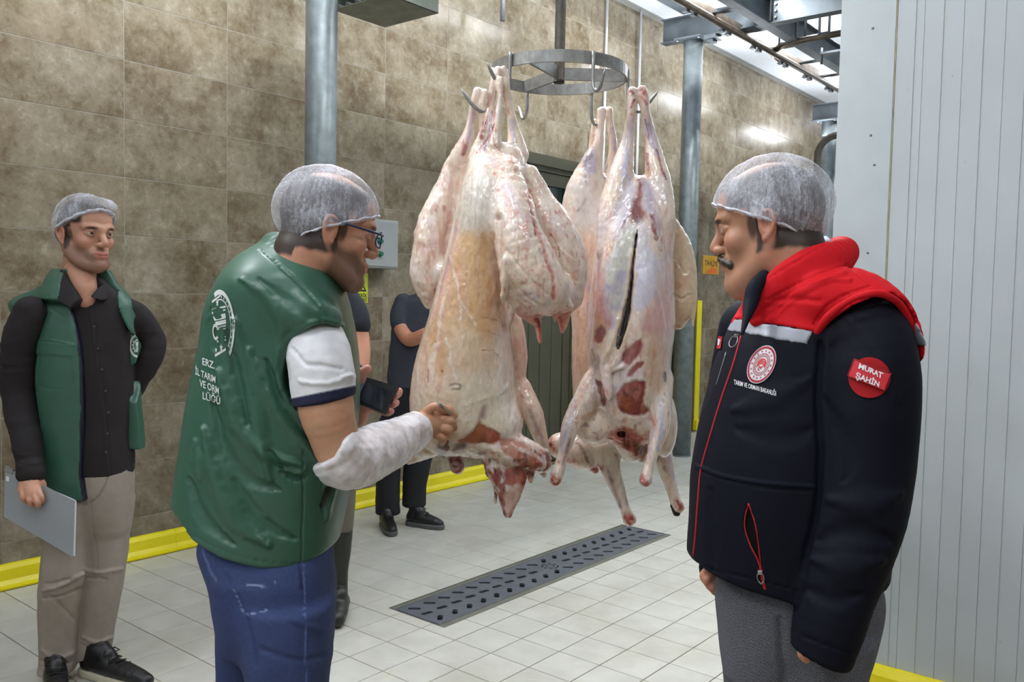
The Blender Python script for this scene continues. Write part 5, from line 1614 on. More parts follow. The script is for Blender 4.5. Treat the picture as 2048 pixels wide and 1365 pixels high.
    mixc(blob((0, .094, -.0685), (.026, .014, .0014)), srgb(90, 46, 42), .8)
    if beard:
        bm = sm(-.006, .008, -.040 - z + n - .6 * np.maximum(y - .05, 0) + .3 * np.maximum(.03 - y, 0)) * sm(.0, .012, y + .008 + .0) * sm(-.150, -.120, z) * (1 - lipm) * notear
        bm = bm * (1 - blob((.0, .11, -.04), (.03, .03, .018))); mixc(bm, srgb(62, 48, 42), beard)
        mixc(blob((0, .088, -.052), (.026, .02, .006)), srgb(50, 38, 34), beard)
    if moustache:
        mp = np.array([(0, .0935, -.0525), (.009, .0925, -.0535), (.018, .0885, -.0555), (.027, .080, -.062), (.036, .070, -.069)])
        dm = np.min([np.sqrt((ax - q[0]) ** 2 + (y - q[1]) ** 2 + (z - q[2]) ** 2) for q in mp], 0)
        mixc(sm(.0105, .0080, dm + n * .3), srgb(40, 31, 28), .97)
    R = rot_head(f, pitch, roll)
    cc = at(*center)
    tr = lambda P: (np.asarray(P, float) * scale) @ R.T + cc
    Vw = tr(V).astype(np.float32)
    return Vw, Q, C, tr


def net(parent, tr, low=(0.062, -0.035), puff=1.0, seed=0, wide=1.0, droop=None, pleats=None, rim=.0026):
    """hair net: shell over the skull down to a line from forehead (low[0]) to nape (low[1])"""
    v = Vol((-.125, -.16, -.09), (.125, .13, .16), 0.003)
    v.ell3((0, -.014, .034), (.084 * wide, .106 * puff, .092 * puff), .01)
    if droop: v.ell3(droop[:3], droop[3:], .02)
    p0 = np.array([0, .10, low[0]]); p1 = np.array([0, -.11, low[1]])
    d = p1 - p0; nrm = np.array([0, d[2], -d[1]]); nrm /= np.linalg.norm(nrm)
    if nrm[2] > 0: nrm = -nrm
    for e_ in (-1, 1): v.ell3((e_ * .078 * wide, -.012, low[0] * .4 + low[1] * .6 + .020), (.014, .030, .026), .012)
    v.half(p0, nrm)
    m = []
    for i in range(49):
        th = i * 2 * math.pi / 48
        yy = -.008 + .103 * puff * math.cos(th)
        zz = p0[2] + (yy - p0[1]) / (p1[1] - p0[1]) * (p1[2] - p0[2])
        k_ = max(0.2, 1 - ((zz - .034) / (.095 * puff)) ** 2) ** .5
        w_ = .084 * wide * k_ + .007 * math.exp(-((yy + .012) / .03) ** 2)
        m.append((w_ * math.sin(th), -.014 + (.1055 * puff) * k_ * math.cos(th), zz + .002 + .0015 * math.sin(i * 2.1), rim + .0008 * math.sin(i * 3.7)))
    vr = Vol((-.125, -.16, -.09), (.125, .13, .16), 0.0022); vr.chain3(m, .002, n=1)
    VR, QR = vr.mesh(1)
    V, Q = v.mesh(1)
    N = normals(V, Q)
    ang = np.arctan2(V[:, 0], V[:, 1] + .02)
    H = .0022 * fbm(V, 45, 3, off=seed) + .0008 * np.sin(ang * 46 + 6 * fbm(V, 12, 2, off=seed))
    V = V + N * H[:, None]
    V = tr(V).astype(np.float32)
    k = Skin(V, Q, (1, 1, 1))
    if pleats: creases(k, pleats, wob=3)
    V = k.V + k.N * k.H[:, None]
    o = mesh_from(V, Q, 'hair_net', M_net, parent)
    r = mesh_from(tr(VR).astype(np.float32), QR, 'elastic_rim', M_rim, parent)
    r.parent = o
    return o


s = NT('hair_net_fabric')
n1 = s.noise(s.coords(scale=(1, 1, .8)), 18, 5, 0.6, 0.4)
n2 = s.noise(s.coords(scale=(1.6, 1.6, .5)), 190, 5, 0.75, 0.8)
fa = s.ramp(s.mix(0.55, n1, n2), [(0.38, (0.13,) * 3), (0.50, (0.27,) * 3), (0.60, (0.56,) * 3)])
s.set(Base_Color=(0.80, 0.82, 0.92), Roughness=0.6, Alpha=fa)
s.b.inputs['Specular IOR Level'].default_value = 0.2
M_rim = plain('gathered_net_rim', (0.60, 0.61, 0.70), 0.7, var=0.12, scale=90, bump=0.6, bscale=300)
M_net = s.m
M_skin = vmat('skin', rough=0.48, bump=0.12, bscale=420, bdist=0.0006, var=0.05, vscale=60, sss=0.08)


def merge(parts):
    V, Q, C, n = [], [], [], 0
    for (v, q, c) in parts:
        V.append(v); Q.append(q + n); C.append(np.broadcast_to(np.asarray(c, np.float32), (len(v), 3))); n += len(v)
    return np.vstack(V), np.vstack(Q), np.vstack(C)


def skel(rows_list, h=0.012, flb=None):
    """coarse limbs under the clothes; rows (px,py,b,r_m)"""
    pts = [np.array([(*at(x, y, b), r * .62) for (x, y, b, r) in rows]) for rows in rows_list]
    A = np.vstack(pts)
    v = Vol(A[:, :3].min(0) - .2, A[:, :3].max(0) + .2, h)
    for p in pts: v.chain3(p, .015)
    return v.mesh(1)


def creases(k, rows, wob=5, s=1.0):
    """broad cloth folds that fade out at both ends: (points, width px, height m)"""
    for pts, w, h in rows:
        n_ = len(pts)
        q = [(x, y, w * (1.25 if 0 < i < n_ - 1 else .45)) for i, (x, y) in enumerate(pts)] if n_ > 2 else [(pts[0][0], pts[0][1], w * .45), ((pts[0][0] + pts[1][0]) / 2, (pts[0][1] + pts[1][1]) / 2, w * 1.25), (pts[1][0], pts[1][1], w * .45)]
        k.line(q, w, h=h * s, soft=1, wob=wob)


def fold(k, amp, sc=9, st=(1, 1, 1), off=0):
    """soft ridged cloth folds"""
    f = 1 - np.abs(fbm(k.V, sc, 3, st=st, off=off)) * 2.2
    k.H += amp * f + amp * .25 * fbm(k.V, sc * 4, 2, off=off)


class Cloth:
    """keeps the garment's surface for prints and seams laid on it"""
    def __init__(s, V, Q): s.V, s.Q = V, Q
    def tree(s, box):
        X, Y = topx(s.V)
        m = (X > box[0]) & (X < box[2]) & (Y > box[1]) & (Y < box[3])
        q = s.Q[m[s.Q].all(1)]
        u, inv = np.unique(q, return_inverse=True)
        return BVHTree.FromPolygons(s.V[u].tolist(), inv.reshape(q.shape).tolist())
    def put(s, tree, px, py, off=0.0015):
        a = at(px, py, 1.0)
        o = Vector((0, 0, CAMH)); d = (Vector(a) - o).normalized()
        h = tree.ray_cast(o, d)
        if h[0] is None: return None
        n = h[1]
        if n.dot(d) > 0: n = -n
        return np.array(h[0] + n * off - d * 0.0003)


def garment(v, name, mat, parent, col, fn=None, smooth=1):
    V, Q = v.mesh(smooth)
    k = Skin(V, Q, col)
    if fn: fn(k)
    V, Q, C = k.done()
    o = mesh_from(V, Q, name, mat, parent, C)
    return o, Cloth(V, Q)


def decal(cl, me, mat, parent, name, fmap, box, off=0.0015, label=None):
    """lay a flat 2D mesh onto the garment; fmap(x,y)->px,py"""
    t = cl.tree(box)
    vs = [cl.put(t, *fmap(v_.co.x, v_.co.y), off) for v_ in me.vertices]
    dist = [x[1] for x in vs if x is not None]
    med = float(np.median(dist)) if dist else 0
    good = [x is not None and abs(x[1] - med) < .3 for x in vs]
    vs = [x if x is not None else np.zeros(3) for x in vs]
    fs = [tuple(p.vertices) for p in me.polygons if all(good[i] for i in p.vertices) and max(np.linalg.norm(vs[i] - vs[p.vertices[0]]) for i in p.vertices) < .11]
    used = sorted({i for f in fs for i in f}); ren = {j: i for i, j in enumerate(used)}
    vs = [vs[i] for i in used] or [np.array(at(*fmap(0, 0), 2.0))]; fs = [tuple(ren[i] for i in f) for f in fs]
    o3 = np.array(parent['o'])
    m2 = bpy.data.meshes.new(name); m2.from_pydata((np.array(vs) - o3).tolist(), [], fs); m2.materials.append(mat)
    o = link(bpy.data.objects.new(name, m2), parent)
    if label: o['label'] = label
    return o


def seam(cl, pts, r, mat, parent, name, box=None, off=0.0, n=6):
    P = cr(pts, n)
    box = box or (P[:, 0].min() - 12, P[:, 1].min() - 12, P[:, 0].max() + 12, P[:, 1].max() + 12)
    t = cl.tree(box)
    q = [cl.put(t, x, y, off) for x, y in P]
    q = [x for x in q if x is not None]
    if len(q) < 2: return None
    # drop jumps
    keep = [q[0]]
    for x in q[1:]:
        if np.linalg.norm(x - keep[-1]) < .08: keep.append(x)
    o3 = np.array(parent['o'])
    return MB().tube([tuple(x - o3) for x in keep], r, 6).build(name, mat, parent)


def flat(polys):
    """2D polygons -> mesh, subdivided so that it can follow folds"""
    bm_ = bmesh.new()
    for P in polys:
        vs = [bm_.verts.new((x, y, 0)) for x, y in P]
        try: bm_.faces.new(vs)
        except ValueError: pass
    bmesh.ops.triangulate(bm_, faces=[f for f in bm_.faces if len(f.verts) > 4])
    me = bpy.data.meshes.new('flat'); bm_.to_mesh(me); bm_.free()
    return me


def star(cx, cy, r, rot=0.3, k=0.42, n=5):
    return [(cx + (r if i % 2 == 0 else r * k) * math.cos(rot + i * math.pi / n), cy + (r if i % 2 == 0 else r * k) * math.sin(rot + i * math.pi / n)) for i in range(2 * n)]


def arcband(r0, r1, a0, a1, n=24, c=(0, 0), sy=1.0):
    out = []
    for i in range(n):
        t0, t1 = a0 + (a1 - a0) * i / n, a0 + (a1 - a0) * (i + 1) / n
        out.append([(c[0] + r * math.cos(t), c[1] + sy * r * math.sin(t)) for r, t in ((r0, t0), (r1, t0), (r1, t1), (r0, t1))])
    return out


def joint(me_list):
    bm_ = bmesh.new()
    for m in me_list: bm_.from_mesh(m)
    me = bpy.data.meshes.new('j'); bm_.to_mesh(me); bm_.free(); return me


def moved(me, dx, dy, s=1.0):
    me = me.copy()
    for v_ in me.vertices: v_.co = Vector((v_.co.x * s + dx, v_.co.y * s + dy, 0))
    return me


M_green = vmat('green_nylon', rough=0.38, bump=0.15, bscale=260, bdist=0.0006, var=0.06, vscale=20)
M_cotton = vmat('cotton_cloth', rough=0.85, bump=0.25, bscale=500, bdist=0.0006, var=0.08, vscale=30)
M_denim = vmat('denim', rough=0.85, bump=0.4, bscale=700, bdist=0.0008, var=0.18, vscale=140)
M_soft = vmat('softshell', rough=0.72, bump=0.12, bscale=500, bdist=0.0005, var=0.05, vscale=20, spec=0.18)
M_leather = vmat('shoe_leather', rough=0.4, bump=0.2, bscale=200, bdist=0.0008, var=0.1)
M_sole = plain('shoe_sole_white', srgb(196, 190, 168), 0.6, var=0.1, scale=30)
GREEN, NAVY = srgb(52, 92, 76), srgb(16, 20, 38)


M_dsole = plain('shoe_sole_grey', srgb(84, 84, 86), 0.6)
def shoe(parent, heel, toe, b, h, up=None, label=None, col=srgb(24, 24, 26), name='shoe', sole=M_sole, bt=None):
    """heel/toe pixels on the ground line, b depths at heel and toe"""
    bt = b if bt is None else bt
    A, B = at(*heel, b), at(*toe, bt)
    A[2] = B[2] = 0
    d = (B - A); L = np.linalg.norm(d); d = d / L; n = np.array([-d[1], d[0], 0])
    w = .045
    v = Vol(np.minimum(A, B) - .09, np.maximum(A, B) + np.array([.09, .09, .17]), 0.0032)
    P = lambda t, s_, z: A + d * (L * t) + n * s_ + np.array([0, 0, z])
    v.chain3([(*P(.10, 0, .052), .036), (*P(.4, 0, .050), .040), (*P(.72, 0, .042), .036), (*P(.9, 0, .034), .028)], .01, fl=((0, 0, 1), 0.9))
    v.chain3([(*P(.12, 0, .06), .034), (*P(.20, 0, .105), .038), (*P(.34, 0, .088), .033)], .02)
    v.half((0, 0, .012), (0, 0, -1))
    e = garment(v, name, M_leather, parent, col, lambda k: setattr(k, 'H', k.H + .0012 * fbm(k.V, 60, 2)))[0]
    if label: e['label'] = label
    v = Vol(np.minimum(A, B) - .09, np.maximum(A, B) + np.array([.09, .09, .06]), 0.0032)
    v.chain3([(*P(.09, 0, .016), .040), (*P(.38, 0, .016), .040), (*P(.7, 0, .016), .043), (*P(.9, 0, .018), .034)], .01)
    v.half((0, 0, .030), (0, 0, 1)); v.half((0, 0, .001), (0, 0, -1))
    V, Q = v.mesh(1)
    mesh_from(V, Q, 'sole', sole, e, org=None) if False else _sole(V, Q, sole, parent, e)
    m = MB(); o3 = np.array(parent['o'])
    for i in range(5):
        t = .40 + i * .065; z = .094 - i * .0065
        m.tube([tuple(P(t, -.022, z) - o3), tuple(P(t + .02, 0, z + .006) - o3), tuple(P(t + .02, .022, z) - o3)], .0028, 6)
    c = P(.38, 0, .102) - o3
    for s_ in (-1, 1):
        m.tube([tuple(c), tuple(c + n * .022 * s_ + np.array([0, 0, .014])), tuple(c + n * .036 * s_ + d * .01), tuple(c + n * .012 * s_ + d * .008)], .0028, 6)
        m.tube([tuple(c), tuple(c + n * .03 * s_ + d * .03 - np.array([0, 0, .02]))], .0025, 6)
    l = m.build('laces', plain('black_lace', srgb(16, 16, 17), 0.8), parent); l.parent = e
    return e


def _sole(V, Q, mat, parent, e):
    o = mesh_from(V, Q, 'sole', mat, parent); o.parent = e; return o


def hand_mesh(chains, lo, hi, h=0.002, k=0.004, skin=SKIN_):
    """chains of (px,py,b,r_px)"""
    v = Vol.px(lo[0], hi[0], lo[1], hi[1], lo[2], hi[2], h)
    for c in chains:
        kk = k
        if isinstance(c, tuple): c, kk = c
        v.chain(c, kk)
    V, Q = v.mesh(1)
    sk = Skin(V, Q, skin)
    sk.tint(.5 + fbm(V, 45, 2), srgb(206, 132, 112), .25)
    return sk.V, Q, sk.C
# ---------------------------------------------------------------- person 1: open green waistcoat over black shirt, far left
b1 = 3.15
P1 = frame((at(170, 1340, b1)[0], b1), 'person', 'man in hair net and open green waistcoat over black shirt, holding a grey clipboard', 'person')
HV, HQ, HC, tr1 = head((172, 468, b1), 1.12, (0.85, -0.53), 0.02, beard=.5, wide=.95, hair='full', skin=srgb(186, 138, 114), neck=(-.03, -.045, -.20, .052))
under = skel([[(165, 560, b1, .055), (168, 640, b1, .10), (170, 760, b1, .11), (175, 900, b1, .12), (180, 960, b1, .12)],
              [(165, 600, b1, .06), (60, 635, 3.08, .05), (40, 770, 3.08, .04), (62, 940, 3.0, .026)],
              [(165, 600, b1, .06), (262, 620, 3.24, .05), (300, 690, 3.3, .04), (262, 780, 3.32, .026)],
              [(145, 950, b1 - .05, .08), (130, 1120, b1 - .08, .055), (112, 1320, b1 - .04, .04)],
              [(212, 950, b1 + .02, .08), (208, 1120, b1 - .0, .055), (192, 1310, b1 + .02, .04)]])
hand1 = hand_mesh([([(60, 945, 2.99, 17), (62, 965, 2.97, 18), (66, 985, 2.955, 17)], .01), ([(52, 962, 2.97, 13), (48, 980, 2.955, 12)], .008),
                   [(48, 978, 2.950, 7), (46, 994, 2.935, 6.5), (52, 1003, 2.95, 5.5)], [(58, 984, 2.945, 7), (60, 1002, 2.932, 6.5), (64, 1010, 2.945, 5.5)], [(68, 984, 2.945, 7), (74, 1004, 2.932, 6.5), (77, 1012, 2.945, 5.5)],
                   [(74, 978, 2.95, 6.5), (82, 994, 2.94, 6), (84, 1003, 2.95, 5)], [(70, 958, 2.98, 8), (84, 966, 2.99, 7), (88, 980, 3.0, 6)]], (30, 930, 2.90), (105, 1025, 3.06), skin=srgb(200, 150, 124))
chest1 = hand_mesh([([(160, 545, b1 - .0, 30), (166, 570, b1 - .035, 26), (174, 600, b1 - .045, 20)], .02)], (120, 510, b1 - .2), (220, 640, b1 + .1), h=.004, skin=srgb(186, 138, 114))
hand1b = hand_mesh([([(258, 790, 3.290, 14), (250, 804, 3.260, 15), (244, 812, 3.240, 12)], .008), [(246, 800, 3.220, 6), (240, 810, 3.210, 5), (236, 818, 3.220, 5)], [(250, 806, 3.220, 6), (246, 818, 3.210, 5), (242, 826, 3.220, 5)],
                    [(256, 808, 3.220, 6), (254, 820, 3.210, 5), (250, 830, 3.220, 5)], [(260, 806, 3.240, 6), (261, 818, 3.230, 5), (258, 826, 3.230, 4.5)], [(252, 792, 3.220, 6), (246, 790, 3.200, 5.5)]], (222, 770, 3.14), (280, 845, 3.38), skin=srgb(200, 150, 124))
V, Q, C = merge([(HV, HQ, HC), (*under, srgb(200, 150, 124)), hand1, hand1b, chest1])
mesh_from(V, Q, 'body', M_skin, P1, C)
net(P1, tr1, low=(.074, -.040), puff=1.05, seed=3, rim=.0042, droop=(0, .070, .088, .058, .040, .026))
# shirt
SHIRT = srgb(30, 25, 28)
v = Vol.px(-20, 340, 520, 970, b1 - .32, b1 + .32, 0.0042)
v.secs([(552, 118, 200, b1 + .01, .05, .06), (575, 95, 225, b1 + .01, .07, .08), (600, 55, 255, b1 + .02, .085, .09), (650, 52, 264, b1 + .03, .115, .11), (740, 80, 262, b1 + .03, .125, .11), (840, 92, 260, b1 + .03, .12, .11), (900, 98, 262, b1 + .03, .12, .12), (945, 108, 262, b1 + .03, .115, .12)], p=2.3, k=.02, kt=.012)
v.chain([(62, 625, 3.05, 30), (40, 680, 3.05, 31), (36, 760, 3.08, 30), (42, 820, 3.07, 29), (52, 880, 3.02, 26), (62, 948, 2.99, 22)], .02)
v.chain([(248, 620, 3.20, 26), (276, 640, 3.25, 27), (298, 672, 3.28, 26), (302, 698, 3.28, 26), (288, 735, 3.27, 24), (272, 765, 3.28, 21), (262, 790, 3.29, 17)], .015)
extr(v, [(146, 530), (196, 530), (190, 560), (176, 604), (160, 575)], b1 - .3, b1 - .02, b1 - .1, 's', .004, curve=1)
v.chain([(62, 936, 2.99, 26), (63, 946, 2.985, 26)], .004)
v.chain([(62, 950, 2.98, 17), (64, 966, 2.975, 17)], .002, 's')


def f1(k):
    fold(k, .0028, 8, (1, 1, .8)); k.H += .0035 * np.where(k.X < 85, 1 - np.abs(fbm(k.V, 14, 2, st=(.5, .5, 1.6), off=4)) * 2.4, 0)
    k.H += .004 * np.where(k.X > 262, 1 - np.abs(fbm(k.V, 12, 2, st=(.6, .6, 1.6), off=8)) * 2.4, 0)
    k.line([(180, 610), (190, 700), (203, 800), (212, 900), (214, 940)], 3, h=.002, wob=0, soft=.4)
    k.line([(186, 610), (196, 700), (209, 800), (218, 900), (220, 940)], 1.6, h=-.0018, wob=0, soft=.8)
    k.line([(40, 928), (62, 934), (88, 928)], 2, h=-.002, wob=0)


o, cl = garment(v, 'shirt', M_cotton, P1, SHIRT, f1)
tt = cl.tree((160, 600, 240, 960))
M_btn = plain('black_button', srgb(60, 56, 60), 0.3)
for (x, y) in ((188, 654), (196, 698), (204, 740), (211, 783), (217, 826), (214, 868), (212, 905)):
    p = cl.put(tt, x, y, .001)
    if p is not None:
        m = MB().lathe([(.0052, -.001), (.0052, .0012), (.003, .002)], n=10).build('button', M_btn, P1); m.rotation_euler = (math.pi / 2, 0, 0); m.location = Vector(p - np.array(P1['o']))
vc = Vol.px(90, 250, 520, 630, b1 - .24, b1 + .12, .003)
vc.secs([(536, 117, 206, b1 + .02, .070, .06), (560, 108, 214, b1 + .01, .098, .07), (585, 96, 228, b1 + .01, .125, .08), (615, 84, 240, b1 + .01, .150, .09)], p=2.2, k=.01, kt=.004, n=3)
vl = Vol.px(90, 250, 520, 630, b1 - .24, b1 + .12, .003); vl.D = vc.D.copy()
extr(vl, [(112, 538), (124, 542), (140, 562), (158, 586), (166, 600), (156, 616), (138, 606), (122, 592), (110, 566)], b1 - .3, b1 + .06, b1 - .08, 'i', 0, curve=1)
vc2 = Vol.px(90, 250, 520, 630, b1 - .24, b1 + .12, .003); vc2.D = vc.D.copy()
extr(vc2, [(198, 540), (208, 545), (216, 570), (214, 592), (200, 602), (184, 594), (186, 586), (192, 568)], b1 - .3, b1 + .06, b1 - .08, 'i', 0, curve=1)
for q_ in (vl, vc2): garment(q_, 'collar', M_cotton, P1, SHIRT)
# trousers
TR1 = srgb(150, 140, 130)
v = Vol.px(60, 290, 880, 1365, b1 - .2, b1 + .22, 0.0045)
v.secs([(890, 106, 258, b1 + .03, .10, .11), (960, 104, 262, b1 + .03, .115, .12), (1010, 106, 260, b1 + .03, .11, .12), (1060, 110, 252, b1 + .02, .08, .09)], p=2.4, k=.01, kt=.02)
v.secs([(1000, 106, 178, b1 - .04, .085, .085), (1080, 92, 172, b1 - .06, .08, .08), (1150, 85, 168, b1 - .08, .075, .075), (1190, 80, 158, b1 - .08, .07, .07), (1260, 82, 152, b1 - .06, .065, .065), (1320, 82, 150, b1 - .05, .062, .062), (1344, 78, 146, b1 - .05, .062, .062)], p=2.2, k=.025, kt=.008)
v.secs([(1000, 168, 260, b1 + .04, .085, .085), (1080, 170, 255, b1 + .03, .08, .08), (1150, 167, 246, b1 + .02, .072, .072), (1190, 164, 240, b1 + .02, .068, .068), (1250, 163, 228, b1 + .03, .062, .062), (1290, 158, 222, b1 + .03, .062, .062), (1312, 158, 216, b1 + .03, .060, .06)], p=2.2, k=.025, kt=.008)


def f1t(k):
    fold(k, .002, 7, (1, 1, 1.4))
    for pts, w, h in (([(90, 1180), (120, 1172), (165, 1150)], 6, .008), ([(88, 1196), (130, 1190), (160, 1176)], 5, -.007), ([(92, 1168), (140, 1160)], 4, -.005), ([(168, 1140), (205, 1146), (243, 1138)], 6, .007), ([(170, 1154), (210, 1160)], 5, -.006),
                      ([(165, 1275), (195, 1286), (222, 1276)], 6, .007), ([(162, 1290), (195, 1300), (218, 1296)], 4, -.006), ([(84, 1300), (110, 1316), (146, 1306)], 6, .006), ([(82, 1322), (110, 1332), (140, 1326)], 5, -.005), ([(100, 1190), (130, 1220), (150, 1240)], 6, -.004), ([(178, 1000), (190, 1080), (195, 1140)], 3, -.003), ([(190, 940), (212, 925), (228, 915)], 5, -.005)):
        k.line(pts, w, h=h, soft=1, wob=4)
    k.line([(215, 930), (216, 950), (200, 990), (172, 1010)], 2.5, srgb(112, 102, 94), h=-.003, wob=1, amt=.6)


garment(v, 'trousers', M_cotton, P1, TR1, f1t)
shoe(P1, (168, 1330), (306, 1345), b1 + .02, 0, label='black leather trainer with off-white sole', bt=b1 - .12)
shoe(P1, (108, 1330), (118, 1392), b1 - .02, 0, bt=b1 - .30)
# waistcoat
v = Vol.px(-10, 310, 520, 1010, b1 - .22, b1 + .26, 0.0040)
v.secs([(556, 112, 212, b1 + .02, .055, .075), (575, 84, 238, b1 + .02, .085, .095), (600, 34, 262, b1 + .03, .10, .11), (620, 28, 268, b1 + .03, .12, .125), (680, 66, 276, b1 + .03, .14, .13), (760, 76, 272, b1 + .03, .15, .135), (880, 80, 282, b1 + .03, .145, .14), (985, 84, 290, b1 + .03, .145, .14)], p=2.4, k=.01, kt=.008)
v.secs([(540, 108, 216, b1 + .03, .075, .08), (560, 98, 226, b1 + .02, .11, .09), (600, 84, 240, b1 + .02, .145, .10)], p=2.2, k=.012, kt=.006, n=3)
# sleeve openings
v.chain([(60, 640, 3.03, 20), (46, 680, 3.05, 31), (44, 760, 3.08, 33), (48, 860, 3.05, 32), (62, 960, 2.99, 28)], .004, 's')
v.chain([(275, 655, 3.2, 22), (300, 690, 3.28, 30), (275, 765, 3.18, 26), (262, 805, 3.12, 22)], .004, 's')
# open front
extr(v, [(126, 530), (118, 556), (128, 596), (150, 650), (164, 720), (168, 820), (170, 1000), (262, 1000), (264, 890), (262, 838), (250, 780), (248, 730), (250, 700), (228, 640), (212, 590), (206, 552), (206, 530)], b1 - .3, b1 + .02, b1 - .1, 's', .004)
extr(v, [(160, 880), (300, 893), (320, 1020), (150, 1020)], b1 - .05, b1 + .3, b1 + .1, 's', .004, curve=1)


def f1v(k):
    fold(k, .0025, 7, (1, 1, .6), 3)
    k.C[:] = np.array(GREEN)
    inner = (k.N[:, 0] > .35) & (k.X < 180) & (k.X > 118) & (k.Y > 620)
    k.C[inner] = np.array(NAVY)
    k.poly([(206, 580), (214, 590), (232, 640), (252, 700), (250, 760), (244, 720), (226, 650), (208, 600)], NAVY, soft=2, wob=1)
    k.line([(72, 680), (110, 682), (148, 690)], 2.2, h=.004, wob=0, soft=.6); k.poly([(70, 682), (146, 690), (147, 712), (142, 714), (70, 708)], h=.004, soft=1.5, wob=0, curve=1)
    k.line([(80, 710), (80, 770), (140, 774), (142, 716)], 1.6, h=-.002, wob=0, soft=1); k.line([(98, 592), (96, 612), (128, 634)], 1.6, h=-.003, wob=0)
    k.line([(160, 700), (164, 820), (166, 980)], 1.6, h=-.0015, wob=0)


o, cl1 = garment(v, 'waistcoat', M_green, P1, GREEN, f1v)
M_print = plain('white_print', srgb(206, 212, 210), 0.6, var=0.02)
em = joint([flat(arcband(.8, 1.0, math.radians(100), math.radians(262), 18)), flat(arcband(.45, .55, math.radians(100), math.radians(262), 12)), flat([star(-.62 * math.cos(a), .62 * math.sin(a), .12) for a in (-.9, -.4, .1, .6)]), flat([[(-.3, .3), (-.02, .35), (-.02, .0), (-.25, -.05)], [(-.3, -.1), (-.02, -.05), (-.02, -.4), (-.2, -.38)]])])
try: decal(cl1, em, M_print, P1, 'emblem', lambda x, y: (276 + x * 17, 692 - y * 24), (250, 660, 290, 725))
except Exception as ex: print('emblem', ex)
# clipboard with papers, held low in the right hand
M_board = plain('grey_board', srgb(146, 150, 154), 0.55, var=0.05)
cbp = at(62, 990, 3.0)
CB = frame((cbp[0], 3.0), 'clipboard', 'grey cardboard folder of papers held low by the man in the black shirt', 'folder', z0=cbp[2])
def quad_box(name, c4, t, mat, parent):
    """c4 corners (px,py,b) clockwise; slab of thickness t going back"""
    o3 = np.array(parent['o'])
    A = [at(*c) - o3 for c in c4]
    n = np.cross(A[1] - A[0], A[3] - A[0]); n = n / np.linalg.norm(n)
    if n[1] < 0: n = -n
    B = [p + n * t for p in A]
    bm_ = bmesh.new(); vA = [bm_.verts.new(p) for p in A]; vB = [bm_.verts.new(p) for p in B]
    bm_.faces.new(vA); bm_.faces.new(vB[::-1])
    for i in range(4): bm_.faces.new((vA[i], vB[i], vB[(i + 1) % 4], vA[(i + 1) % 4]))
    bmesh.ops.recalc_face_normals(bm_, faces=bm_.faces[:])
    m = MB(); m._merge(bm_); return m.build(name, mat, parent)


bb = 2.955
quad_box('cover', [(10, 934, bb + .03), (148, 1002, bb + .0), (145, 1115, bb - .01), (8, 1034, bb + .02)], .003, M_board, CB)
M_paper = plain('paper', srgb(226, 228, 232), 0.8, var=0.02)
for i in range(4):
    quad_box('sheet', [(60 + 6 * i, 961 + 2 * i, bb + .022 + i * .0016), (151 + i * .6, 1001 + i, bb + .004 + i * .0016), (148 + i * .6, 1113, bb - .006 + i * .0016), (20, 1036, bb + .024 + i * .0016)], .0012, M_paper, CB)
quad_box('clip', [(10, 932, bb + .026), (26, 940, bb + .022), (24, 950, bb + .022), (9, 942, bb + .026)], .008, M_stain, CB)
for (x, y) in ((15, 958), (16, 1018)): quad_box('tab', [(x - 3, y - 5, bb + .024), (x + 3, y - 3, bb + .023), (x + 3, y + 6, bb + .022), (x - 3, y + 4, bb + .023)], .002, M_paper, CB)

# ---------------------------------------------------------------- person 2: green waistcoat seen from behind, writing
b2 = 2.05
P2 = frame((at(560, 1340, b2)[0], b2), 'person', 'man in blue jeans and green waistcoat seen from behind, reaching a pen to the carcass', 'person')
HV, HQ, HC, tr2 = head((660, 458, 2.02), 1.10, (0.93, 0.37), .17, beard=.66, skin=srgb(190, 138, 112), bald=(-.005, .115), neck=(-.052, -.095, -.17, .062))
under = skel([[(610, 520, b2, .06), (560, 640, b2, .13), (550, 800, b2, .15), (545, 950, b2, .15), (545, 1100, b2, .15)],
              [(570, 620, 2.0, .08), (640, 680, 1.93, .055), (655, 820, 1.90, .052), (690, 930, 1.93, .042)],
              [(560, 640, b2 + .1, .08), (640, 690, 2.25, .05), (690, 820, 2.32, .04), (735, 800, 2.26, .025)],
              [(520, 1120, b2 + .08, .10), (500, 1450, b2 + .08, .06), (480, 1760, b2 + .12, .045)],
              [(590, 1120, b2 - .05, .10), (600, 1450, b2 - .05, .065), (590, 1770, b2 - .02, .045)]])
arm = hand_mesh([([(640, 700, 1.94, 48), (650, 800, 1.90, 56), (664, 860, 1.90, 50), (690, 918, 1.93, 44), (745, 900, 2.05, 40), (800, 872, 2.20, 30), (836, 856, 2.31, 25)], .02),
                 ([(830, 856, 2.30, 25), (856, 850, 2.34, 27), (876, 846, 2.36, 23)], .012), ([(850, 838, 2.34, 18), (880, 832, 2.36, 14)], .008),
                 [(872, 824, 2.355, 10), (895, 820, 2.35, 9), (908, 832, 2.36, 8)], [(880, 842, 2.345, 10), (900, 842, 2.34, 9), (908, 856, 2.36, 8)], [(878, 856, 2.34, 10), (897, 860, 2.335, 9), (898, 874, 2.36, 7.5)],
                 [(868, 868, 2.34, 9.5), (886, 876, 2.34, 8.5), (884, 886, 2.36, 7)], [(852, 826, 2.33, 10), (868, 814, 2.32, 9), (888, 818, 2.325, 8)]], (560, 660, 1.82), (930, 1000, 2.42), h=0.003, skin=srgb(190, 146, 114))
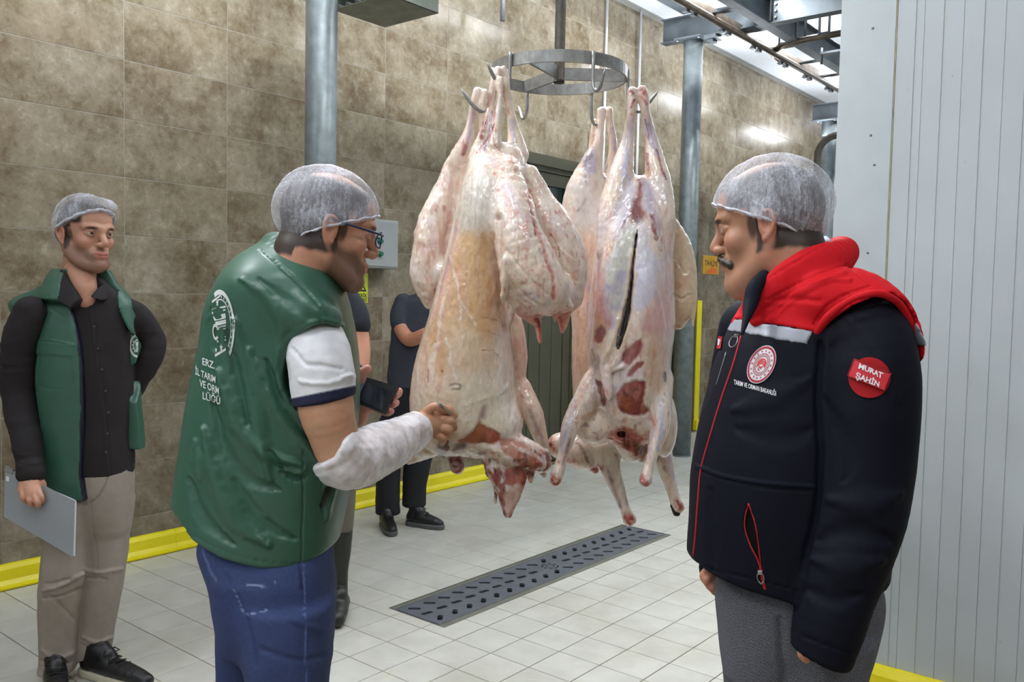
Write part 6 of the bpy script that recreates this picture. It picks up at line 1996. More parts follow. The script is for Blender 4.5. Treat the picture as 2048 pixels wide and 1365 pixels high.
left = hand_mesh([([(716, 835, 2.30, 20), (725, 800, 2.27, 22), (735, 785, 2.27, 24)], .012), ([(740, 800, 2.275, 26), (760, 806, 2.275, 20)], .01), [(722, 770, 2.25, 11), (724, 748, 2.22, 10), (735, 738, 2.215, 8.5)],
                  [(765, 790, 2.27, 9), (788, 792, 2.265, 8), (797, 788, 2.235, 7.5)], [(765, 806, 2.27, 9), (782, 810, 2.262, 8), (792, 806, 2.23, 7.5)], [(758, 820, 2.27, 8), (774, 826, 2.262, 7.5), (782, 823, 2.235, 7)], [(760, 780, 2.27, 9), (785, 780, 2.268, 8), (799, 783, 2.24, 7)]], (690, 715, 2.18), (815, 860, 2.36), h=.0022, skin=srgb(214, 152, 136))
V, Q, C = merge([(HV, HQ, HC), (*under, srgb(204, 160, 130)), arm, left])
mesh_from(V, Q, 'body', M_skin, P2, C)
net(P2, tr2, low=(.046, -.050), puff=1.05, seed=9, wide=1.02)
# spectacles
M_spec = plain('navy_plastic', srgb(34, 48, 84), 0.3); M_lens = NT('lens_glass'); M_lens.set(Base_Color=(0.8, 0.85, 0.9), Roughness=0.05, Alpha=0.25); M_lens = M_lens.m
sp = empty('spectacles', parent=P2)
o3 = np.array(P2['o'])
L2 = lambda x, y, z: tuple(tr2([(x, y, z)])[0] - o3)
m = MB()
for s_ in (-1, 1):
    m.tube([L2(s_ * .084, -.012, .012), L2(s_ * .082, .03, .008), L2(s_ * .070, .090, .004), L2(s_ * .060, .100, .003)], .0026, 8)
m.build('temples', M_spec, sp)
m = MB()
for s_ in (-1, 1):
    pts = [L2(s_ * (.034 + .026 * math.cos(t)), .104 - .006 * abs(math.cos(t)), -.004 + .017 * math.sin(t)) for t in [i * 2 * math.pi / 20 for i in range(21)]]
    m.tube(pts, .0018, 6)
m.tube([L2(-.009, .103, .002), L2(0, .108, .004), L2(.009, .103, .002)], .0018, 6)
m.build('rims', M_spec, sp)
# white polo sleeve
v = Vol.px(540, 730, 640, 830, 1.78, 2.10, 0.0026)
v.chain([(620, 662, 1.99, 54), (636, 700, 1.93, 60), (644, 750, 1.905, 63), (648, 800, 1.90, 60)], .02)
v.chain([(650, 812, 1.90, 54), (652, 830, 1.90, 54)], .002, 's')
extr(v, [(540, 822), (590, 813), (704, 789), (740, 780), (740, 900), (540, 900)], 1.6, 2.2, 1.88, 's', .003, curve=1)


def f2s(k):
    fold(k, .004, 9, (1, 1, .8), 2)
    k.line([(586, 700), (620, 730), (680, 740)], 8, h=-.004, soft=1, wob=6); k.line([(600, 760), (650, 770), (700, 752)], 8, h=.004, soft=1, wob=6)
    m_ = np.clip((k.Y - 794 + (k.X - 590) * .21) / 3, 0, 1)
    k.tint(m_, srgb(24, 28, 58)); k.H += .0015 * m_


garment(v, 'polo_sleeve', M_cotton, P2, srgb(216, 216, 220), f2s)
# clear oversleeve over the forearm
v = Vol.px(620, 860, 800, 1000, 1.82, 2.38, 0.0033)
v.chain([(672, 900, 1.90, 54), (694, 924, 1.93, 56), (745, 906, 2.05, 54), (800, 878, 2.19, 44), (828, 862, 2.27, 36)], .02)
extr(v, [(600, 780), (712, 830), (716, 842), (690, 900), (640, 925), (600, 920)], 1.6, 2.5, 1.95, 's', .004, curve=1)
v.chain([(845, 852, 2.32, 30), (838, 856, 2.30, 30)], .003, 's')


def f2o(k):
    f = 1 - np.abs(fbm(k.V, 10, 3, st=(1, 1, 1.6), off=12)) * 2.6
    k.H += .0042 * f + .0015 * fbm(k.V, 90, 2)
    k.tint(.5 + .8 * f, srgb(244, 242, 250), .5)


s = NT('thin_white_plastic')
s.set(Base_Color=(0.95, 0.94, 0.99), Roughness=0.35, Alpha=s.ramp(s.noise(s.coords(), 30, 4), [(0.35, (0.55,) * 3), (0.65, (0.88,) * 3)])); s.b.inputs['Subsurface Weight'].default_value = 0.0
s.bump(s.noise(s.coords(), 70, 4), 0.4, 0.002)
garment(v, 'oversleeve', s.m, P2, srgb(226, 224, 236), f2o)
# jeans
JEAN = srgb(52, 66, 108)
v = Vol.px(370, 690, 1050, 1830, b2 - .26, b2 + .30, 0.006)
v.secs([(1068, 412, 655, b2, .12, .13), (1100, 402, 662, b2, .14, .15), (1160, 425, 668, b2, .148, .16), (1230, 436, 666, b2, .14, .16), (1300, 438, 664, b2, .11, .13)], p=2.4, k=.01, kt=.02)
v.secs([(1200, 480, 668, b2 - .06, .11, .10), (1300, 488, 663, b2 - .06, .11, .10), (1380, 500, 656, b2 - .06, .10, .09), (1500, 520, 650, b2 - .06, .085, .085), (1650, 530, 640, b2 - .05, .07, .08), (1780, 528, 640, b2 - .04, .07, .08)], p=2.2, k=.02, kt=.01)
v.secs([(1200, 436, 590, b2 + .10, .10, .10), (1300, 438, 560, b2 + .10, .10, .10), (1400, 440, 550, b2 + .10, .09, .09), (1500, 440, 540, b2 + .10, .085, .085), (1650, 440, 525, b2 + .11, .07, .07), (1780, 436, 525, b2 + .12, .07, .07)], p=2.2, k=.02, kt=.01)


def f2j(k):
    fold(k, .003, 7, (1, 1, .9), 5)
    k.tint((fbm(k.V, 6, 3, off=2) - .0) * 1.2, srgb(70, 90, 142), .5)
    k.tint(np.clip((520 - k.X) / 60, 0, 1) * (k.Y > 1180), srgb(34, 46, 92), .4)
    k.line([(606, 1130), (608, 1200), (612, 1365)], 1.8, srgb(96, 114, 170), h=.001, wob=1, amt=.8)
    k.line([(450, 1166), (500, 1170), (540, 1176)], 1.4, srgb(160, 170, 206), h=.001, wob=0, amt=.8); k.line([(466, 1170), (482, 1210), (494, 1228), (545, 1214), (550, 1150)], 1.2, srgb(150, 162, 200), wob=0, amt=.7)
    k.poly([(462, 1172), (545, 1180), (548, 1212), (496, 1226), (480, 1208)], h=.0025, soft=2, wob=0, curve=1)
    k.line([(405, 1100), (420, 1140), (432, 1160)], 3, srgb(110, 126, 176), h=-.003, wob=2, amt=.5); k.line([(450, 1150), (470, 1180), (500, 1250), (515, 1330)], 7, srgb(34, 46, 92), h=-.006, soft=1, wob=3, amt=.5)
    k.line([(580, 1240), (640, 1260)], 6, h=.004, soft=1); k.line([(520, 1300), (600, 1320), (650, 1310)], 8, h=-.004, soft=1)
    k.line([(597, 1135), (602, 1178)], 4, srgb(30, 36, 66), h=.002, wob=0, amt=.8)


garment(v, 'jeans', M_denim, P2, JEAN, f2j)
shoe(P2, (525, 1795), (700, 1820), b2 - .04, 0, bt=b2 - .08); shoe(P2, (430, 1740), (600, 1735), b2 + .12, 0, bt=b2 + .12)
# waistcoat
v = Vol.px(325, 745, 440, 1160, b2 - .24, b2 + .28, 0.004)
v.secs([(470, 538, 612, b2 + .02, .06, .07), (490, 520, 640, b2 + .02, .08, .08), (520, 478, 662, b2, .12, .10), (560, 448, 682, b2 - .01, .155, .12), (620, 420, 700, b2, .165, .15), (700, 406, 714, b2, .155, .17), (800, 384, 716, b2 + .01, .165, .18), (900, 368, 708, b2 + .01, .165, .18), (1000, 353, 694, b2 + .02, .17, .18), (1060, 347, 682, b2 + .02, .17, .18), (1140, 345, 668, b2 + .02, .17, .18)], p=2.35, k=.01, kt=.008)
# collar: standing band round the neck
v.chain([(548, 492, b2 + .06, 22), (556, 496, b2 - .05, 24), (600, 540, b2 - .09, 22), (640, 590, b2 - .06, 18), (664, 622, b2 - .03, 12)], .012, flb=.5)
v.chain([(600, 480, b2 + .0, 26), (628, 520, b2 + .0, 30), (652, 560, b2 - .0, 24)], .006, 's')
# shoulder cap and arm opening
v.chain([(560, 600, b2 - .10, 50), (612, 628, b2 - .14, 44), (650, 640, b2 - .12, 34)], .03)
v.chain([(640, 706, 1.86, 60), (648, 790, 1.85, 66), (655, 850, 1.86, 60)], .004, 's', n=3)
extr(v, [(600, 672), (640, 648), (682, 660), (700, 700), (706, 790), (600, 830), (566, 800), (556, 760), (566, 712)], 1.6, 1.965, 1.87, 's', .006)
extr(v, [(120, 1000), (330, 1036), (350, 1046), (385, 1080), (450, 1112), (520, 1132), (600, 1138), (650, 1116), (668, 1080), (700, 1040), (760, 1000), (760, 1250), (120, 1250)], 1.5, 2.6, b2 - .13, 's', .003, curve=1)


def f2v(k):
    fold(k, .0018, 5, (1, 1, .7), 1)
    k.H += np.where(k.Y > 1120 - 0 * k.X, 0, 0)
    creases(k, [([(470, 640), (500, 760), (520, 860), (540, 960)], 21, 0.0117), ([(440, 740), (470, 840), (520, 900), (600, 930)], 18, 0.0107), ([(500, 700), (540, 800), (600, 880), (650, 940)], 17, 0.0107), ([(450, 660), (478, 760), (500, 850)], 15, -0.0098), ([(425, 800), (450, 900), (500, 960), (560, 980)], 18, -0.0098), ([(530, 720), (570, 820), (620, 880)], 14, -0.0098), ([(410, 860), (430, 960), (480, 1050), (540, 1090)], 21, 0.0107), ([(540, 900), (580, 950), (610, 955)], 12, -0.0117), ([(560, 940), (600, 945), (612, 930)], 7, 0.0078), ([(380, 960), (410, 1040), (470, 1090)], 17, -0.0087), ([(470, 960), (520, 1040), (590, 1080)], 18, -0.0078), ([(520, 560), (600, 620), (640, 640)], 15, -0.0049), ([(480, 560), (540, 600), (560, 660), (548, 740)], 15, 0.0059), ([(390, 880), (400, 960)], 13, 0.0059), ([(640, 880), (660, 960), (650, 1040)], 15, 0.0078), ([(420, 620), (430, 700)], 13, -0.0039)])
    k.line([(606, 900), (606, 1000), (602, 1130)], 2.2, h=-.004, wob=1, soft=.8)
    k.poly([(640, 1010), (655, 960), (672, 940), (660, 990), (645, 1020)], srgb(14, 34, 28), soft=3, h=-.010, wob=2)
    k.line([(655, 938), (642, 1010)], 2, h=.005, wob=1)
    k.line([(520, 500), (560, 535), (610, 580), (650, 628)], 1.8, h=-.004, wob=0); k.line([(350, 1040), (385, 1070), (450, 1102), (520, 1122), (600, 1128), (650, 1106)], 1.5, h=-.0025, wob=0)
    k.line([(548, 520), (600, 566), (640, 610)], 2, h=-.003, wob=0)
    k.line([(560, 780), (554, 730), (566, 690), (600, 660), (640, 640), (684, 652)], 6, h=.004, wob=0, soft=.6)


o, cl2 = garment(v, 'waistcoat', M_green, P2, GREEN, f2v)
# print on the back: badge above four lines of writing
BX = (380, 560, 500, 830)
bad = [flat(arcband(.86, 1.0, math.radians(-62), math.radians(118), 26)), flat(arcband(.70, .74, math.radians(-58), math.radians(112), 26)),
       flat([star(.80 * math.cos(a), .80 * math.sin(a), .055) for a in np.linspace(-.9, 1.7, 12)]),
       flat([star(-.25, .62, .13), star(-.1, -.66, .14), star(-.5, -.74, .09)]),
       flat([[(-.62, .22), (.32, .34), (.36, .20), (-.50, .10)], [(-.48, .07), (.36, .17), (.36, .05), (-.38, -.04)], [(-.36, -.07), (.34, .02), (.30, -.10), (-.34, -.16)]]),
       flat([[(-.7, .44), (.38, .56), (.38, .50), (-.7, .38)], [(-.7, .34), (.36, .46), (.36, .42), (-.68, .28)], [(-.66, .66), (.05, .88), (.05, .82), (-.62, .60)], [(-.62, -.86), (.2, -.66), (.2, -.73), (-.6, -.94)], [(-.4, -.46), (.24, -.40), (.24, -.44), (-.4, -.52)], [(-.4, -.36), (.24, -.32), (.24, -.35), (-.4, -.40)]]),
       flat(arcband(.15, .24, math.radians(20), math.radians(320), 16, (-.48, -.22)))]
decal(cl2, joint(bad), M_print, P2, 'badge_print', lambda x, y: (444 + x * 26 - y * 3, 650 - y * 70 + x * 2), (395, 560, 490, 740))
for (t_, x, y, sz, sx) in (('ERZ.', 418, 728, 21, .62), ('İL TARIM', 412, 752, 20, .50), ('VE ORM', 420, 775, 21, .52), ('LÜĞÜ', 424, 798, 21, .66)):
    decal(cl2, text_mesh(t_, 1.0, bold=.02), M_print, P2, 'lettering', lambda a, c, x=x, y=y, sz=sz, sx=sx: (x + a * sz * sx, y - c * sz * .95 + a * sz * .22), (x - 60, y - 40, x + 60, y + 40))
# phone and pen
ph = at(752, 790, 2.235)
PH = frame((ph[0], 2.235), 'handheld_device', 'black handheld device with flat dark screen in the hand of the man writing', 'device', z0=ph[2])
quad_box('case', [(727, 753, 2.235), (797, 774, 2.225), (771, 829, 2.205), (706, 804, 2.215)], .014, plain('black_plastic', srgb(22, 22, 24), 0.4), PH)
quad_box('screen', [(736, 758, 2.2335), (788, 775, 2.2255), (763, 822, 2.2045), (716, 800, 2.2125)], .002, plain('dark_screen', srgb(30, 34, 48), 0.08), PH)
quad_box('bezel', [(728, 754, 2.2335), (734, 757, 2.2325), (713, 801, 2.2115), (707, 803, 2.2135)], .002, plain('lilac_grey_trim', srgb(120, 118, 140), 0.3, 0.4), PH)
st = at(725, 745, 2.2)
MB().tube([tuple(at(714, 722, 2.26) - np.array(PH['o'])), tuple(at(735, 748, 2.235) - np.array(PH['o']))], .0035, 8).build('strap', plain('black_plastic', srgb(22, 22, 24), 0.4), PH)
pn = at(892, 822, 2.33)
PN = frame((pn[0], 2.33), 'pen', 'silver pen between the fingers of the hand touching the carcass', 'pen', z0=pn[2])
MB().tube([tuple(at(876, 806, 2.30) - np.array(PN['o'])), tuple(at(884, 813, 2.31) - np.array(PN['o'])), tuple(at(899, 827, 2.335) - np.array(PN['o'])), tuple(at(903, 831, 2.34) - np.array(PN['o']))], .0045, 10, taper=[.0042, .0045, .0045, .001]).build('barrel', M_stain, PN)

# ---------------------------------------------------------------- person 3: red and navy jacket, right
b3 = 1.86
P3 = frame((at(1600, 1300, b3)[0], b3), 'person', 'man with moustache and hair net in a red and navy zipped jacket, looking left', 'person')
HV, HQ, HC, tr3 = head((1534, 450, b3 + .01), 1.13, (-0.90, 0.42), .14, moustache=True, beard=.12, hair='full', skin=srgb(176, 128, 102), bald=(.01, .115), wide=1.04, chin=-.004, neck=(-.035, -.085, -.17, .074))
under = skel([[(1580, 540, b3, .07), (1600, 660, b3, .15), (1590, 900, b3, .17), (1590, 1150, b3, .16)],
              [(1620, 620, b3 - .05, .08), (1730, 690, 1.74, .06), (1730, 950, 1.72, .045), (1655, 1290, 1.68, .03)],
              [(1560, 620, b3 + .1, .08), (1500, 720, 2.06, .05), (1470, 950, 2.06, .04), (1430, 1130, 2.0, .028)],
              [(1540, 1180, b3 + .07, .11), (1530, 1500, b3 + .08, .07), (1540, 1880, b3 + .08, .05)],
              [(1650, 1180, b3 - .06, .11), (1640, 1500, b3 - .06, .07), (1640, 1890, b3 - .04, .05)]])
hb = hand_mesh([([(1648, 1190, 1.68, 32), (1638, 1220, 1.67, 32), (1634, 1245, 1.665, 30)], .012), [(1626, 1248, 1.675, 12), (1616, 1284, 1.672, 12), (1606, 1306, 1.67, 12), (1612, 1318, 1.67, 10)], [(1630, 1252, 1.65, 12), (1626, 1290, 1.64, 11), (1634, 1312, 1.655, 10)], [(1646, 1255, 1.65, 12), (1646, 1294, 1.64, 11), (1652, 1316, 1.655, 10)],
                [(1661, 1248, 1.655, 11), (1666, 1280, 1.65, 10), (1668, 1300, 1.66, 9)], [(1640, 1206, 1.68, 13), (1636, 1222, 1.68, 12), (1636, 1240, 1.68, 10)]], (1580, 1140, 1.58), (1710, 1400, 1.76), h=.0026, skin=srgb(200, 146, 116))
hf = hand_mesh([([(1440, 1120, 2.0, 24), (1432, 1145, 1.98, 25)], .012), [(1428, 1150, 1.96, 10), (1414, 1160, 1.94, 9), (1420, 1174, 1.95, 8)], [(1436, 1158, 1.96, 10), (1424, 1172, 1.94, 9), (1430, 1184, 1.95, 8)], [(1444, 1160, 1.96, 10), (1436, 1180, 1.94, 9), (1442, 1190, 1.95, 8)], [(1420, 1140, 1.97, 10), (1408, 1150, 1.95, 9), (1408, 1160, 1.95, 7)]], (1390, 1090, 1.9), (1470, 1210, 2.06), h=.0024, skin=srgb(200, 140, 116))
V, Q, C = merge([(HV, HQ, HC), (*under, srgb(200, 150, 120)), hb, hf])
mesh_from(V, Q, 'body', M_skin, P3, C)
net(P3, tr3, low=(.052, -.050), puff=1.06, seed=17, wide=1.03, pleats=[([(1535, 335), (1560, 400), (1588, 468)], 6, .004), ([(1565, 345), (1580, 410), (1590, 468)], 5, .0045), ([(1600, 370), (1600, 420), (1592, 468)], 6, .004), ([(1500, 400), (1550, 440), (1588, 470)], 5, .003), ([(1480, 430), (1540, 455), (1588, 472)], 5, .003), ([(1625, 420), (1610, 450), (1594, 472)], 5, .004), ([(1550, 338), (1570, 400), (1589, 466)], 4, -.003)])
v = Vol.px(1640, 1700, 440, 520, b3 - .1, b3 + .2, .003)
v.chain([(1640, 490, b3 - .04, 8), (1654, 486, b3 + .04, 8), (1650, 480, b3 + .1, 8)], .004)
garment(v, 'shirt_collar', M_cotton, P3, srgb(196, 200, 222))
# jacket
v = Vol.px(1350, 1870, 520, 1370, 1.50, b3 + .30, 0.0042)
JK = [(545, 1545, 1690, b3 + .02, .10, .10), (590, 1510, 1745, b3 + .02, .14, .12), (640, 1478, 1790, b3 + .02, .16, .14), (700, 1447, 1800, b3 + .02, .175, .16), (780, 1422, 1795, b3 + .02, .19, .17), (870, 1400, 1785, b3 + .02, .20, .18), (960, 1386, 1778, b3 + .02, .20, .18), (1060, 1381, 1772, b3 + .02, .19, .18), (1140, 1377, 1764, b3 + .02, .18, .18), (1215, 1378, 1760, b3 + .02, .175, .175)]
v.secs(JK, p=2.3, k=.01, kt=.006)
extr(v, [(1340, 1140), (1378, 1140), (1430, 1162), (1530, 1184), (1610, 1204), (1700, 1208), (1762, 1190), (1850, 1180), (1850, 1300), (1340, 1300)], 1.45, 2.3, b3 - .12, 's', .004, curve=1)
v.chain([(1725, 650, 1.76, 78), (1737, 720, 1.72, 92), (1738, 800, 1.71, 97), (1730, 900, 1.71, 97), (1720, 1000, 1.70, 93), (1698, 1100, 1.69, 84), (1668, 1200, 1.68, 74), (1646, 1300, 1.675, 62)], .012)
extr(v, [(1540, 1270), (1580, 1292), (1640, 1318), (1706, 1341), (1780, 1340), (1780, 1420), (1540, 1420)], 1.4, 1.9, 1.67, 's', .004, curve=1)
v.chain([(1638, 1318, 1.672, 50), (1634, 1350, 1.67, 50)], .003, 's')
v.chain([(1500, 660, 2.03, 60), (1470, 800, 2.05, 55), (1450, 950, 2.05, 52), (1442, 1080, 2.02, 46), (1440, 1140, 2.0, 40)], .02)


def f3j(k):
    fold(k, .003, 5, (1, 1, .9), 7)
    k.line([(1640, 690), (1636, 800), (1640, 900), (1636, 1000), (1616, 1100), (1592, 1220)], 12, h=-.010, soft=1, wob=3)
    k.line([(1394, 932), (1440, 950), (1500, 962), (1560, 970), (1630, 974)], 3.5, srgb(16, 20, 36), h=.004, wob=0, soft=.8); k.line([(1394, 940), (1440, 957), (1500, 969), (1560, 977), (1625, 981)], 2.5, h=-.003, wob=0)
    for pts, w, h in (([(1640, 1080), (1700, 1062), (1780, 1080)], 18, -.009), ([(1630, 1120), (1700, 1140), (1760, 1120)], 18, .009), ([(1660, 1000), (1740, 1010), (1800, 990)], 18, .007), ([(1610, 1180), (1660, 1200), (1720, 1190)], 14, -.007), ([(1700, 640), (1760, 700), (1790, 800)], 16, .005),
                      ([(1480, 860), (1560, 880), (1620, 860)], 16, -.005), ([(1470, 820), (1540, 800), (1620, 760)], 16, .005), ([(1650, 800), (1700, 900), (1690, 960)], 14, -.004), ([(1420, 980), (1430, 1060), (1425, 1140)], 10, -.003)): creases(k, [(pts, w * 1.9, h * .8)])
    k.line([(1590, 1262), (1630, 1282), (1700, 1306)], 2, h=-.003, wob=0); k.line([(1384, 1122), (1430, 1142), (1530, 1164), (1600, 1184)], 2, h=-.003, wob=0)
    k.poly([(1496, 1010), (1506, 1040), (1518, 1090), (1524, 1136), (1512, 1110), (1496, 1080), (1488, 1050)], srgb(6, 7, 10), soft=2, h=-.008, wob=0)


o, cl3 = garment(v, 'jacket', M_soft, P3, srgb(11, 14, 27), f3j)
# red yoke with rolled arm edge, and collar
RED = srgb(204, 22, 34)
v = Vol.px(1440, 1860, 440, 720, 1.56, b3 + .26, 0.0036)
v.secs(JK[:4], p=2.3, k=.01, kt=.004, grow=.005)
v.chain([(1640, 600, 1.76, 60), (1700, 610, 1.755, 72), (1738, 650, 1.735, 84), (1745, 700, 1.72, 96)], .02)
v.chain([(1688, 640, 1.68, 12)] , .001) if False else None
extr(v, [(1400, 580), (1468, 636), (1494, 639), (1530, 645), (1633, 664), (1652, 640), (1682, 612), (1722, 592), (1762, 586), (1796, 606), (1816, 640), (1826, 700), (1826, 760), (1400, 760)], 1.4, 1.90, 1.74, 's', .003, curve=1)
extr(v, [(1400, 640), (1900, 690), (1900, 780), (1400, 780)], 1.88, 2.4, 1.95, 's', .003, curve=1)
v.chain([(1634, 664, 1.70, 5), (1654, 636, 1.675, 6), (1684, 610, 1.66, 6), (1722, 592, 1.655, 6), (1762, 588, 1.66, 6), (1798, 608, 1.69, 6), (1818, 644, 1.71, 7), (1828, 690, 1.74, 6)], .006)
# collar
v.chain([(1676, 500, b3 + .10, 26), (1688, 506, b3 + .03, 30), (1668, 516, b3 - .06, 34), (1626, 532, b3 - .095, 36), (1576, 562, b3 - .095, 36), (1540, 596, b3 - .08, 34), (1520, 625, b3 - .07, 26)], .02, flb=.42)
v.chain([(1580, 500, b3 - .0, 44), (1600, 530, b3 - .0, 50), (1590, 560, b3 - .0, 44)], .004, 's')
v.chain([(1580, 455, b3 - .01, 50), (1648, 450, b3 - .01, 26)], .006, 's')
v.chain([(1500, 545, b3 - .10, 18), (1506, 590, b3 - .11, 14), (1490, 630, b3 - .11, 12)], .006, 's')


def f3y(k):
    fold(k, .0028, 7, (1, 1, 1), 5)
    k.line([(1545, 640), (1600, 590), (1660, 560), (1700, 560)], 8, h=.004, soft=1, wob=4)
    k.line([(1535, 600), (1580, 575), (1640, 548), (1695, 530)], 2, h=-.004, wob=0)
    k.line([(1626, 650), (1650, 616), (1690, 590), (1740, 572)], 1.8, h=-.004, wob=0); k.line([(1540, 556), (1600, 520), (1670, 478)], 2, h=-.002, wob=0)
    k.line([(1560, 610), (1620, 570), (1690, 545)], 7, h=.005, soft=1); k.line([(1690, 530), (1730, 560), (1760, 580)], 3, h=-.003, wob=1)
    k.line([(1500, 640), (1560, 600), (1640, 600)], 9, h=-.004, soft=1, wob=5)


garment(v, 'yoke', M_soft, P3, RED, f3y)[0]['label'] = 'red shoulder yoke and collar'
v = Vol.px(1430, 1660, 610, 720, 1.58, b3 + .24, 0.0036)
v.secs(JK[1:5], p=2.3, k=.01, kt=.004, grow=.0045)
extr(v, [(1440, 640), (1468, 636), (1494, 639), (1530, 645), (1633, 663), (1620, 691), (1560, 681), (1482, 665), (1455, 661), (1440, 658)], 1.4, 2.2, 1.70, 'i', 0, curve=1)
M_refl = plain('reflective_tape', srgb(156, 160, 172), 0.35, 0.15, var=0.06)
def fr(k): k.H += .0015 * fbm(k.V, 30, 2)
garment(v, 'reflective_band', M_refl, P3, (1, 1, 1), fr)[0]['label'] = 'grey reflective chest band'
v = Vol.px(1800, 1860, 640, 720, 1.6, 1.9, .0036)
v.chain([(1738, 650, 1.735, 85), (1745, 700, 1.72, 98)], .02, n=4)
extr(v, [(1822, 646), (1840, 640), (1842, 690), (1830, 690)], 1.4, 2.0, 1.72, 'i', 0, curve=1)
if (v.D < 0).any(): garment(v, 'reflective_tab', M_refl, P3, (1, 1, 1))
# dark collar lining at the throat
v = Vol.px(1470, 1560, 520, 700, 1.62, 1.92, .003)
v.chain([(1528, 552, 1.78, 12), (1510, 575, 1.765, 16), (1502, 605, 1.755, 15), (1492, 640, 1.725, 8), (1484, 668, 1.70, 4)], .01)
garment(v, 'collar_lining', M_soft, P3, srgb(14, 18, 32))
# zip, pocket zip, badges, writing
M_redtape = plain('red_zip_tape', srgb(176, 24, 34), 0.6)
MZ = plain('zip_metal', srgb(170, 172, 178), 0.3, 0.8)
seam(cl3, [(1482, 672), (1466, 730), (1442, 800), (1418, 880), (1402, 940), (1396, 1000), (1390, 1080), (1384, 1128)], .0022, M_redtape, P3, 'zip')
for pts in ([(1497, 1008), (1490, 1035), (1490, 1060), (1500, 1090), (1514, 1118), (1521, 1140)], [(1497, 1008), (1508, 1040), (1516, 1080), (1522, 1140)]): seam(cl3, pts, .0016, M_redtape, P3, 'pocket_zip')
seam(cl3, [(1522, 1140), (1525, 1160), (1530, 1180)], .0028, M_redtape, P3, 'pocket_zip')
def puller(x, y, dx, dy, name='zip_puller', mat=MZ):
    t = cl3.tree((x - 40, y - 40, x + 40, y + 60))
    loop = []
    for i in range(13):
        a = i * 2 * math.pi / 12
        u, w_ = math.cos(a), math.sin(a)
        p = cl3.put(t, x + dx * (.5 + .5 * u) + dy * .28 * w_, y + dy * (.5 + .5 * u) - dx * .28 * w_, .004)
        if p is not None: loop.append(tuple(p - np.array(P3['o'])))
    if len(loop) > 3: MB().tube(loop, .0012, 6).build(name, mat, P3)
    p = cl3.put(t, x, y, .004)
    if p is not None:
        q = p - np.array(P3['o'])
        MB().box(q - .004, q + .004, .001).build('zip_slider', mat, P3)
puller(1520, 1144, 3, 24); puller(1476, 674, -12, 22)


def patch(pts, name, mat, off, lab=None, box=None, sub=6):
    bm_ = bmesh.new(); bm_.faces.new([bm_.verts.new((x, y, 0)) for x, y in pts]); 
    cx_, cy_ = np.mean([p[0] for p in pts]), np.mean([p[1] for p in pts])
    bmesh.ops.poke(bm_, faces=bm_.faces[:])
    bmesh.ops.subdivide_edges(bm_, edges=bm_.edges[:], cuts=sub, use_grid_fill=True)
    me = bpy.data.meshes.new('p'); bm_.to_mesh(me); bm_.free()
    return decal(cl3, me, mat, P3, name, lambda x, y: (x, y), box or (min(p[0] for p in pts) - 15, min(p[1] for p in pts) - 15, max(p[0] for p in pts) + 15, max(p[1] for p in pts) + 15), off, lab)


felt = plain('red_felt', srgb(160, 8, 18), 0.9, var=0.1, scale=60, bump=.3)
cxx, cyy = 1739, 756
patch([(cxx + 41 * math.cos(a), cyy + 40.5 * math.sin(a)) for a in [i * 2 * math.pi / 40 for i in range(40)]], 'round_patch', felt, .003, 'round red felt patch')
patch([(1711, 720), (1779, 748), (1768, 782), (1699, 752)], 'name_tape', plain('red_tape', srgb(206, 40, 56), 0.5, var=.03), .0075, sub=10)
for (e0, e1) in (((1711, 720), (1779, 748)), ((1779, 748), (1768, 782)), ((1768, 782), (1699, 752)), ((1699, 752), (1711, 720))):
    pts = [(e0[0] + (e1[0] - e0[0]) * t_ / 10, e0[1] + (e1[1] - e0[1]) * t_ / 10) for t_ in range(11)]
    seam(cl3, pts, .0011, plain('dark_red_edge', srgb(150, 10, 24), 0.6), P3, 'tape_edge', off=.0078, n=1)
M_wt = plain('white_thread', srgb(228, 226, 230), 0.7, var=.02)
ang = math.radians(23)
for (t_, x, y, sz) in (('MURAT', 1742, 743, 18.5), ('ŞAHİN', 1736, 761, 18.5)):
    decal(cl3, text_mesh(t_, 1.0, bold=.035), M_wt, P3, 'lettering', lambda a, c, x=x, y=y, sz=sz: (x + (a * math.cos(ang) * .80 + c * math.sin(ang) * .45) * sz, y + (a * .80 * math.sin(ang) - c * math.cos(ang) * .85) * sz), (x - 60, y - 50, x + 60, y + 50), off=.0092)
# oval ministry badge
def bm_map(x, y): return (1524 + x * 26 + y * 13, 730 - y * 38 + x * 3)
bb_ = (1480, 680, 1570, 780)
def disc(r, n=36, c=(0, 0), sx=1, sy=1):
    out = []
    for i in range(n):
        a0, a1 = i * 2 * math.pi / n, (i + 1) * 2 * math.pi / n
        for (r0, r1) in ((0, r * .5), (r * .5, r)):
            q = [(c[0] + sx * rr * math.cos(a), c[1] + sy * rr * math.sin(a)) for rr, a in ((r0, a0), (r1, a0), (r1, a1), (r0, a1))]
            out.append(q if r0 > 0 else [q[0], q[1], q[2]])
    return out
M_wb = plain('badge_white', srgb(222, 218, 226), 0.6, var=.02); M_rb = plain('badge_red', srgb(168, 24, 48), 0.6, var=.03)
decal(cl3, flat(disc(1.0)), M_wb, P3, 'badge', bm_map, bb_, .0022, 'oval white and red badge on the chest')
decal(cl3, flat(arcband(.84, .95, 0, 2 * math.pi, 40)), M_rb, P3, 'badge_ring', bm_map, bb_, .0032)
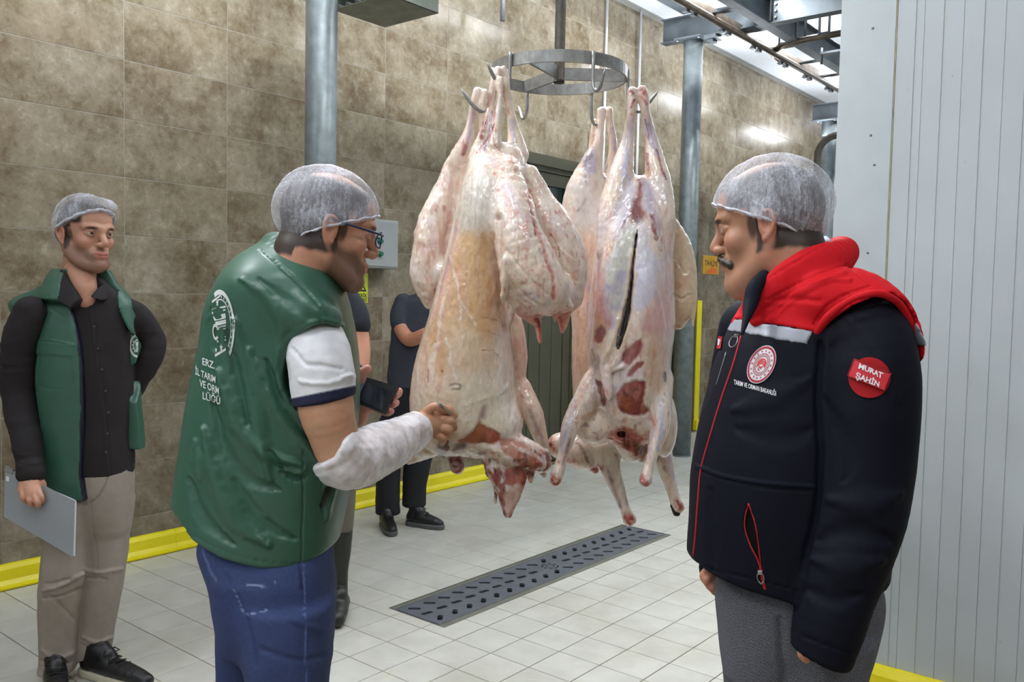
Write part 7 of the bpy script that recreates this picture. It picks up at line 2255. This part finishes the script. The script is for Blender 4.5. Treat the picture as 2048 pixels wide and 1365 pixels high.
decal(cl3, joint([flat(arcband(.56, .59, 0, 2 * math.pi, 36)), flat(arcband(.42, .45, 0, 2 * math.pi, 30)), flat([star(.71 * math.cos(a), .71 * math.sin(a), .075, a) for a in np.linspace(0, 2 * math.pi, 17)[:-1]]),
      flat([[(.505 * math.cos(a) - .02, .505 * math.sin(a) - .03), (.505 * math.cos(a) + .02, .505 * math.sin(a) - .03), (.505 * math.cos(a) + .02, .505 * math.sin(a) + .03), (.505 * math.cos(a) - .02, .505 * math.sin(a) + .03)] for a in np.linspace(0, 2 * math.pi, 31)[:-1]]),
      flat(arcband(.07, .115, math.radians(50), math.radians(310), 14, (-.05, -.22))), flat([star(.06, -.22, .05)])]), M_rb, P3, 'badge_pattern', bm_map, bb_, .0032)
decal(cl3, joint([flat(arcband(.30 + .0 * i, .37, math.radians(20), math.radians(160), 10, (.0, -.05 - .11 * i))) for i in range(3)] + [flat([[(-.34, .04), (0, -.22), (.34, .04), (.0, -.12)]])]), plain('badge_orange_red', srgb(214, 52, 44), 0.6), P3, 'badge_leaf', bm_map, bb_, .0033)
decal(cl3, text_mesh('TARIM VE ORMAN BAKANLIĞI', 1.0, bold=.012), M_wt, P3, 'lettering', lambda a, c: (1511 + a * 13.4 * .46, 777 - c * 13.5 + a * 13.4 * .46 * .285), (1455, 745, 1570, 815), .002)
# small flag tab at the far chest and second zip
patch([(1440, 673), (1448, 674), (1444, 699), (1436, 698)], 'flag_tab', plain('flag_red', srgb(190, 20, 40), 0.6), .004, 'small red and white tab')
patch([(1440, 678), (1445, 680), (1443, 692), (1439, 692)], 'flag_white', M_wb, .0055)
seam(cl3, [(1452, 705), (1440, 745), (1432, 770)], .0012, MZ, P3, 'chest_zip')
# trousers
v = Vol.px(1400, 1800, 1150, 1960, b3 - .26, b3 + .28, 0.006)
v.secs([(1150, 1440, 1752, b3 + .02, .15, .16), (1200, 1434, 1756, b3 + .02, .155, .16), (1280, 1440, 1742, b3 + .02, .14, .15), (1365, 1449, 1722, b3 + .02, .11, .12)], p=2.4, k=.01, kt=.02)
v.secs([(1260, 1560, 1744, b3 - .05, .11, .11), (1365, 1566, 1722, b3 - .05, .105, .105), (1500, 1574, 1706, b3 - .05, .09, .09), (1700, 1580, 1700, b3 - .04, .08, .08), (1900, 1580, 1704, b3 - .03, .08, .09)], p=2.2, k=.02, kt=.01)
v.secs([(1260, 1440, 1620, b3 + .10, .10, .10), (1365, 1449, 1596, b3 + .10, .10, .10), (1500, 1462, 1590, b3 + .10, .09, .09), (1700, 1480, 1590, b3 + .10, .08, .08), (1890, 1480, 1596, b3 + .10, .08, .09)], p=2.2, k=.02, kt=.01)
s = NT('grey_tweed')
a_ = s.new('ShaderNodeVertexColor', layer_name='Col')
w1 = s.new('ShaderNodeTexChecker'); w1.inputs['Scale'].default_value = 330; s.link(s.coords(), w1.inputs['Vector'])
n_ = s.noise(s.coords(), 420, 2)
c_ = s.mix(0.75, s.mix(1.0, a_.outputs[0], s.ramp(w1.outputs['Fac'], [(0, (0.62,) * 3), (1, (1.5,) * 3)]), 'MULTIPLY'), s.ramp(n_, [(.35, srgb(52, 54, 62)), (.65, srgb(128, 130, 140))]))
s.set(Base_Color=s.mix(.55, s.mix(1.0, a_.outputs[0], s.ramp(w1.outputs['Fac'], [(0, (0.62,) * 3), (1, (1.5,) * 3)]), 'MULTIPLY'), c_), Roughness=.9); s.bump(n_, .3, .001)


def f3t(k):
    fold(k, .002, 6, (1, 1, .7), 9)
    k.line([(1500, 1200), (1496, 1280), (1502, 1365)], 3, h=-.003, wob=1, soft=1); k.line([(1560, 1240), (1570, 1365)], 14, h=-.008, soft=1); k.line([(1650, 1340), (1652, 1365)], 2, h=.002, wob=0)


garment(v, 'trousers', s.m, P3, srgb(84, 86, 94), f3t)
shoe(P3, (1700, 1925), (1500, 1935), b3 - .03, 0, bt=b3 - .05); shoe(P3, (1600, 1860), (1420, 1850), b3 + .1, 0, bt=b3 + .12)

# ---------------------------------------------------------------- person 4: dark T-shirt and rubber boots, behind person 2
b4 = 3.85
P4 = frame((at(650, 1200, b4)[0], b4), 'person', 'person in dark T-shirt and black rubber boots, mostly hidden behind the green-waistcoated man', 'person')
HV, HQ, HC, tr4 = head((648, 500, b4), 1.08, (0.5, -0.86), 0.0, skin=srgb(176, 124, 96), neck=(-.03, -.045, -.19, .056))
arm4 = hand_mesh([([(706, 640, b4 - .06, 26), (716, 680, b4 - .08, 23), (722, 715, b4 - .12, 19), (718, 745, b4 - .16, 15), (700, 765, b4 - .2, 13)], .01), ([(700, 765, b4 - .2, 13), (686, 776, b4 - .22, 14)], .01), [(684, 770, b4 - .24, 6), (672, 772, b4 - .25, 5)], [(684, 778, b4 - .24, 6), (672, 782, b4 - .25, 5)], [(686, 784, b4 - .24, 6), (676, 790, b4 - .25, 5)], [(690, 788, b4 - .24, 5.5), (682, 796, b4 - .24, 4.5)], [(690, 766, b4 - .24, 6), (686, 756, b4 - .26, 5)]],
                 (655, 620, b4 - .34), (755, 810, b4 + .05), h=.004, skin=srgb(184, 130, 102))
arm4b = hand_mesh([([(574, 640, b4, 24), (566, 720, b4, 20), (600, 790, b4 - .15, 15), (660, 790, b4 - .22, 12)], .01)], (540, 620, b4 - .30), (690, 820, b4 + .1), h=.006, skin=srgb(184, 130, 102))
under = skel([[(648, 560, b4, .06), (645, 660, b4, .12), (640, 830, b4, .12)], [(620, 850, b4 + .05, .08), (612, 1180, b4 + .06, .04)], [(672, 850, b4 - .03, .08), (684, 1010, b4 - .0, .05), (676, 1190, b4 - .02, .04)]])
V, Q, C = merge([(HV, HQ, HC), (*under, srgb(184, 130, 102)), arm4, arm4b])
mesh_from(V, Q, 'body', M_skin, P4, C)
v = Vol.px(530, 760, 545, 850, b4 - .22, b4 + .22, .006)
v.secs([(562, 625, 675, b4, .05, .06), (575, 600, 702, b4, .08, .08), (605, 575, 722, b4, .10, .10), (700, 580, 715, b4, .11, .11), (830, 572, 712, b4, .12, .12)], p=2.3, k=.01)
v.chain([(696, 592, b4 - .03, 20), (708, 622, b4 - .05, 26), (714, 650, b4 - .07, 26)], .012); v.chain([(596, 592, b4, 20), (582, 640, b4, 26)], .012)
garment(v, 't_shirt', M_cotton, P4, srgb(24, 28, 38), lambda k: fold(k, .004, 7))
v = Vol.px(570, 740, 800, 1080, b4 - .2, b4 + .24, .007)
v.secs([(815, 575, 712, b4, .11, .12), (900, 578, 716, b4, .11, .12)], k=.01, kt=.02)
v.secs([(880, 650, 714, b4 - .03, .08, .08), (980, 662, 710, b4 - .02, .07, .07), (1060, 664, 706, b4 - .01, .065, .065)], k=.02); v.secs([(880, 580, 655, b4 + .05, .08, .08), (1060, 590, 636, b4 + .06, .06, .06)], k=.02)
garment(v, 'trousers', M_cotton, P4, srgb(104, 98, 86), lambda k: fold(k, .004, 8))
M_rub = vmat('rubber', rough=0.45, bump=0.1, bscale=90, var=.05)
for (x, bb4, dx) in ((684, b4 - .02, 0), (616, b4 + .06, 0)):
    v = Vol.px(x - 40, x + 60, 1010, 1240, bb4 - .26, bb4 + .14, .0055)
    v.chain([(x + 2, 1044, bb4, 20), (x, 1090, bb4, 19), (x - 4, 1140, bb4, 16), (x - 6, 1180, bb4 + .01, 17), (x - 6, 1192, bb4 - .04, 17)], .01)
    p_ = at(x - 4, 1200, bb4)
    v.chain3([(p_[0], bb4 + .02, .045, .040), (p_[0] + .01, bb4 - .08, .042, .042), (p_[0] + .02, bb4 - .17, .035, .034)], .02)
    v.half((0, 0, .001), (0, 0, -1))
    garment(v, 'boot', M_rub, P4, srgb(36, 38, 32), lambda k: fold(k, .002, 9))

# ---------------------------------------------------------------- person 5: grey polo shirt, arms folded, behind the carcasses
b5 = 5.30
P5 = frame((at(826, 1000, b5)[0], b5), 'person', 'person in dark grey polo shirt with folded arms, half hidden behind the left carcasses', 'person')
HV, HQ, HC, tr5 = head((868, 528, b5), 1.05, (0.4, -0.9), 0.0, skin=srgb(180, 128, 100), neck=(-.03, -.045, -.19, .056))
sk5 = srgb(192, 134, 106)
arm5 = hand_mesh([([(800, 645, b5 - .05, 17), (808, 668, b5 - .09, 15), (822, 680, b5 - .14, 14), (850, 668, b5 - .2, 12), (878, 652, b5 - .2, 9)], .01), ([(878, 652, b5 - .2, 9), (892, 646, b5 - .2, 10)], .008), [(895, 641, b5 - .2, 5), (904, 636, b5 - .2, 4)], [(896, 646, b5 - .2, 5), (906, 643, b5 - .2, 4)], [(896, 651, b5 - .2, 5), (905, 650, b5 - .2, 4)], [(892, 656, b5 - .2, 4.5), (900, 658, b5 - .2, 4)], [(886, 642, b5 - .2, 5), (890, 633, b5 - .2, 4)]],
                 (780, 620, b5 - .3), (915, 700, b5 + .02), h=.005, skin=sk5)
under = skel([[(868, 575, b5, .055), (862, 650, b5, .12), (845, 770, b5, .12)], [(805, 800, b5, .08), (790, 900, b5, .05), (780, 1010, b5, .04)], [(848, 800, b5 + .05, .08), (836, 900, b5 + .05, .05), (830, 990, b5 + .05, .04)], [(900, 610, b5, .05), (915, 660, b5 - .05, .04), (880, 668, b5 - .2, .03)]])
V, Q, C = merge([(HV, HQ, HC), (*under, sk5), arm5])
mesh_from(V, Q, 'body', M_skin, P5, C)
v = Vol.px(760, 950, 575, 800, b5 - .26, b5 + .24, .007)
v.secs([(586, 846, 892, b5, .05, .06), (596, 812, 922, b5, .08, .08), (615, 792, 938, b5, .10, .10), (660, 784, 925, b5, .11, .11), (720, 778, 915, b5, .12, .12), (775, 774, 905, b5, .12, .12)], p=2.3, k=.01)
v.chain([(806, 604, b5 - .02, 17), (800, 630, b5 - .04, 19), (800, 646, b5 - .05, 19)], .01); v.chain([(920, 606, b5, 17), (926, 646, b5 - .02, 19)], .01)
v.chain([(842, 588, b5 - .02, 6), (866, 596, b5 - .06, 6), (890, 590, b5 - .02, 6)], .006)
garment(v, 'polo_shirt', M_cotton, P5, srgb(56, 60, 72), lambda k: fold(k, .004, 7))
v = Vol.px(735, 925, 755, 1060, b5 - .2, b5 + .26, .007)
v.secs([(765, 776, 904, b5, .12, .13), (830, 764, 890, b5, .11, .12), (860, 760, 884, b5, .10, .11)], k=.01, kt=.02)
v.secs([(840, 760, 822, b5 - .02, .085, .085), (920, 756, 803, b5 - .02, .07, .07), (985, 752, 799, b5 - .02, .065, .065), (1028, 752, 800, b5 - .02, .068, .068)], k=.02)
v.secs([(840, 818, 884, b5 + .05, .085, .085), (920, 808, 864, b5 + .05, .07, .07), (980, 806, 852, b5 + .05, .065, .065), (1012, 805, 852, b5 + .05, .068, .068)], k=.02)
garment(v, 'trousers', M_cotton, P5, srgb(24, 25, 30), lambda k: fold(k, .004, 8))
shoe(P5, (770, 1020), (786, 1050), b5 - .0, 0, bt=b5 - .24, sole=M_dsole); shoe(P5, (818, 1010), (886, 1030), b5 + .04, 0, bt=b5 - .06, sole=M_dsole)
